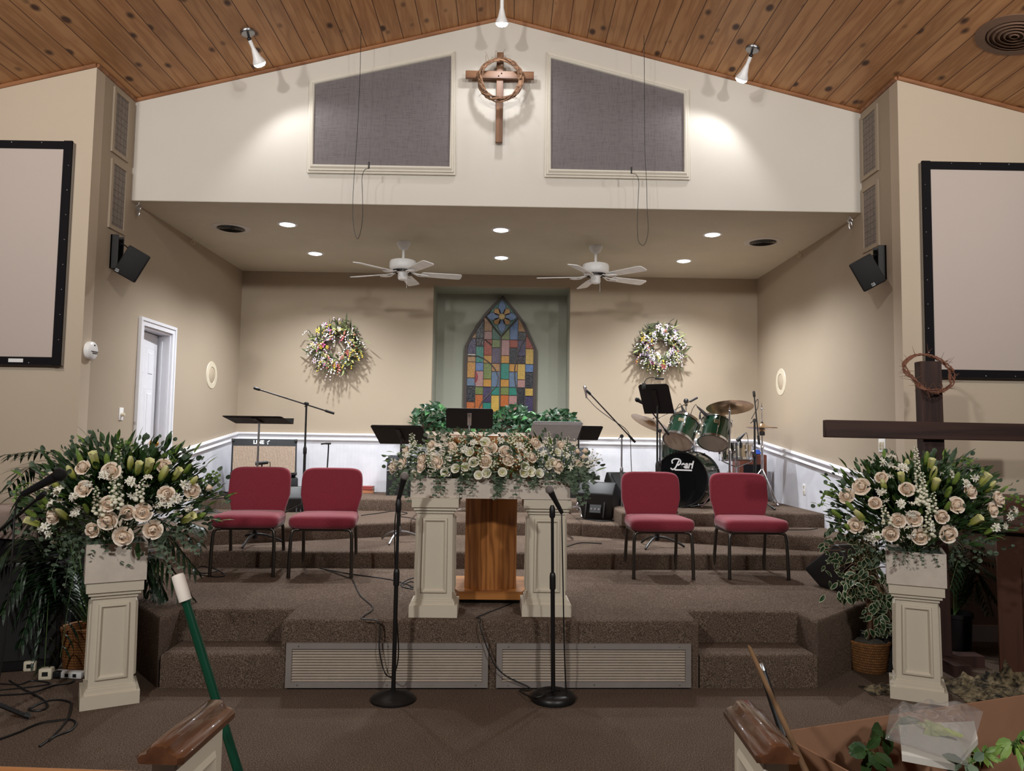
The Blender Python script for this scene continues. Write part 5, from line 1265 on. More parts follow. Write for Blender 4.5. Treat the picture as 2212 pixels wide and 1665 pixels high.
def petalmat(name, a, b, k=1.0):
    t = NT(name).set(.6, 0, .25); sp = t.n('ShaderNodeVectorMath', operation='LENGTH'); v = t.co((k, k, k)); t.l(v, sp.inputs[0])
    t.l(t.ramp(sp.outputs['Value'], [(.15, srgb(*a)), (.8, srgb(*b))]), t.b.inputs['Base Color'])
    t.b.inputs['Subsurface Weight'].default_value = .0; t.b.inputs['Subsurface Radius'].default_value = (.4, .25, .15); t.b.inputs['Subsurface Scale'].default_value = .1; return t.mat
M_ROSE = petalmat('blush_rose_petals', (244, 214, 184), (250, 236, 220))
M_WHT = petalmat('ivory_petals', (232, 230, 196), (248, 244, 232))
M_LISC = plain('green_yellow_centre', (172, 160, 62), .6)
def budmat():
    t = NT('lily_bud_gradient').set(.45, 0, .35); g = t.n('ShaderNodeSeparateXYZ'); t.l(t.co(), g.inputs[0])
    t.l(t.ramp(g.outputs['Z'], [(.0, srgb(112, 134, 58)), (.55, srgb(176, 180, 92)), (1, srgb(226, 222, 166))]), t.b.inputs['Base Color']); return t.mat
M_BUD = budmat(); M_BUDG = leafmat('green_bud', (96, 124, 50), (136, 156, 74), .45)

def petal_patch(mb, th, half, R, z0, z1, curl, nu=5, nv=4, tip=.25, mi=0, close=0):
    vs = []
    for j in range(nv+1):
        v = j/nv
        for i in range(nu+1):
            u = -1+2*i/nu
            w = math.sin(min(1, v*1.25+.12)*PI*.5)*(1-.25*v*v*abs(u)**3)
            a = th+u*half*w
            r = R*(math.sin(v*PI/2)**.75)*(1-close*max(0, v-.45)**1.5*2.4)+curl*max(0, v-.6)**2*4
            z = z0+(z1-z0)*v-tip*v*v*u*u*(z1-z0)-curl*max(0, v-.65)**2*5
            vs.append((r*math.cos(a), r*math.sin(a), z))
    k = nu+1
    mb.add(vs, [(j*k+i, j*k+i+1, (j+1)*k+i+1, (j+1)*k+i) for j in range(nv) for i in range(nu)], mi)
def rose_mesh(seed, open_=1.0):
    r = random.Random(seed); mb = MB(); o = r.random()*6
    for n, R, z0, z1, c, h, cl in ((2, .13, -.2, .72, 0, 1.9, .9), (3, .26, -.4, .74, 0, 1.35, .95), (3, .40, -.45, .68, .0, 1.25, .85), (4, .56, -.5, .56, .02, .98, .55), (5, .74*open_, -.55, .36, .07, .8, .2), (5, .92*open_, -.6, .12, .13, .74, 0)):
        for k in range(n): petal_patch(mb, o+2*PI*k/n+r.uniform(-.12, .12), h, R*r.uniform(.95, 1.06), z0, z1+r.uniform(-.04, .04), c*r.uniform(.7, 1.3), close=cl, nv=6)
        o += .8
    mb.ball((0, 0, -.5), .22, 8, 6, 1, None, (1, 1, .6))
    return mesh_of(mb, 'rose', [M_ROSE, M_STEM])
def mesh_of(mb, name, mats, smooth=60):
    me = bpy.data.meshes.new(name); me.from_pydata([tuple(v) for v in mb.v], [], mb.f)
    for m in mats: me.materials.append(m)
    me.polygons.foreach_set('material_index', mb.m); me.shade_smooth(); me.set_sharp_from_angle(angle=R_(smooth)); me.update(); return me
ROSES = [rose_mesh(s, o) for s, o in ((1, 1), (2, .85), (3, 1.08), (4, .7))]
def star_mesh(seed, n=6, cup=.35, wdt=.42):
    r = random.Random(seed); mb = MB()
    for k in range(n):
        a = 2*PI*k/n+r.uniform(-.1, .1); L = r.uniform(.85, 1.1); M = Matrix.Rotation(a, 4, 'Z')
        vs = []
        for j in range(4):
            v = j/3; w = wdt*math.sin(PI*(.12+.8*v))
            for u in (-1, 0, 1): vs.append((L*v*.95, u*w*.5, cup*math.sin(v*2.2)*1.1-(.06 if u == 0 else 0)))
        mb.add(vs, [(j*3+i, j*3+i+1, (j+1)*3+i+1, (j+1)*3+i) for j in range(3) for i in range(2)], 0, M)
    for k in range(4): mb.tube([(0, 0, 0), (.12*math.cos(k*1.6), .12*math.sin(k*1.6), .42)], .02, 4, 1)
    return mesh_of(mb, 'blossom', [M_WHT, M_LISC])
STARS = [star_mesh(1), star_mesh(2, 6, .6, .36), star_mesh(3, 5, .75, .5)]
def cluster_mesh(seed):
    "a head of three or four small trumpet blossoms"
    r = random.Random(seed); mb = MB(); src = STARS
    for k in range(4):
        d = Vector((r.uniform(-.8, .8), r.uniform(-.8, .8), r.uniform(.4, 1))).normalized(); me = r.choice(src); M = axes(d*.55, d) @ Matrix.Scale(.62, 4)
        n = len(mb.v); mb.v += [M @ v.co for v in me.vertices]; mb.f += [[i+n for i in p.vertices] for p in me.polygons]; mb.m += [p.material_index for p in me.polygons]
    return mesh_of(mb, 'blossom_cluster', [M_WHT, M_LISC])
CLUST = [cluster_mesh(s) for s in (1, 2, 3)]
def lisi_mesh(seed):
    r = random.Random(seed); mb = MB(); o = r.random()
    for n, R, z1, c in ((4, .5, .5, .05), (5, .8, .5, .16)):
        for k in range(n): petal_patch(mb, o+2*PI*k/n, .85, R, -.45, z1, c)
        o += .6
    mb.ball((0, 0, -.1), .16, 8, 6, 1)
    return mesh_of(mb, 'lisianthus', [M_WHT, M_LISC])
LISI = [lisi_mesh(s) for s in (5, 6)]
def bud_mesh(mat, n=3, open_=0):
    mb = MB(); ns = 18; prof = [(.02, 0), (.12, .06), (.16, .25), (.17, .5), (.15, .75), (.09, .93), (.03, 1)]
    if open_: prof = [(.02, 0), (.1, .08), (.15, .3), (.17, .55), (.18, .8), (.2, .95), (.15, .93), (.1, .7)]
    vs = []
    for r, z in prof:
        for j in range(ns): th = 2*PI*j/ns; q = r*(1+.13*math.cos(n*th)); vs.append((q*math.cos(th), q*math.sin(th), z))
    mb.add(vs, [(i*ns+j, i*ns+(j+1) % ns, (i+1)*ns+(j+1) % ns, (i+1)*ns+j) for i in range(len(prof)-1) for j in range(ns)])
    return mesh_of(mb, 'lily_bud', [mat])
BUDS = [bud_mesh(M_BUD), bud_mesh(M_BUD, 6, 1)]; BUDG = bud_mesh(M_BUDG)

def leaf(mb, p, d, L, W, up=None, bend=.2, mi=0, fold=.15, rows=3):
    p = Vector(p); d = Vector(d).normalized(); up = Vector(up) if up else Vector((random.uniform(-.5, .5), random.uniform(-.8, .1), 1))
    s = d.cross(up); s = s.normalized() if s.length > 1e-4 else d.orthogonal().normalized(); n = s.cross(d)
    vs = []
    for j in range(rows+1):
        v = j/rows; w = W*.5*math.sin(PI*min(1, (.1+.9*v)))**.8 if j < rows else 0
        c = p+d*(L*v)-n*(bend*L*v*v)
        vs += [c-s*w+n*(fold*w), c, c+s*w+n*(fold*w)]
    mb.add(vs, [(j*3+i, j*3+i+1, (j+1)*3+i+1, (j+1)*3+i) for j in range(rows) for i in range(2)], mi)
def round_leaf(mb, p, d, L, up=None, mi=0):
    p = Vector(p); d = Vector(d).normalized(); up = Vector(up) if up else Vector((random.uniform(-1, 1), random.uniform(-1, 1), random.uniform(-.3, 1)))
    s = d.cross(up); s = s.normalized() if s.length > 1e-4 else d.orthogonal().normalized()
    c = p+d*L*.5; n = s.cross(d)
    ring = [c+(d*math.cos(a)*.5+s*math.sin(a)*.46)*L+n*(.07*L*math.cos(2*a)) for a in [2*PI*k/9 for k in range(9)]]
    mb.add([c]+ring, [(0, 1+k, 1+(k+1) % 9) for k in range(9)], mi)

class Bouquet:
    def __init__(s, name, label, cat, base, ctr, rad, group, root=None):
        s.t = thing(name, label, cat, base, 0, group); s.b = Vector(base); s.c = Vector(ctr); s.r = Vector(rad); s.root = Vector(root) if root else Vector(base)
        s.stems = MB()
    def hit(s, px, py, k=1.0):
        "where the line of sight meets the rounded mass of the arrangement"
        d = FW+RT*((px-1106)/CF)-UP*((py-832.5)/CF); o = EYE-s.c; r = s.r*k
        D = Vector((d.x/r.x, d.y/r.y, d.z/r.z)); O = Vector((o.x/r.x, o.y/r.y, o.z/r.z))
        a, b_, c_ = D.dot(D), 2*O.dot(D), O.dot(O)-1; q = b_*b_-4*a*c_
        t = (-b_-math.sqrt(q))/(2*a) if q > 0 else -b_/(2*a)
        return EYE+d*t
    def put(s, name, me, p, size, d=None, roll=None):
        d = d or ((p-s.c)*1.0+Vector((0, -.35, .12))*1.0).normalized()
        M = axes(p-s.b, d) @ Matrix.Rotation(roll if roll is not None else random.random()*6.28, 4, 'Z') @ Matrix.Scale(size, 4)
        o = link(name, me, s.t); o.matrix_local = M
        rt = s.root+Vector((random.uniform(-.06, .06), random.uniform(-.05, .05), 0))
        m = p.lerp(rt, .5)+Vector((0, 0, .05)); s.stems.tube(smoothpath([p-s.b-d*size*.4, p-s.b-d*size*1.4, m-s.b, rt-s.b], 3), .0028, 5); return o
    def flowers(s, roses=(), buds=(), gbuds=(), stars=(), lisi=(), rs=.047, small=()):
        for i, (x, y) in enumerate(roses): p = s.hit(x, y); s.put('rose', ROSES[i % 3], p, rs*random.uniform(.9, 1.12))
        for i, (x, y) in enumerate(small): p = s.hit(x, y); s.put('rosebud', ROSES[3], p, rs*.72, Vector((random.uniform(-.3, .3), -.2, 1)))
        for i, (x, y) in enumerate(buds):
            p = s.hit(x, y); d = ((p-s.root)+Vector((0, -.1, .1))).normalized(); L = random.uniform(.1, .13); s.put('lily_bud', BUDS[i % 2], p-d*L*.5, L, d)
        for i, (x, y) in enumerate(gbuds):
            p = s.hit(x, y); d = ((p-s.root)+Vector((0, -.05, .15))).normalized(); L = random.uniform(.075, .1); s.put('green_lily_bud', BUDG, p-d*L*.5, L, d)
        for i, (x, y) in enumerate(stars): p = s.hit(x, y); s.put('blossom_cluster', CLUST[i % 3], p, random.uniform(.036, .05))
        for i, (x, y) in enumerate(lisi): p = s.hit(x, y); s.put('lisianthus', LISI[i % 2], p, random.uniform(.034, .042))
    def spike(s, a, b, n=26, r=.010, k=1.02, mat=None):
        A, B = s.hit(*a, k), s.hit(*b, k); mb = MB().tube([B-s.b, A-s.b], [.003, .0015], 5, 1)
        for i in range(n):
            f = i/n; p = B.lerp(A, f)-s.b; th = i*2.4; o = Vector((math.cos(th), math.sin(th), .25))*(.026-.016*f); q = r*(1.25-.8*f)
            mb.tube([p, p+o], .0012, 4, 1); mb.ball(p+o, q, 7, 5, 0, None, (1, 1, .8))
        mb.build('blossom_spike', [mat or M_WHT, M_STEM], s.t)
    def curl(s, px, py, n=34):
        c = s.hit(px, py, 1.03)-s.b; mb = MB(); pts = smoothpath([c+Vector((-.05, .03, -.06)), c+Vector((-.03, 0, .02)), c+Vector((.02, -.01, .035)), c+Vector((.055, -.02, .0))], 5)
        mb.tube(pts, .003, 5, 1)
        for i in range(n):
            p = pts[i % len(pts)]; th = i*2.4; o = Vector((math.cos(th), math.sin(th)*.7, math.sin(th+1)))*.016
            round_leaf(mb, p+o*.4, o, .019, None, 0)
        mb.build('green_bell_spray', [M_LEAF2, M_STEM], s.t, fix=False)
    def foliage(s, n, L, W, mat, name='foliage', low=-.4, kmin=.35, kmax=1.02, zk=.5, euc=False, seed=3, reach=None):
        random.seed(seed); mb = MB()
        for i in range(n):
            th = random.random()*2*PI; z = random.uniform(low, 1); q = math.sqrt(max(0, 1-z*z*.9)); k = random.uniform(kmin, kmax)
            if reach and random.random() < .12: k *= reach
            p = s.c+Vector((s.r.x*q*math.cos(th), s.r.y*q*math.sin(th), s.r.z*z))*k
            d = ((p-s.root).normalized()+Vector((random.uniform(-.5, .5), random.uniform(-.6, .2), random.uniform(-.5, .6)))*zk)
            if euc: round_leaf(mb, p-s.b, d, L*random.uniform(.6, 1.2))
            else: leaf(mb, p-s.b, d, L*random.uniform(.6, 1.25), W*random.uniform(.7, 1.2))
        o = mb.build(name, mat, s.t, smooth=0, fix=False); o['kind'] = 'stuff'; return o
    def strand(s, pts, n=12, L=.026, name='eucalyptus_strand'):
        P_ = [p-s.b for p in pts]; path = smoothpath(P_, 6); mb = MB().tube(path, .0016, 5)
        for i in range(n):
            f = (i+.5)/n; q = path[min(len(path)-1, int(f*len(path)))]; t_ = (path[min(len(path)-1, int(f*len(path))+1)]-q)
            for sgn in (-1, 1):
                d = Vector((sgn*1.0, random.uniform(-.5, .1), random.uniform(-.7, .3))); round_leaf(mb, q, d, L*(1.1-.5*f)*random.uniform(.8, 1.15))
        mb.build(name, M_EUC, s.t, smooth=0, fix=False)
    def filler(s, spots, n=16, spread=.05, r=.0052):
        mb = MB(); 
        for x, y in spots:
            c = s.hit(x, y, 1.0)-s.b
            for i in range(n):
                o = Vector((random.gauss(0, 1), random.gauss(0, .7), random.gauss(.2, .8)))*spread*.55
                mb.ball(c+o, r*random.uniform(.6, 1.3), 6, 4, 0)
                if i % 2 == 0: mb.tube([c+Vector((0, 0, -.05)), c+o], .001, 4, 1)
        o = mb.build('filler_blossoms', [M_WHT, M_STEM], s.t); o['kind'] = 'stuff'
    def done(s): s.stems.build('stems', M_STEM, s.t)

# ---- left floor arrangement
(p, w, bt, rr) = FC[0]
B1 = Bouquet('flower_arrangement', 'large arrangement of blush roses and lily buds on the left floor column', 'flowers', (p.x, p.y, bt), (p.x+.02, p.y, bt+.26), (.58, .36, .36), 'flower arrangements', (p.x, p.y, bt-.02))
random.seed(11)
B1.flowers([(180, 1055), (178, 1009), (239, 1017), (354, 1005), (359, 1067), (415, 1060), (234, 1088), (276, 1107), (308, 1106), (232, 1124), (199, 1145), (266, 1158), (330, 1144), (114, 1115), (104, 1036)],
           [(154, 1020), (205, 995), (281, 1000), (299, 1012), (354, 1022), (381, 1025), (416, 1040), (405, 1120), (119, 1045), (73, 1129), (134, 1111), (320, 1010)],
           [(175, 993), (232, 995), (91, 1093), (185, 1098), (405, 1012), (433, 1115), (95, 1080), (66, 1108)],
           [(116, 1065), (133, 1069), (167, 1073), (170, 1085), (119, 1096), (165, 1109), (101, 1140), (116, 1160), (284, 1045), (291, 1063), (318, 1040), (395, 1048), (343, 1083), (346, 1097), (375, 1078), (372, 1096), (404, 1090), (230, 1031), (194, 1039)],
           rs=.05, small=[(452, 1054)])
B1.spike((257, 950), (253, 1092), 60, .012, 1.04); B1.spike((309, 1035), (297, 1085), 24, .011); B1.spike((207, 1050), (212, 1115), 28, .011); B1.spike((240, 1010), (246, 1100), 24, .01)
for q in ((268, 972), (48, 1060), (456, 1036), (362, 993)): B1.curl(*q)
B1.foliage(1700, .09, .034, M_LEAF, seed=3, low=-.55, kmin=.2, kmax=.9, reach=1.08); B1.foliage(150, .08, .024, M_LEAF2, 'light_foliage', seed=4, kmin=.6, kmax=1.08)
B1.foliage(420, .034, .03, M_EUC, 'eucalyptus_foliage', low=-1, kmin=.75, kmax=1.12, euc=True, seed=5)
random.seed(21)
fy = p.y-w*.72
for (x0, y0), (x1, y1) in (((150, 1165), (108, 1255)), ((165, 1170), (140, 1270)), ((185, 1172), (152, 1240)), ((140, 1150), (95, 1200)), ((233, 1174), (231, 1192)), ((274, 1172), (282, 1188)), ((350, 1165), (395, 1230)), ((380, 1150), (432, 1200)), ((340, 1170), (370, 1240)), ((400, 1140), (445, 1165)), ((205, 1170), (190, 1215))):
    a, b = at(x0, y0, y=fy), at(x1, y1, y=fy-.04); B1.strand([a+Vector((0, .1, .04)), a, a.lerp(b, .5)+Vector((random.uniform(-.015, .015), -.01, 0)), b], 9 if y1-y0 > 30 else 3, .03)
b = MB(); a = at(298, 1172, y=fy-.005); leaf(b, a-B1.b, (.02, -.05, -1), .1, .035, (0, -1, 0)); b.build('hanging_leaf', M_LEAF, B1.t, smooth=0, fix=False)
B1.done()
# ---- right floor arrangement
(p, w, bt, rr) = FC[1]
B2 = Bouquet('flower_arrangement', 'large arrangement of blush roses and lily buds on the right floor column', 'flowers', (p.x, p.y, bt), (p.x+.03, p.y, bt+.25), (.60, .36, .37), 'flower arrangements', (p.x, p.y, bt-.02))
random.seed(12)
B2.flowers([(1828, 1071), (1904, 1031), (1860, 1050), (1959, 1056), (1890, 1086), (1849, 1134), (1940, 1124), (1924, 1153), (1975, 1120), (1989, 1159), (2035, 1116), (2067, 1091), (2049, 1153), (2097, 1061), (2158, 1077), (2145, 1101)],
           [(1960, 1007), (1947, 1035), (1908, 1047), (2011, 1005), (2016, 1023), (2020, 1048), (1856, 1112), (2123, 1038), (2138, 1051), (2105, 1126)],
           [(2001, 990), (1835, 1092), (1807, 1110), (2117, 1026), (2065, 1033), (2049, 1063), (2046, 1094), (2140, 1146), (1833, 1140)],
           [(1898, 1002), (1923, 998), (1951, 1018), (1929, 1021), (2044, 1024), (2079, 1049), (2097, 1028), (1909, 1073), (1945, 1092), (1968, 1101), (1965, 1148), (2183, 1102), (2176, 1112), (2148, 1138), (2161, 1135), (1874, 1148), (1879, 1168), (1893, 1160), (1905, 1055), (2000, 1135)], rs=.05)
B2.spike((1978, 965), (1990, 1090), 60, .012, 1.04); B2.spike((2016, 1062), (2014, 1110), 22, .01); B2.spike((1907, 1090), (1918, 1135), 22, .011); B2.spike((1992, 1020), (1996, 1095), 30, .012); B2.spike((2005, 1095), (2008, 1160), 26, .012)
for q in ((2077, 1004), (1792, 1074), (2184, 1087)): B2.curl(*q)
B2.foliage(1700, .09, .034, M_LEAF, seed=13, low=-.55, kmin=.2, kmax=.9, reach=1.08); B2.foliage(150, .08, .024, M_LEAF2, 'light_foliage', seed=14, kmin=.6, kmax=1.08)
B2.foliage(420, .03, .03, M_EUC, 'eucalyptus_foliage', low=-1, kmin=.75, kmax=1.12, euc=True, seed=15)
random.seed(22); fy = p.y-w*.74
for (x0, y0), (x1, y1) in (((1925, 1185), (1930, 1215)), ((1952, 1185), (1951, 1215)), ((1990, 1185), (1992, 1222)), ((2010, 1188), (2028, 1225)), ((2030, 1190), (2044, 1232)), ((1905, 1180), (1880, 1225)), ((1880, 1170), (1840, 1200)), ((2060, 1180), (2090, 1220)), ((2090, 1175), (2130, 1200)), ((1968, 1186), (1972, 1206))):
    a, b = at(x0, y0, y=fy), at(x1, y1, y=fy-.03); B2.strand([a+Vector((0, .1, .04)), a, a.lerp(b, .5)+Vector((random.uniform(-.012, .012), -.01, 0)), b], 7, .02)
B2.done()
# ---- long centre arrangement in the bridging box
B3 = Bouquet('flower_arrangement', 'long low arrangement of roses and lisianthus in the box bridging the stage columns', 'flowers', (bxc, BY, BZ1), (bxc+.01, BY, BZ1+.06), (.70, .2, .25), 'flower arrangements', (bxc, BY, BZ1-.03))
random.seed(13)
class Long(Bouquet): pass
def putlong(self, name, me, p, size, d=None, roll=None):
    self.root = Vector((max(BX0+.05, min(BX1-.05, p.x)), BY, BZ1-.03)); return Bouquet.put(self, name, me, p, size, d, roll)
B3.put = putlong.__get__(B3)
B3.flowers([(909, 1007), (876, 973), (869, 999), (911, 991), (930, 961), (943, 997), (848, 1009), (975, 966), (1060, 967), (1048, 996), (1098, 994), (1092, 976), (1158, 957), (1212, 962), (1251, 1006), (1206, 1006), (1150, 988), (1261, 1020)],
           (), (), [(1085, 950), (1003, 968), (1118, 968), (1175, 985), (1230, 990), (885, 985), (955, 975), (1128, 985), (1022, 960), (1235, 1010)],
           [(897, 1025), (888, 1026), (1006, 1009), (1024, 999), (1015, 977), (1048, 956), (985, 1012), (962, 1020), (1034, 1026), (1051, 1022), (1183, 1005), (1192, 999), (1133, 1008), (1131, 1021), (1146, 1019), (1085, 1020), (1164, 1022), (1203, 977)], rs=.044, small=[(1247, 975), (1264, 974), (1261, 987), (948, 1008)])
for a, b in (((1112, 930), (1110, 965)), ((1104, 935), (1104, 960)), ((890, 935), (892, 975)), ((1185, 932), (1188, 985)), ((1228, 942), (1215, 990)), ((1300, 990), (1262, 1003)), ((1040, 965), (1036, 1000)), ((846, 990), (868, 1010)), ((925, 960), (930, 1005)), ((975, 945), (978, 985)), ((1140, 945), (1140, 985)), ((1290, 1005), (1255, 1012))): B3.spike(a, b, 24, .0075)
B3.filler([(890, 955), (905, 965), (960, 950), (980, 950), (1003, 945), (1028, 945), (1020, 965), (990, 975), (1000, 990), (965, 985), (970, 1000), (1070, 985), (1062, 1000), (1075, 950), (1115, 950), (1120, 975), (1132, 995), (1165, 975), (1170, 995), (1195, 960), (1225, 965), (1240, 1000), (1280, 985), (1270, 1000), (880, 1010), (860, 1015), (925, 985), (1100, 1010), (1215, 1015), (1180, 1015), (1010, 1020), (935, 1015), (1225, 985), (1055, 1010)], 18, .055)
B3.foliage(300, .075, .02, M_LEAF, seed=23, low=-.25, kmin=.3, kmax=.95); B3.foliage(220, .07, .016, M_LEAF2, 'light_foliage', seed=24, kmin=.5, kmax=1.05, zk=.8); B3.foliage(330, .034, .03, M_EUC, 'eucalyptus_foliage', low=-.3, kmin=.8, kmax=1.1, euc=True, seed=25)
random.seed(33); fy = yb0-.012
for x, y1, n in ((905, 1062, 6), (938, 1073, 7), (958, 1072, 7), (992, 1075, 10), (1006, 1055, 6), (1018, 1066, 6), (1068, 1078, 12), (1078, 1070, 12), (1086, 1062, 9), (1112, 1070, 5), (1150, 1056, 9), (1156, 1050, 7), (1178, 1050, 3), (1194, 1050, 3), (1128, 1042, 5)):
    a, b = at(x+3, 1030, y=fy), at(x, y1, y=fy-.01); B3.strand([a+Vector((0, .1, .03)), a+Vector((0, 0, .005)), a.lerp(b, .5)+Vector((random.uniform(-.015, .015), 0, 0)), b], n, .03)
for (x0, y0), (x1, y1), n in (((868, 1020), (845, 1070), 9), ((872, 1030), (835, 1060), 8), ((885, 1030), (884, 1085), 9), ((1240, 1025), (1255, 1090), 14), ((1250, 1020), (1270, 1075), 13), ((1258, 1015), (1288, 1045), 9), ((1235, 1030), (1242, 1070), 12), ((1225, 1030), (1236, 1050), 9), ((1262, 1025), (1262, 1085), 13), ((1215, 1030), (1220, 1042), 7)):
    a, b = at(x0, y0, y=fy), at(x1, y1, y=fy-.01); B3.strand([a+Vector((-.02 if x0 > 1060 else .02, .08, .03)), a, a.lerp(b, .5)+Vector((random.uniform(-.02, .02), 0, 0)), b], n, .034)
B3.done()
# clear glass cylinder vases among the flowers
M_GLASS = NT('clear_glass').set(.03, 0, .5, Transmission_Weight=1.0, IOR=1.45).mat
for px, lab in ((952, 'clear glass cylinder among the centre flowers, left of the pulpit'), (985, 'clear glass cylinder among the centre flowers, before the pulpit edge')):
    c = at(px, 1030, y=BY+.09); r = .04; h = .2
    q = thing('glass_cylinder', lab, 'vase', (c.x, BY+.095, PZ+bh-.02), 0, 'glass cylinders in the centre box')
    MB().lathe([(r, 0), (r, h), (r-.003, h), (r-.003, .006), (0, .006)], 28).build('glass', M_GLASS, q)
    MB().lathe([(r-.006, .008), (r-.006, .05), (.01, .052), (0, .06)], 20).build('candle', plain('ivory_wax', (232, 226, 210), .5), q)

# ================================================================ greenery on the ledge
def heart(mb, p, d, L, up, mi=0):
    p = Vector(p); d = Vector(d).normalized(); s = d.cross(Vector(up)); s = s.normalized() if s.length > 1e-4 else d.orthogonal().normalized(); n = s.cross(d)
    o = [(0, .0), (.28, -.12), (.48, .05), (.46, .3), (.28, .62), (0, 1), (-.28, .62), (-.46, .3), (-.48, .05), (-.28, -.12)]
    vs = [p+(s*x*.95+d*y)*L+n*L*(.14*abs(x)-.2*y*y) for x, y in o]+[p+d*.35*L-n*.03*L]
    mb.add(vs, [(10, i, (i+1) % 10) for i in range(10)], mi)
def ivy(x0, x1, label, seed, n, hh, bright):
    r = random.Random(seed); cx = (x0+x1)/2; yy = 9.78
    t = thing('ivy_plant', label, 'plant', (cx, yy, LZ), 0, 'ivy plants on the ledge')
    MB().rbox((0, 0, .05), ((x1-x0)*.7, .16, .1), .02, 2).build('trough', plain('brown_trough', (84, 66, 52), .8), t)
    mb = MB(); m2 = MB(); st = MB()
    for i in range(n):
        x = r.uniform(x0, x1)-cx; e = 1-.55*abs(2*x/(x1-x0))**3; z = r.uniform(-.06, hh*e); y = r.uniform(-.2, .14)
        d = Vector((r.uniform(-1, 1), r.uniform(-1, .2), r.uniform(-.5, .7))); up = Vector((r.uniform(-.5, .5), -1, r.uniform(0, 1)))
        q = r.random()
        (heart if q < .55 else lambda m, p_, d_, L_, u_: leaf(m, p_, d_, L_*1.1, L_*.32, u_))(m2 if r.random() < bright else mb, (x, y, z), d, r.uniform(.045, .095), up)
        if i % 6 == 0: st.tube(smoothpath([(x*.5, 0, .08), (x*.8, y*.5, z*.7+.04), (x, y, z)], 3), .003, 4)
    for i in range(int(n*.06)):     # fern sprays
        x = r.uniform(x0, x1)-cx; d = Vector((r.uniform(-1, 1), r.uniform(-.9, -.1), r.uniform(-.3, .7))).normalized(); p0 = Vector((x*.8, -.05, hh*.5)); L = r.uniform(.16, .26)
        for k in range(11):
            f = k/11; c = p0+d*L*f-Vector((0, 0, .25*L*f*f)); s = d.cross(Vector((0, 0, 1))).normalized()
            for sg in (-1, 1): leaf(mb, c, s*sg+d*.5, .05*(1.1-f), .012, (0, -.4, 1))
    a = mb.build('leaves', M_IVY, t, smooth=0, fix=False); a['kind'] = 'stuff'; b = m2.build('pale_leaves', M_IVY2, t, smooth=0, fix=False); b['kind'] = 'stuff'; st.build('vines', M_STEM, t)
lx = lambda px: at(px, 905, y=9.78).x
ivy(lx(893), lx(972), 'bushy ivy on the niche ledge, at its left end', 1, 260, .36, .1)
ivy(lx(966), lx(1068), 'low ivy on the niche ledge behind the centre music stand', 2, 170, .27, .12)
ivy(lx(1064), lx(1160), 'dense ivy on the niche ledge right of the centre music stand', 3, 300, .34, .1)
ivy(lx(1152), lx(1250), 'ivy with broad leaves on the niche ledge, at its right end', 4, 240, .3, .05)

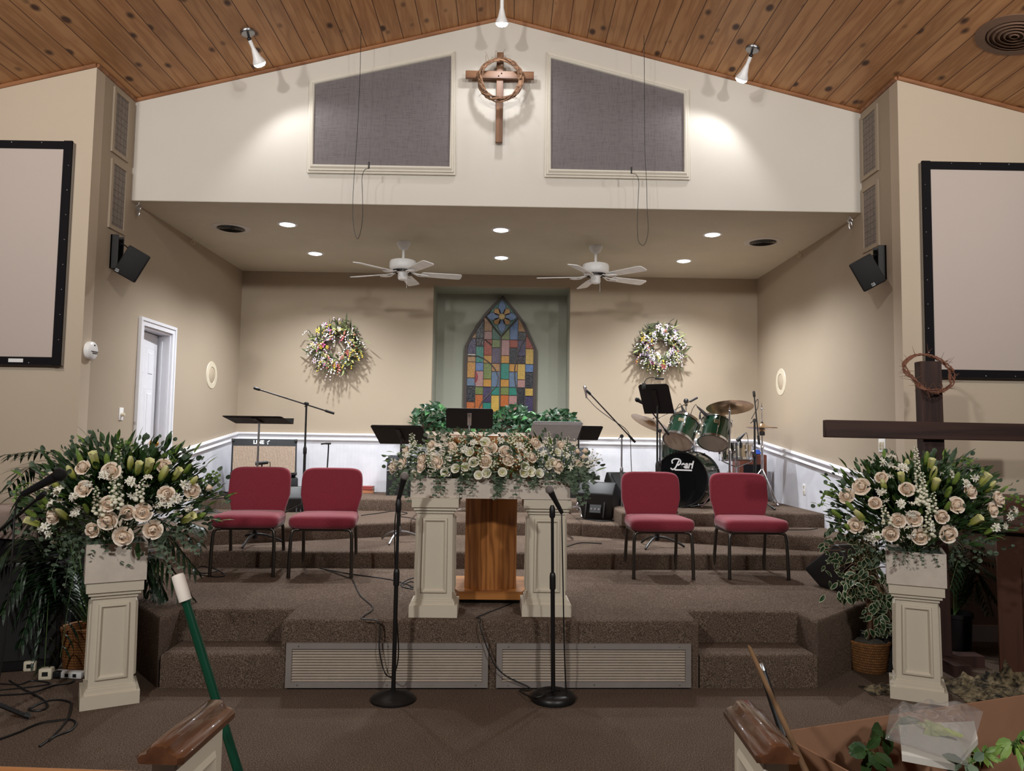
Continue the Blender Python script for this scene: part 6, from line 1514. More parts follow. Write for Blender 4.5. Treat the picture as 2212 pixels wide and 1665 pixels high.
# ================================================================ spring wreaths on the back wall
WC = [plain('wreath_flower_%d' % i, c, .6, spec=.2) for i, c in enumerate(((232, 214, 226), (240, 236, 238), (196, 92, 150), (226, 122, 116), (226, 196, 78), (214, 208, 140), (188, 168, 206)))]
def wreath(px, py, rpx, label, seed, wt):
    r = random.Random(seed); c = at(px, py, y=YB-.06); R = rpx/CF*10*.66
    t = thing('flower_wreath', label, 'wreath', (c.x, YB, c.z), 0, 'spring wreaths on the back wall')
    ring = [(R*math.cos(a), -.06+.012*math.sin(5*a), R*math.sin(a)) for a in [2*PI*i/40 for i in range(40)]]
    MB().tube(ring, .035, 8, closed=True).build('vine_ring', M_VINE, t)
    g = MB(); fl = MB()
    for i in range(560):
        a = r.random()*6.283; q = R+r.gauss(0, .05); p = Vector((q*math.cos(a), -.06-abs(r.gauss(0, .045)), q*math.sin(a)))
        sw = Vector((-math.sin(a), 0, math.cos(a)))*r.choice((-1, 1)); out = Vector((math.cos(a), 0, math.sin(a)))
        d = sw*r.uniform(.1, 1)+out*r.uniform(-.35, 1.1)+Vector((0, r.uniform(-.9, .1), 0))
        leaf(g, p, d, r.uniform(.06, .15), r.uniform(.008, .026), (0, -1, .3), r.uniform(-.1, .3), r.choice((0, 0, 1, 2)))
    g.build('leaves', [leafmat('wreath_olive', (54, 62, 40), (92, 98, 62), .7), leafmat('wreath_dark', (44, 46, 40), (70, 74, 56), .7), leafmat('wreath_light', (112, 124, 74), (150, 156, 104), .7)], t, smooth=0, fix=False)['kind'] = 'stuff'
    for i in range(105):
        a = r.random()*6.283; q = R+r.gauss(0, .06); p = Vector((q*math.cos(a), -.1-abs(r.gauss(0, .03)), q*math.sin(a))); k = r.choices(range(7), wt)[0]; out = Vector((math.cos(a)*r.uniform(-.5, 1), -.3, math.sin(a)*r.uniform(-.5, 1))).normalized()
        pts = [p+out*.018*j+Vector((0, 0, -.003*j*j)) for j in range(6)]; fl.tube(pts, .0016, 4, 7)
        for j in range(1, 6): fl.ball(pts[j]+Vector((r.uniform(-.008, .008), -.006, r.uniform(-.008, .008))), r.uniform(.006, .0115), 7, 5, k)
    fl.build('berry_sprays', WC+[M_STEM], t)['kind'] = 'stuff'
    for i in range(40):
        a = r.random()*6.283; q = R+r.gauss(0, .05); k = r.choices(range(7), wt)[0]; d = Vector((math.cos(a)*.4, -1, math.sin(a)*.4)); sz = r.uniform(.025, .042); n_ = r.choice((5, 6, 11))
        M = axes((q*math.cos(a), -.13-r.random()*.03, q*math.sin(a)), d) @ Matrix.Scale(sz, 4); mb = MB()
        for j in range(n_):
            A = Matrix.Rotation(2*PI*j/n_, 4, 'Z'); w_ = 2.2/n_
            mb.add([(0, 0, 0), (.5, -w_*.6, .12), (1, -w_*.35, .05), (1.05, 0, .0), (1, w_*.35, .05), (.5, w_*.6, .12)], [(0, 1, 2, 3, 4, 5)], 0, M @ A)
        mb.ball((0, 0, .08), .24, 8, 6, 1, M, (1, 1, .5)); mb.build('flower', [WC[k], plain('flower_centre', (120, 84, 30) if n_ == 11 else (206, 180, 80), .7)], t, smooth=0, fix=False)
wreath(729, 748, 56, 'round spring wreath with pink and yellow flowers, left of the stained glass window', 3, (4, 3, 2, 2, 2, 2, 2))
wreath(1424, 750, 52, 'round spring wreath with mostly white flowers, right of the stained glass window', 9, (4, 6, .5, 1, 1, 2, 3))

# ================================================================ palms and ficus
def frond(mb, base, ctrl, tip, leaflets=26, L=.2, W=.016, droop=.6, mi=0):
    pts = smoothpath([base, Vector(base).lerp(Vector(ctrl), .6), ctrl, tip], 8); k = len(pts)
    mb.tube(pts, [.006-.0045*i/k for i in range(k)], 5, 1)
    for i in range(leaflets):
        f = .18+.82*i/leaflets; j = min(k-2, int(f*k)); t_ = (pts[j+1]-pts[j]).normalized(); s = t_.cross(Vector((0, 0, 1)))
        s = s.normalized() if s.length > .05 else Vector((1, 0, 0)); l_ = L*math.sin(PI*(.15+.8*f))**.7*random.uniform(.85, 1.1)
        for sg in (-1, 1): leaf(mb, pts[j], s*sg*1.0+t_*.75+Vector((0, 0, .15)), l_, W, (0, 0, 1), droop, mi, .1, 4)
random.seed(41)
pp = pz(158, 1452, 0)+Vector((0, .14, 0)); t = thing('potted_palm', 'potted palm with drooping fronds behind the left floor column', 'plant', pp)
def basket(mb, r0, r1, h, n=40):
    prof = [(r0*.98, 0), (r0, .01)]+[(r0+(r1-r0)*i/10+(.004 if i % 2 else 0), h*i/10) for i in range(1, 11)]+[(r1+.01, h), (r1+.008, h+.015), (r1-.012, h+.01), (r1-.02, h-.04), (0, h-.04)]
    return mb.lathe(prof, n)
def wicker(name, a, b):
    t = NT(name).set(.7, 0, .3); v = t.co(); br = t.n('ShaderNodeTexBrick'); br.inputs['Scale'].default_value = 14; br.inputs['Color1'].default_value = srgb(*a); br.inputs['Color2'].default_value = srgb(*[c*.82 for c in a]); br.inputs['Mortar'].default_value = srgb(*b); br.inputs['Mortar Size'].default_value = .03
    sp = t.n('ShaderNodeSeparateXYZ'); t.l(v, sp.inputs[0]); at2 = t.n('ShaderNodeMath', operation='ARCTAN2'); t.l(sp.outputs['Y'], at2.inputs[0]); t.l(sp.outputs['X'], at2.inputs[1])
    m = t.n('ShaderNodeMath', operation='MULTIPLY'); t.l(at2.outputs[0], m.inputs[0]); m.inputs[1].default_value = .32
    cb = t.n('ShaderNodeCombineXYZ'); t.l(m.outputs[0], cb.inputs['X']); t.l(sp.outputs['Z'], cb.inputs['Y']); t.l(cb.outputs[0], br.inputs['Vector']); t.l(br.outputs['Color'], t.b.inputs['Base Color'])
    t.bump(br.outputs['Fac'], -.6, .01); return t.mat
basket(MB(), .13, .15, .26).build('bamboo_pot', wicker('bamboo_weave', (150, 98, 52), (66, 38, 18)), t)
fr_ = MB(); P0 = Vector((0, 0, .3)); yy = pp.y
for (cx, cy), (tx, ty), dy in (((120, 985), (8, 982), -.05), ((80, 1010), (10, 1060), .05), ((70, 1060), (15, 1130), -.1), ((60, 1160), (-20, 1225), -.2), ((70, 1200), (0, 1330), -.25), ((95, 1240), (40, 1400), -.2), ((110, 1260), (95, 1460), -.3), ((120, 1220), (60, 1480), -.1), ((160, 1240), (130, 1420), -.3), ((100, 1100), (30, 1250), .1),
                             ((300, 1110), (445, 1180), .1), ((330, 1200), (420, 1300), -.02), ((340, 1150), (430, 1240), .05), ((320, 1230), (370, 1320), .05), ((360, 1120), (440, 1140), .15), ((130, 1020), (60, 1000), .2), ((110, 1080), (-10, 1150), .2), ((150, 1050), (100, 990), .25), ((310, 1200), (330, 1330), .1), ((85, 1260), (-10, 1420), -.1)):
    frond(fr_, P0+Vector((random.uniform(-.04, .04), random.uniform(-.04, .04), 0)), at(cx, cy, y=yy+dy*.5)-pp, at(tx, ty, y=yy+dy)-pp, 26, .24, .022, .55)
o = fr_.build('fronds', [M_PALM, M_STEM], t, smooth=0, fix=False); o['kind'] = 'stuff'
# right palm in black pot
pp = pz(2079, 1408, 0)+Vector((0, .10, 0)); t = thing('potted_palm', 'small potted palm in a black pot behind the standing cross', 'plant', pp)
h = at(2079, 1322, y=pp.y).z; r = .12
MB().lathe([(r*.8, 0), (r*.95, .02), (r*1.05, h-.03), (r*1.15, h-.028), (r*1.15, h), (r*1.02, h), (r*1.0, h-.05), (0, h-.05)], 32).build('pot', M_BLACK, t)
fr_ = MB(); random.seed(43)
for (cx, cy), (tx, ty), dy in (((2110, 1240), (2160, 1310), -.1), ((2100, 1215), (2170, 1260), -.2), ((2070, 1210), (2050, 1280), -.15), ((2090, 1190), (2140, 1200), 0), ((2060, 1190), (2030, 1230), .0), ((2080, 1180), (2095, 1150), .02), ((2110, 1260), (2140, 1330), -.2), ((2120, 1215), (2190, 1230), .0)):
    frond(fr_, Vector((random.uniform(-.02, .02), 0, h-.05)), at(cx, cy, y=pp.y+dy*.5)-pp, at(tx, ty, y=pp.y+dy)-pp, 20, .17, .016, .5)
fr_.build('fronds', [M_PALM, M_STEM], t, smooth=0, fix=False)['kind'] = 'stuff'
# variegated ficus in a wicker basket
def variegated():
    t = NT('variegated_ficus_leaf').set(.4, 0, .4); t._uv = t.n('ShaderNodeAttribute', attribute_name='edge')
    t.l(t.ramp(t._uv.outputs['Fac'], [(.0, srgb(34, 62, 38)), (.62, srgb(52, 84, 50)), (.78, srgb(206, 210, 178))]), t.b.inputs['Base Color']); return t.mat
pp = pz(1902, 1462, 0)+Vector((0, .16, 0)); t = thing('potted_ficus', 'variegated ficus in a wicker basket between stage corner and right floor column', 'plant', pp)
h = at(1902, 1385, y=pp.y).z
basket(MB(), .115, .135, h).build('wicker_basket', wicker('brown_wicker', (166, 116, 70), (66, 40, 22)), t)
MB().lathe([(.118, h-.01), (.08, h+.012), (0, h+.02)], 20).build('moss', plain('grey_moss', (92, 88, 80), .95, bump=1, bscale=60), t)
tz = at(1905, 1220, y=pp.y).z
MB().tube(smoothpath([(0, 0, h-.04), (.012, 0, h+.15), (-.01, .01, tz-.1), (.01, 0, tz+.25)], 5), .014, 9).tube(smoothpath([(.03, 0, h-.04), (.045, .02, h+.2), (.02, .03, tz), (-.03, .03, tz+.2)], 5), .011, 8).build('trunk', plain('brown_bark', (108, 78, 58), .9, var=.2, scale=40), t)
vs = []; fs = []; ev = []; r = random.Random(51); st = MB()
def vleaf(p, d, L, up):
    d = d.normalized(); s = d.cross(up); s = s.normalized() if s.length > 1e-3 else d.orthogonal().normalized(); n_ = s.cross(d); W = L*.46
    n0 = len(vs)
    outl = [(0, 0), (.35, .2), (.5, .45), (.36, .75), (0, 1.0), (-.36, .75), (-.5, .45), (-.35, .2)]
    for k, e in ((1, 1.0), (.72, .55)):
        for x, y in outl: vs.append(p+s*x*W*k+d*((y-.5)*k+.5)*L-n_*(.22*y*y*L-.1*abs(x)*L)); ev.append(e)
    vs.append(p+d*.5*L-n_*.06*L); ev.append(0)
    for i in range(8): fs.append((n0+i, n0+(i+1) % 8, n0+8+(i+1) % 8, n0+8+i)); fs.append((n0+8+i, n0+8+(i+1) % 8, n0+16))
for i in range(430):
    q = r.random(); px = r.gauss(1868, 42); py = r.uniform(1120, 1300) if q < .8 else r.uniform(1290, 1370)
    if py > 1290: px = r.gauss(1905, 18)
    px = max(1782, min(1955, px)); p = at(px, py, y=pp.y+r.uniform(-.17, .2))-pp
    vleaf(p, Vector((r.uniform(-.8, .8), r.uniform(-.7, .1), r.uniform(-1, .1))), r.uniform(.05, .085), Vector((r.uniform(-.6, .6), -1, r.uniform(.1, 1))))
    if i % 5 == 0: st.tube(smoothpath([(0, .01, tz-.05), tuple(p*.5+Vector((0, 0, tz*.55))), tuple(p)], 3), .0025, 4)
me = bpy.data.meshes.new('leaves'); me.from_pydata([tuple(v) for v in vs], [], fs); me.materials.append(variegated()); at_ = me.attributes.new('edge', 'FLOAT', 'POINT'); at_.data.foreach_set('value', ev); me.update()
link('leaves', me, t)['kind'] = 'stuff'; st.build('twigs', M_VINE, t)

# ================================================================ standing cross, organ, cloth
M_DKW = wood('dark_stained_timber', (66, 44, 38), (43, 28, 24), 4, 'z', .55); M_DKX = wood('dark_stained_arm', (67, 45, 39), (44, 29, 25), 4, 'x', .55)
yx = 5.62; a = at(2007, 781, y=yx); bq = pz(2049, 1440, 0); lz = at(1774, 929, y=yx-.07)
H = a.z; t = thing('standing_cross', 'tall dark brown timber cross standing behind the right floor flowers', 'cross', (a.x+.02, yx, 0))
lean = math.atan2(-.03, H)
M = Matrix.Rotation(lean, 4, 'Y')
hw = (at(2027, 790, y=yx).x-at(1981, 790, y=yx).x)/2
MB().rbox((0, 0, H/2), (hw*2, .09, H), .006, 1, 0, M).build('upright', M_DKW, t)
zc_ = (lz.z+at(2010, 928, y=yx-.07).z)/2; wl_ = a.x-lz.x
MB().rbox((0, 0, 0), (wl_*2, .05, .128), .005, 1, 0, Matrix.Translation((0, -.072, zc_)) @ Matrix.Rotation(R_(.3), 4, 'Y')).build('crossbar', M_DKX, t)
MB().box(-.3, .3, -.06, .06, 0, .08).box(-.06, .06, -.3, -.06, 0, .08).box(-.06, .06, .06, .3, 0, .08).build('foot', M_DKW, t)
c = at(2007, 804, y=yx-.02); MT = Matrix.Translation(c) @ Matrix.Rotation(R_(58), 4, 'X')
vine_ring('crown_of_thorns', c, .168, 6, .0046, plain('thorn_branch', (122, 78, 58), .7), 'thorny twig crown hung over the top of the tall standing cross', 'crown', MT, 60, .021, 8, .075)
# organ
M_WALN = wood('dark_walnut', (78, 48, 36), (46, 27, 20), 3, 'z', .4); M_WALX = wood('dark_walnut_rail', (82, 50, 38), (50, 30, 22), 3, 'x', .4)
xo = at(2153, 1250, y=5.45).x; zt = at(2172, 1072, y=5.6).z; zm = at(2190, 1142, y=5.45).z
t = thing('organ', 'dark walnut organ console at the right edge, behind the right flowers', 'organ', (xo+.75*math.cos(R_(33))+.275*math.sin(R_(33)), 5.45-.75*math.sin(R_(33))+.275*math.cos(R_(33)), 0), R_(-33))
MB().rbox((0, 0, zm/2-.02), (1.5, .55, zm-.04), .006, 1).build('body', M_WALN, t)
MB().rbox((0, -.02, zm), (1.56, .63, .035), .008, 2).build('top_moulding', M_WALX, t)
MB().prism([(-.2, zm+.018), (.27, zm+.018), (.27, zt), (.02, zt), (-.12, zt-.05), (-.2, zt-.18)], -.7, .7, 0, Matrix(((0, 0, 1, 0), (1, 0, 0, 0), (0, 1, 0, 0), (0, 0, 0, 1)))).build('music_cabinet', M_WALN, t)
MB().rbox((0, -.278, zm*.45), (1.2, .02, zm*.6), .006, 1).build('front_panel', M_WALX, t)
# camouflage-like cloth heaped on the floor
def heapmat():
    t = NT('mottled_leaf_print_cloth').set(.85, 0, .15); n = t.noise(t.co(), 16, 4, .65); n2 = t.noise(t.co(), 42, 3)
    m = t.n('ShaderNodeMath', operation='MULTIPLY_ADD'); t.l(n2.outputs['Fac'], m.inputs[0]); m.inputs[1].default_value = .4; t.l(n.outputs['Fac'], m.inputs[2])
    t.l(t.ramp(m.outputs[0], [(.56, srgb(30, 27, 24)), (.66, srgb(70, 62, 48)), (.76, srgb(112, 99, 76)), (.9, srgb(142, 128, 102))]), t.b.inputs['Base Color']); return t.mat
M_HEAP = heapmat()
def heap(name, u0, u1, v0, v1, h, label, seed):
    c = Vector(((u0+u1)/2, (v0+v1)/2, 0)); b = bmesh.new(); nx, ny = int((u1-u0)/.018), int((v1-v0)/.018)
    g = {}
    for j in range(ny+1):
        for i in range(nx+1):
            x, y = u0+(u1-u0)*i/nx, v0+(v1-v0)*j/ny; q = Vector((x*4.2+seed, y*4.2, seed))
            e = min(1, 5*min(i/nx, 1-i/nx, j/ny, 1-j/ny)); f = noise.noise(q)
            a1 = 13*(.85*x+.5*y)+7*noise.noise(q*.75); a2 = 17*(-.45*x+.9*y)+7*noise.noise(q*.8+Vector((3, 1, 0))); a3 = 31*(.6*x+.8*y)+9*noise.noise(q*.9+Vector((7, 0, 2)))
            m1 = .55+.9*noise.noise(q*.7+Vector((0, 8, 0))); m2 = .5+.9*noise.noise(q*.8+Vector((5, 0, 1)))
            z = h*e*(.16+.6*max(0, m1)*(1-abs(math.sin(a1)))**1.3+.5*max(0, m2)*(1-abs(math.sin(a2)))**1.4+.16*(1-abs(math.sin(a3))))+.004
            dx = .05*noise.noise(q*1.7+Vector((0, 5, 0)))*(1-.0*e); g[i, j] = b.verts.new((x+dx-c.x, y+dx*.7-c.y, max(.004, z)))
    for j in range(ny):
        for i in range(nx): b.faces.new((g[i, j], g[i+1, j], g[i+1, j+1], g[i, j+1]))
    tag(MB().bm(b).build(name, M_HEAP, None, c, smooth=80, fix=False), label, 'cloth', 'leaf print cloths on the floor')
a, b = pz(2062, 1500, 0), pz(2240, 1440, 0); heap('crumpled_cloth', a.x+.0, b.x+.25, 4.72, 5.28, .15, 'crumpled tan and dark leaf print cloth on the floor right of the right column', 2.3)
a, b = pz(1838, 1470, 0), pz(1945, 1470, 0); heap('crumpled_cloth', a.x, b.x, 4.93, 5.12, .07, 'crumpled leaf print cloth at the foot of the wicker basket', 7.7)
# dark framed picture leaning on the stage side
a = pz(1839, 1438, 0); t = thing('picture_frame', 'dark picture with thin pale rim leaning at the stage side behind the basket', 'picture', (a.x+.13, 5.46, 0), R_(-48)+PI/2*0)
M = Matrix.Rotation(R_(-10), 4, 'X')
MB().box(-.13, .13, -.004, .008, .006, .25, 0, M).build('picture', M_DARK, t)
f = MB()
for q in ((-.136, -.13, 0, .256), (.13, .136, 0, .256), (-.13, .13, 0, .006), (-.13, .13, .25, .256)): f.box(q[0], q[1], -.008, .01, q[2], q[3], 0, M)
f.build('rim', M_STEEL, t)

# ================================================================ left: covered piano, loudspeaker, boom mic, adapters
xr_ = at(150, 1120, y=5.6).x; zt = at(60, 1101, y=5.62).z
t = thing('piano', 'low black piano under a grey cloth at the left edge', 'piano', (xr_-.75, 5.85, 0))
MB().rbox((0, 0, zt*.5-.01), (1.46, .42, zt-.03), .01, 1).build('case', M_BLKM, t)
MB().rbox((0, -.24, .62), (1.4, .1, .1), .01, 1).build('key_bed', M_BLACK, t)
for s in (-1, 1): MB().rbox((s*.66, -.26, .29), (.06, .06, .56), .008, 1).build('leg', M_BLACK, t)
b = bmesh.new(); nx = 70; rows = [(.235, zt-.04), (.23, zt-.005), (.0, zt), (-.225, zt-.004), (-.24, zt-.03), (-.245, zt-.1), (-.25, zt-.19)]; g = {}
for j, (y, z) in enumerate(rows):
    for i in range(nx+1):
        x = -.745+1.49*i/nx; k = max(0, j-3)/3; g[i, j] = b.verts.new((x, y-.018*k*math.sin(x*26+math.sin(x*9)*2), z-(.03*k*math.sin(x*3.1)**2 if j == 6 else 0)))
for j in range(len(rows)-1):
    for i in range(nx): b.faces.new((g[i, j], g[i+1, j], g[i+1, j+1], g[i, j+1]))
p = (xr_-.75, 5.85, 0); mb = MB().bm(b, 0, Matrix.Translation(Vector(p)+Vector((0, 0, .004)))); solo(mb, 'dust_cover', plain('grey_dust_cloth', (150, 132, 122), .85, bump=.1), 'grey cloth draped over the low black piano at the left edge', 'cloth', None, (p[0], p[1], zt), smooth=80)
t = thing('floor_speaker', 'black loudspeaker cabinet standing in the dark behind the left palm', 'loudspeaker', (at(40, 1300, y=5.2).x, 5.36, 0), R_(20))
MB().rbox((0, 0, .36), (.42, .36, .72), .02, 2).build('cabinet', M_BLACK, t); MB().rbox((0, -.182, .38), (.37, .012, .62), .005, 1).build('grille', plain('black_speaker_mesh', (14, 14, 15), .7), t)
by = 4.05; tip = at(88, 1072, y=by); tail = at(-60, 1195, y=by+.25)
bb = Vector((tail.x-.02, by+.2, 0)); mid = tip.lerp(tail, .75)
lg = pz(64, 1546, .02)-Vector((mid.x, mid.y, 0))
t = boom_stand(Vector((mid.x, mid.y, 0)), mid.z-.01, tip, tail, 'black boom microphone stand at the left edge, before the left flowers', tubeR=.011, a0=math.atan2(lg.y, lg.x), legL=Vector((lg.x, lg.y)).length*.96, legR=.013)
o = at(88, 1068, y=by); m = thing('vocal_microphone', 'black ball headed microphone reaching in from the left before the left flowers', 'microphone', o, 0, 'vocal microphones')
handheld(m, at(140, 1019, y=by-.03)-o, at(52, 1066, y=by+.02)-o, M_MESHB, M_BLACK, .034)
pts = [at(52, 1066, y=by+.02), at(38, 1080, y=by+.02), at(31, 1120, y=by+.02), at(27, 1190, y=by), at(18, 1290, y=by), at(8, 1400, y=by), at(-8, 1500, y=by)]
solo(MB().tube(smoothpath(pts, 5), .005, 6), 'microphone_cable', M_CABLE, 'black cable hanging from the boom microphone at the left edge', 'cable', None, o)
P2 = pz(150, 1463, 0); t = thing('power_strip', 'white power strip on the carpet before the bamboo pot', 'power strip', P2, R_(-6))
MB().rbox((0, 0, .022), (.2, .055, .042), .008, 2).build('body', M_WPL, t)
for k in range(3): MB().box(-.07+k*.055, -.045+k*.055, -.0285, -.0275, .01, .032).build('outlet', M_DARK, t, smooth=0)
MB().rbox((-.06, -.035, .03), (.04, .04, .04), .006, 2).build('plug', M_BLACK, t)
for px, py, sz, lab in ((66, 1448, .075, 'white power adapter on the carpet at the left, beside black cables'), (100, 1466, .08, 'white wall-plug adapter on the carpet left of the power strip')):
    q = pz(px, py, 0); t = thing('power_adapter', lab, 'adapter', q, R_(12)); MB().rbox((0, 0, sz*.45), (sz, sz*.8, sz*.9), .01, 2).build('body', M_IVORY, t); MB().box(-sz*.22, sz*.22, -sz*.403, -sz*.4, sz*.3, sz*.65).build('label_plate', M_DARK, t, smooth=0)

def floor_cable(pxs, z, label, r=.0045, mat=None, name='cable'):
    pts = [pz(x, y, z+r) for x, y in pxs]; solo(MB().tube(smoothpath(pts, 6), r, 6), name, mat or M_CABLE, label, 'cable', 'cables on the carpet', pts[0])
floor_cable([(-30, 1604), (0, 1596), (41, 1581), (83, 1563), (124, 1556), (152, 1554), (164, 1562), (152, 1577), (117, 1591), (85, 1612)], 0, 'black cable looping over the carpet, nearest at the lower left', .006)
floor_cable([(105, 1600), (144, 1556), (153, 1526), (150, 1516), (124, 1511), (97, 1515), (66, 1529), (65, 1534), (88, 1534), (102, 1525), (90, 1509), (48, 1487), (20, 1470)], 0, 'black cable with a small loop left of the left floor column', .006)
floor_cable([(-30, 1503), (0, 1501), (66, 1496), (117, 1480), (152, 1475), (160, 1468)], 0, 'black cable running to the power strip by the left column', .006)
floor_cable([(-20, 1475), (40, 1478), (70, 1470), (110, 1476), (60, 1484), (0, 1490)], 0, 'tangled black cable under the two white adapters', .005)
M_GREYC = plain('grey_cable', (84, 84, 86), .5)
floor_cable([(430, 1222), (455, 1226), (470, 1232), (440, 1238), (420, 1230), (450, 1222), (485, 1240), (470, 1246), (440, 1242), (410, 1238)], ST, 'coiled black cables under the leftmost chair')
floor_cable([(690, 1227), (760, 1240), (835, 1250), (880, 1262), (905, 1275)], ST, 'black cable running from the second chair to the left stage column')
floor_cable([(893, 1248), (880, 1252), (866, 1262), (880, 1270), (900, 1262), (886, 1256), (868, 1266), (892, 1272)], ST, 'small coil of black cable behind the left stage column')
floor_cable([(780, 1113), (820, 1108), (850, 1104), (880, 1108), (860, 1114), (885, 1118), (900, 1122)], L2, 'black cable on the riser behind the left column')
floor_cable([(1225, 1180), (1255, 1172), (1300, 1174)], L1, 'black cable on the first riser right of the right column')
floor_cable([(1270, 1122), (1300, 1126), (1330, 1124), (1345, 1118), (1320, 1114)], L2, 'black cable coiled beside the right wedge monitor')
floor_cable([(1560, 1144), (1640, 1144), (1740, 1144), (1766, 1141)], L2, 'thin black cable along the riser at the right wall')
floor_cable([(420, 1110), (436, 1104), (452, 1100), (470, 1104), (440, 1110), (410, 1114), (450, 1108), (480, 1106)], L2-.0, 'bundle of grey cables in the left rear corner', .006, M_GREYC)
floor_cable([(447, 1072), (462, 1066), (480, 1062), (495, 1066), (470, 1072), (455, 1078), (490, 1074)], L3, 'bundle of black cables by the tan grilled amplifier', .007)

# ================================================================ pews, box, poles in the foreground
M_CAPW = wood('glossy_walnut_cap', (106, 68, 45), (66, 39, 26), 3, 'y', .22, 9, .5, .4); M_RAIL = wood('honey_oak_rail', (188, 128, 74), (146, 90, 46), 3, 'x', .35, 8, .5, .2)
def pew(near, far, sgn, label):
    A, B = pz(*near, .9), pz(*far, .9); rz = math.atan2(B.y-A.y, B.x-A.x)-PI/2; L = (B-A).length
    t = thing('church_pew', label, 'pew', (A.x, A.y, 0), rz, 'church pews')
    CPR = [(-.062, -.035), (-.066, -.026), (-.066, -.012), (-.058, -.004), (-.04, .002), (-.032, .012), (-.026, .024), (-.014, .03), (.014, .03), (.026, .024), (.032, .012), (.04, .002), (.058, -.004), (.066, -.012), (.066, -.026), (.062, -.035)]
    mb = MB(); n = len(CPR); vs = []
    for y, k in ((-.026, .82), (-.012, 1), (L+.004, 1), (L+.018, .82)): vs += [(x*k*.82, y, .892+z*.72*(k if k < 1 else 1)) for x, z in CPR]
    mb.add(vs, [(r*n+i, r*n+(i+1) % n, (r+1)*n+(i+1) % n, (r+1)*n+i) for r in range(3) for i in range(n)]+[tuple(range(n-1, -1, -1)), tuple(3*n+i for i in range(n))]); mb.build('cap_rail', M_CAPW, t, smooth=30)
    MB().rbox((0, L/2, .433), (.058, L-.01, .866), .004, 1).build('end_panel', M_CREAM, t)
    for s in (-1, 1):
        m = MB(); y0, y1, z0, z1 = .05, L-.05, .12, .81; x = s*.029
        lo = [(x, y0, z0), (x, y1, z0), (x, y1, z1), (x, y0, z1)]
        vs = lo+[(x+s*.009, y0+.012, z0+.012), (x+s*.009, y1-.012, z0+.012), (x+s*.009, y1-.012, z1-.012), (x+s*.009, y0+.012, z1-.012)]+[(x+s*.002, y0+.03, z0+.03), (x+s*.002, y1-.03, z0+.03), (x+s*.002, y1-.03, z1-.03), (x+s*.002, y0+.03, z1-.03)]
        m.add(vs, [(0,1,5,4),(1,2,6,5),(2,3,7,6),(3,0,4,7),(4,5,9,8),(5,6,10,9),(6,7,11,10),(7,4,8,11),(8,9,10,11)]); m.build('panel_moulding', M_CREAM, t, smooth=25)
    x0, x1 = (.03, 2.6) if sgn > 0 else (-2.6, -.03)
    MB().rbox(((x0+x1)/2, .0, .815), (x1-x0, .04, .05), .008, 2).build('back_top_rail', M_RAIL, t)
    MB().box(x0, x1, -.006, .008, .3, .79).build('back_panel', M_CREAM, t, smooth=0)
    MB().rbox(((x0+x1)/2, L/2+.03, .43), (x1-x0, L+.02, .03), .01, 2).build('seat', M_RAIL, t)
    return A, B
pew((354, 1612), (462, 1524), -1, 'pew end with walnut cap in the left foreground, cream panelled side')
A2, B2_ = pew((1679, 1612), (1608, 1524), 1, 'pew end with walnut cap in the right foreground, holding the cardboard box')
def pole(a, b, segs, name, label, cat):
    t = thing(name, label, cat, b); d = Vector(a)-Vector(b)
    for nm, f0, f1, r0, r1, m in segs:
        mb = MB().tube([d*f0, d*(f0+(f1-f0)*.05), d*(f0+(f1-f0)*.9), d*(f0+(f1-f0)*.975), d*f1], [r0, r0, r1, r1*.9, r1*.35 if f1 > .99 else r1], 18)
        mb.build(nm, m, t)
    return t
a = at(383, 1240, y=2.12); k = at(505, 1650, y=2.12); dd = (k-a); b = a+dd*(a.z/(a.z-k.z)); b.z = .04
t = pole(a, b, (('shaft', 0, .95, .0125, .0125, plain('green_mop_handle', (12, 62, 44), .3)), ('grip', .94, 1, .0168, .0168, plain('white_foam_grip', (224, 214, 204), .7))), 'mop', 'green handled mop with a white grip leaning by the left foreground pew', 'mop')
MB().rbox((0, 0, -.01), (.26, .08, .05), .015, 2).build('mop_head', M_STEEL, t)
a = at(1617, 1394, y=2.1); k = at(1740, 1664, y=1.75); b = a+(k-a)*(a.z/(a.z-k.z)) if False else k+(k-a)*.25
pole(a, b, (('shaft', 0, 1, .0075, .006, wood('thin_stick', (116, 88, 62), (82, 60, 40), 4, 'z', .6)),), 'wooden_stick', 'thin brown stick leaning on the right foreground pew cap', 'stick')
a = at(1642, 1432, y=2.3); k = at(1690, 1580, y=2.22); b = k+(k-a)*1.5
pole(a, b, (('shaft', 0, .96, .0115, .0115, M_BLACK), ('end_cap', .95, 1, .0125, .0125, M_STEEL)), 'black_pole', 'black pole with pale end cap behind the right foreground pew', 'pole')
# open cardboard box
M_CARD = plain('brown_cardboard', (138, 102, 79), .8, spec=.2, var=.06, bump=.08, bscale=20)
zr_ = .80; c0, c1 = pz(1703, 1577, zr_), pz(2212, 1500, zr_); rz = math.atan2(c1.y-c0.y, c1.x-c0.x); Lb = 1.15; Wb = .42; u = Vector((math.cos(rz), math.sin(rz), 0)); n_ = Vector((-math.sin(rz), math.cos(rz), 0))
org = c0-n_*Wb; t = thing('cardboard_box', 'open brown cardboard box of cut greens in the right foreground', 'box', (org.x, org.y, .447), rz)
hb = zr_-.447; th = .006
mb = MB().box(0, Lb, 0, th, 0, hb*.86).box(0, Lb, Wb-th, Wb, 0, hb).box(0, th, th, Wb-th, 0, hb*.93).box(Lb-th, Lb, th, Wb-th, 0, hb).box(th, Lb-th, th, Wb-th, 0, th); mb.build('walls', M_CARD, t, smooth=0)
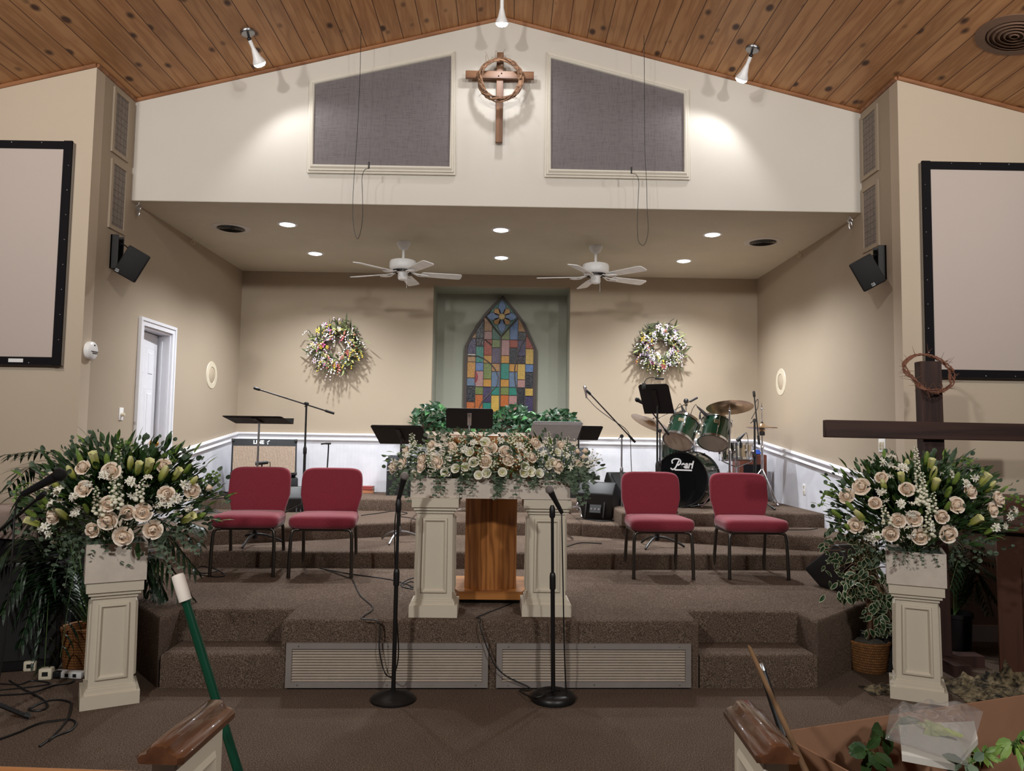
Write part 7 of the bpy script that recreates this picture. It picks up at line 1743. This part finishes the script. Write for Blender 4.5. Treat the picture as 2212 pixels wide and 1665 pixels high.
MB().box(Lb*.03, Lb*.97, Wb, Wb+.005, hb-.12, hb-.02, 0, Matrix.Translation((0, .012, -.06)) @ Matrix.Rotation(0, 4, 'X')).build('flap', M_CARD, t, smooth=0)
mb = MB()
for x0 in (.3, .62): mb.box(x0, x0+.014, Wb-th-.0015, Wb-th, hb*.66, hb*.93)
mb.build('hand_slot', plain('cardboard_crease', (120, 76, 48), .8), t)
# plastic bag and greens in the box
random.seed(61)
def wy(px, py, off):
    "point on the sight line standing off in front of the box's far wall"
    d = FW+RT*((px-1106)/CF)-UP*((py-832.5)/CF); q0 = c0-n_*off
    return EYE+d*((q0-EYE).dot(n_)/d.dot(n_))
b = bmesh.new(); nx, ny = 46, 34; g = {}
k00, k10, k01, k11 = wy(1912, 1596, .30), wy(2090, 1655, .34), wy(1922, 1536, .10), wy(2124, 1536, .08)
for lay, dz in ((0, 0), (1, .03)):
    for j in range(ny+1):
        for i in range(nx+1):
            x, y = i/nx, j/ny; q = k00.lerp(k10, x).lerp(k01.lerp(k11, x), y); e = min(1, 7*min(x, 1-x, y, 1-y)); s_ = Vector((x*3+y, y*3.2, lay*5))
            rdg = (1-2*abs(noise.noise(s_)))*.5+.35*(1-2*abs(noise.noise(s_*2.1+Vector((4, 0, 0))))); g[lay, i, j] = b.verts.new(q+Vector((0, 0, dz*e+.022*e*rdg*(1 if lay else .3))))
    for j in range(ny):
        for i in range(nx): b.faces.new((g[lay, i, j], g[lay, i+1, j], g[lay, i+1, j+1], g[lay, i, j+1]))
for i in range(nx): b.faces.new((g[0, i, 0], g[0, i+1, 0], g[1, i+1, 0], g[1, i, 0])); b.faces.new((g[0, i, ny], g[0, i+1, ny], g[1, i+1, ny], g[1, i, ny]))
tpl = NT('clear_plastic_film'); tp_ = tpl.n('ShaderNodeBsdfTransparent'); gp_ = tpl.n('ShaderNodeBsdfGlossy'); gp_.inputs['Roughness'].default_value = .13; dp_ = tpl.n('ShaderNodeBsdfDiffuse'); dp_.inputs['Color'].default_value = (.85, .87, .9, 1)
m1_ = tpl.n('ShaderNodeMixShader'); m1_.inputs[0].default_value = .24; tpl.l(tp_.outputs[0], m1_.inputs[1]); tpl.l(gp_.outputs[0], m1_.inputs[2])
m2_ = tpl.n('ShaderNodeMixShader'); m2_.inputs[0].default_value = .07; tpl.l(m1_.outputs[0], m2_.inputs[1]); tpl.l(dp_.outputs[0], m2_.inputs[2])
tpl.l(m2_.outputs[0], tpl.t.nodes['Material Output'].inputs['Surface'])
solo(MB().bm(b), 'plastic_bag', tpl.mat, 'crumpled clear plastic bag lying on the greens in the cardboard box', 'bag', None, k00, smooth=180)
P4 = [wy(1942, 1556, .13), wy(2104, 1548, .11), wy(2112, 1585, .2), wy(2062, 1640, .31), wy(1948, 1618, .31)]; cc_ = sum(P4, Vector())/5-Vector((0, 0, .012))
t = thing('floral_packet', 'pale paper packet inside the clear plastic bag', 'packet', cc_); k5 = len(P4)
MB().add([p_-cc_+Vector((0, 0, -.012)) for p_ in P4]+[p_-cc_+Vector((0, 0, -.028)) for p_ in P4], [(0, 1, 2, 3, 4), (9, 8, 7, 6, 5)]+[(i, (i+1) % 5, 5+(i+1) % 5, 5+i) for i in range(5)]).build('wrapper', plain('pale_paper', (206, 202, 194), .7), t)
mb = MB(); cq = wy(2040, 1590, .22)-cc_
for k in range(5): leaf(mb, cq+Vector((-.05+.025*k, 0, .0)), (.3-.15*k, .2, .03), .1, .035, (0, -.3, 1), .05)
mb.build('pale_green_leaf', plain('pale_green', (170, 182, 116), .6), t, smooth=0, fix=False)
def greens(px, py, off, n, L, W, label, seed, mat):
    r = random.Random(seed); c = wy(px, py, off); t = thing('cut_greens', label, 'greens', c, 0, 'cut greens in the cardboard box'); mb = MB(); st = MB()
    for i in range(n):
        d = Vector((r.uniform(-1, 1), r.uniform(-.9, .3), r.uniform(-.9, .35))).normalized(); p = d*r.uniform(.0, L*.5); p.y = min(p.y, .02); leaf(mb, p, d, L*r.uniform(.7, 1.2), W*r.uniform(.8, 1.2), (r.uniform(-.4, .4), -1, .6), .2); st.tube([(0, 0, -.04), p*.5, p], .002, 4)
    mb.build('leaves', mat, t, smooth=0, fix=False)['kind'] = 'stuff'; st.build('stems', M_STEM, t)
greens(1876, 1618, .08, 8, .048, .036, 'dark broad leaves at the left inside the cardboard box', 1, M_LEAF)
greens(1912, 1580, .06, 5, .07, .035, 'broad leaves half under the clear plastic bag', 5, M_LEAF)
greens(2120, 1628, .16, 26, .035, .014, 'small green sprigs right of the clear plastic bag', 2, M_LEAF2)
greens(2190, 1600, .14, 12, .06, .025, 'green leaves at the right end of the cardboard box', 3, M_LEAF2)
greens(2092, 1648, .33, 7, .04, .024, 'grey-green leaves before the clear plastic bag', 4, M_EUC)
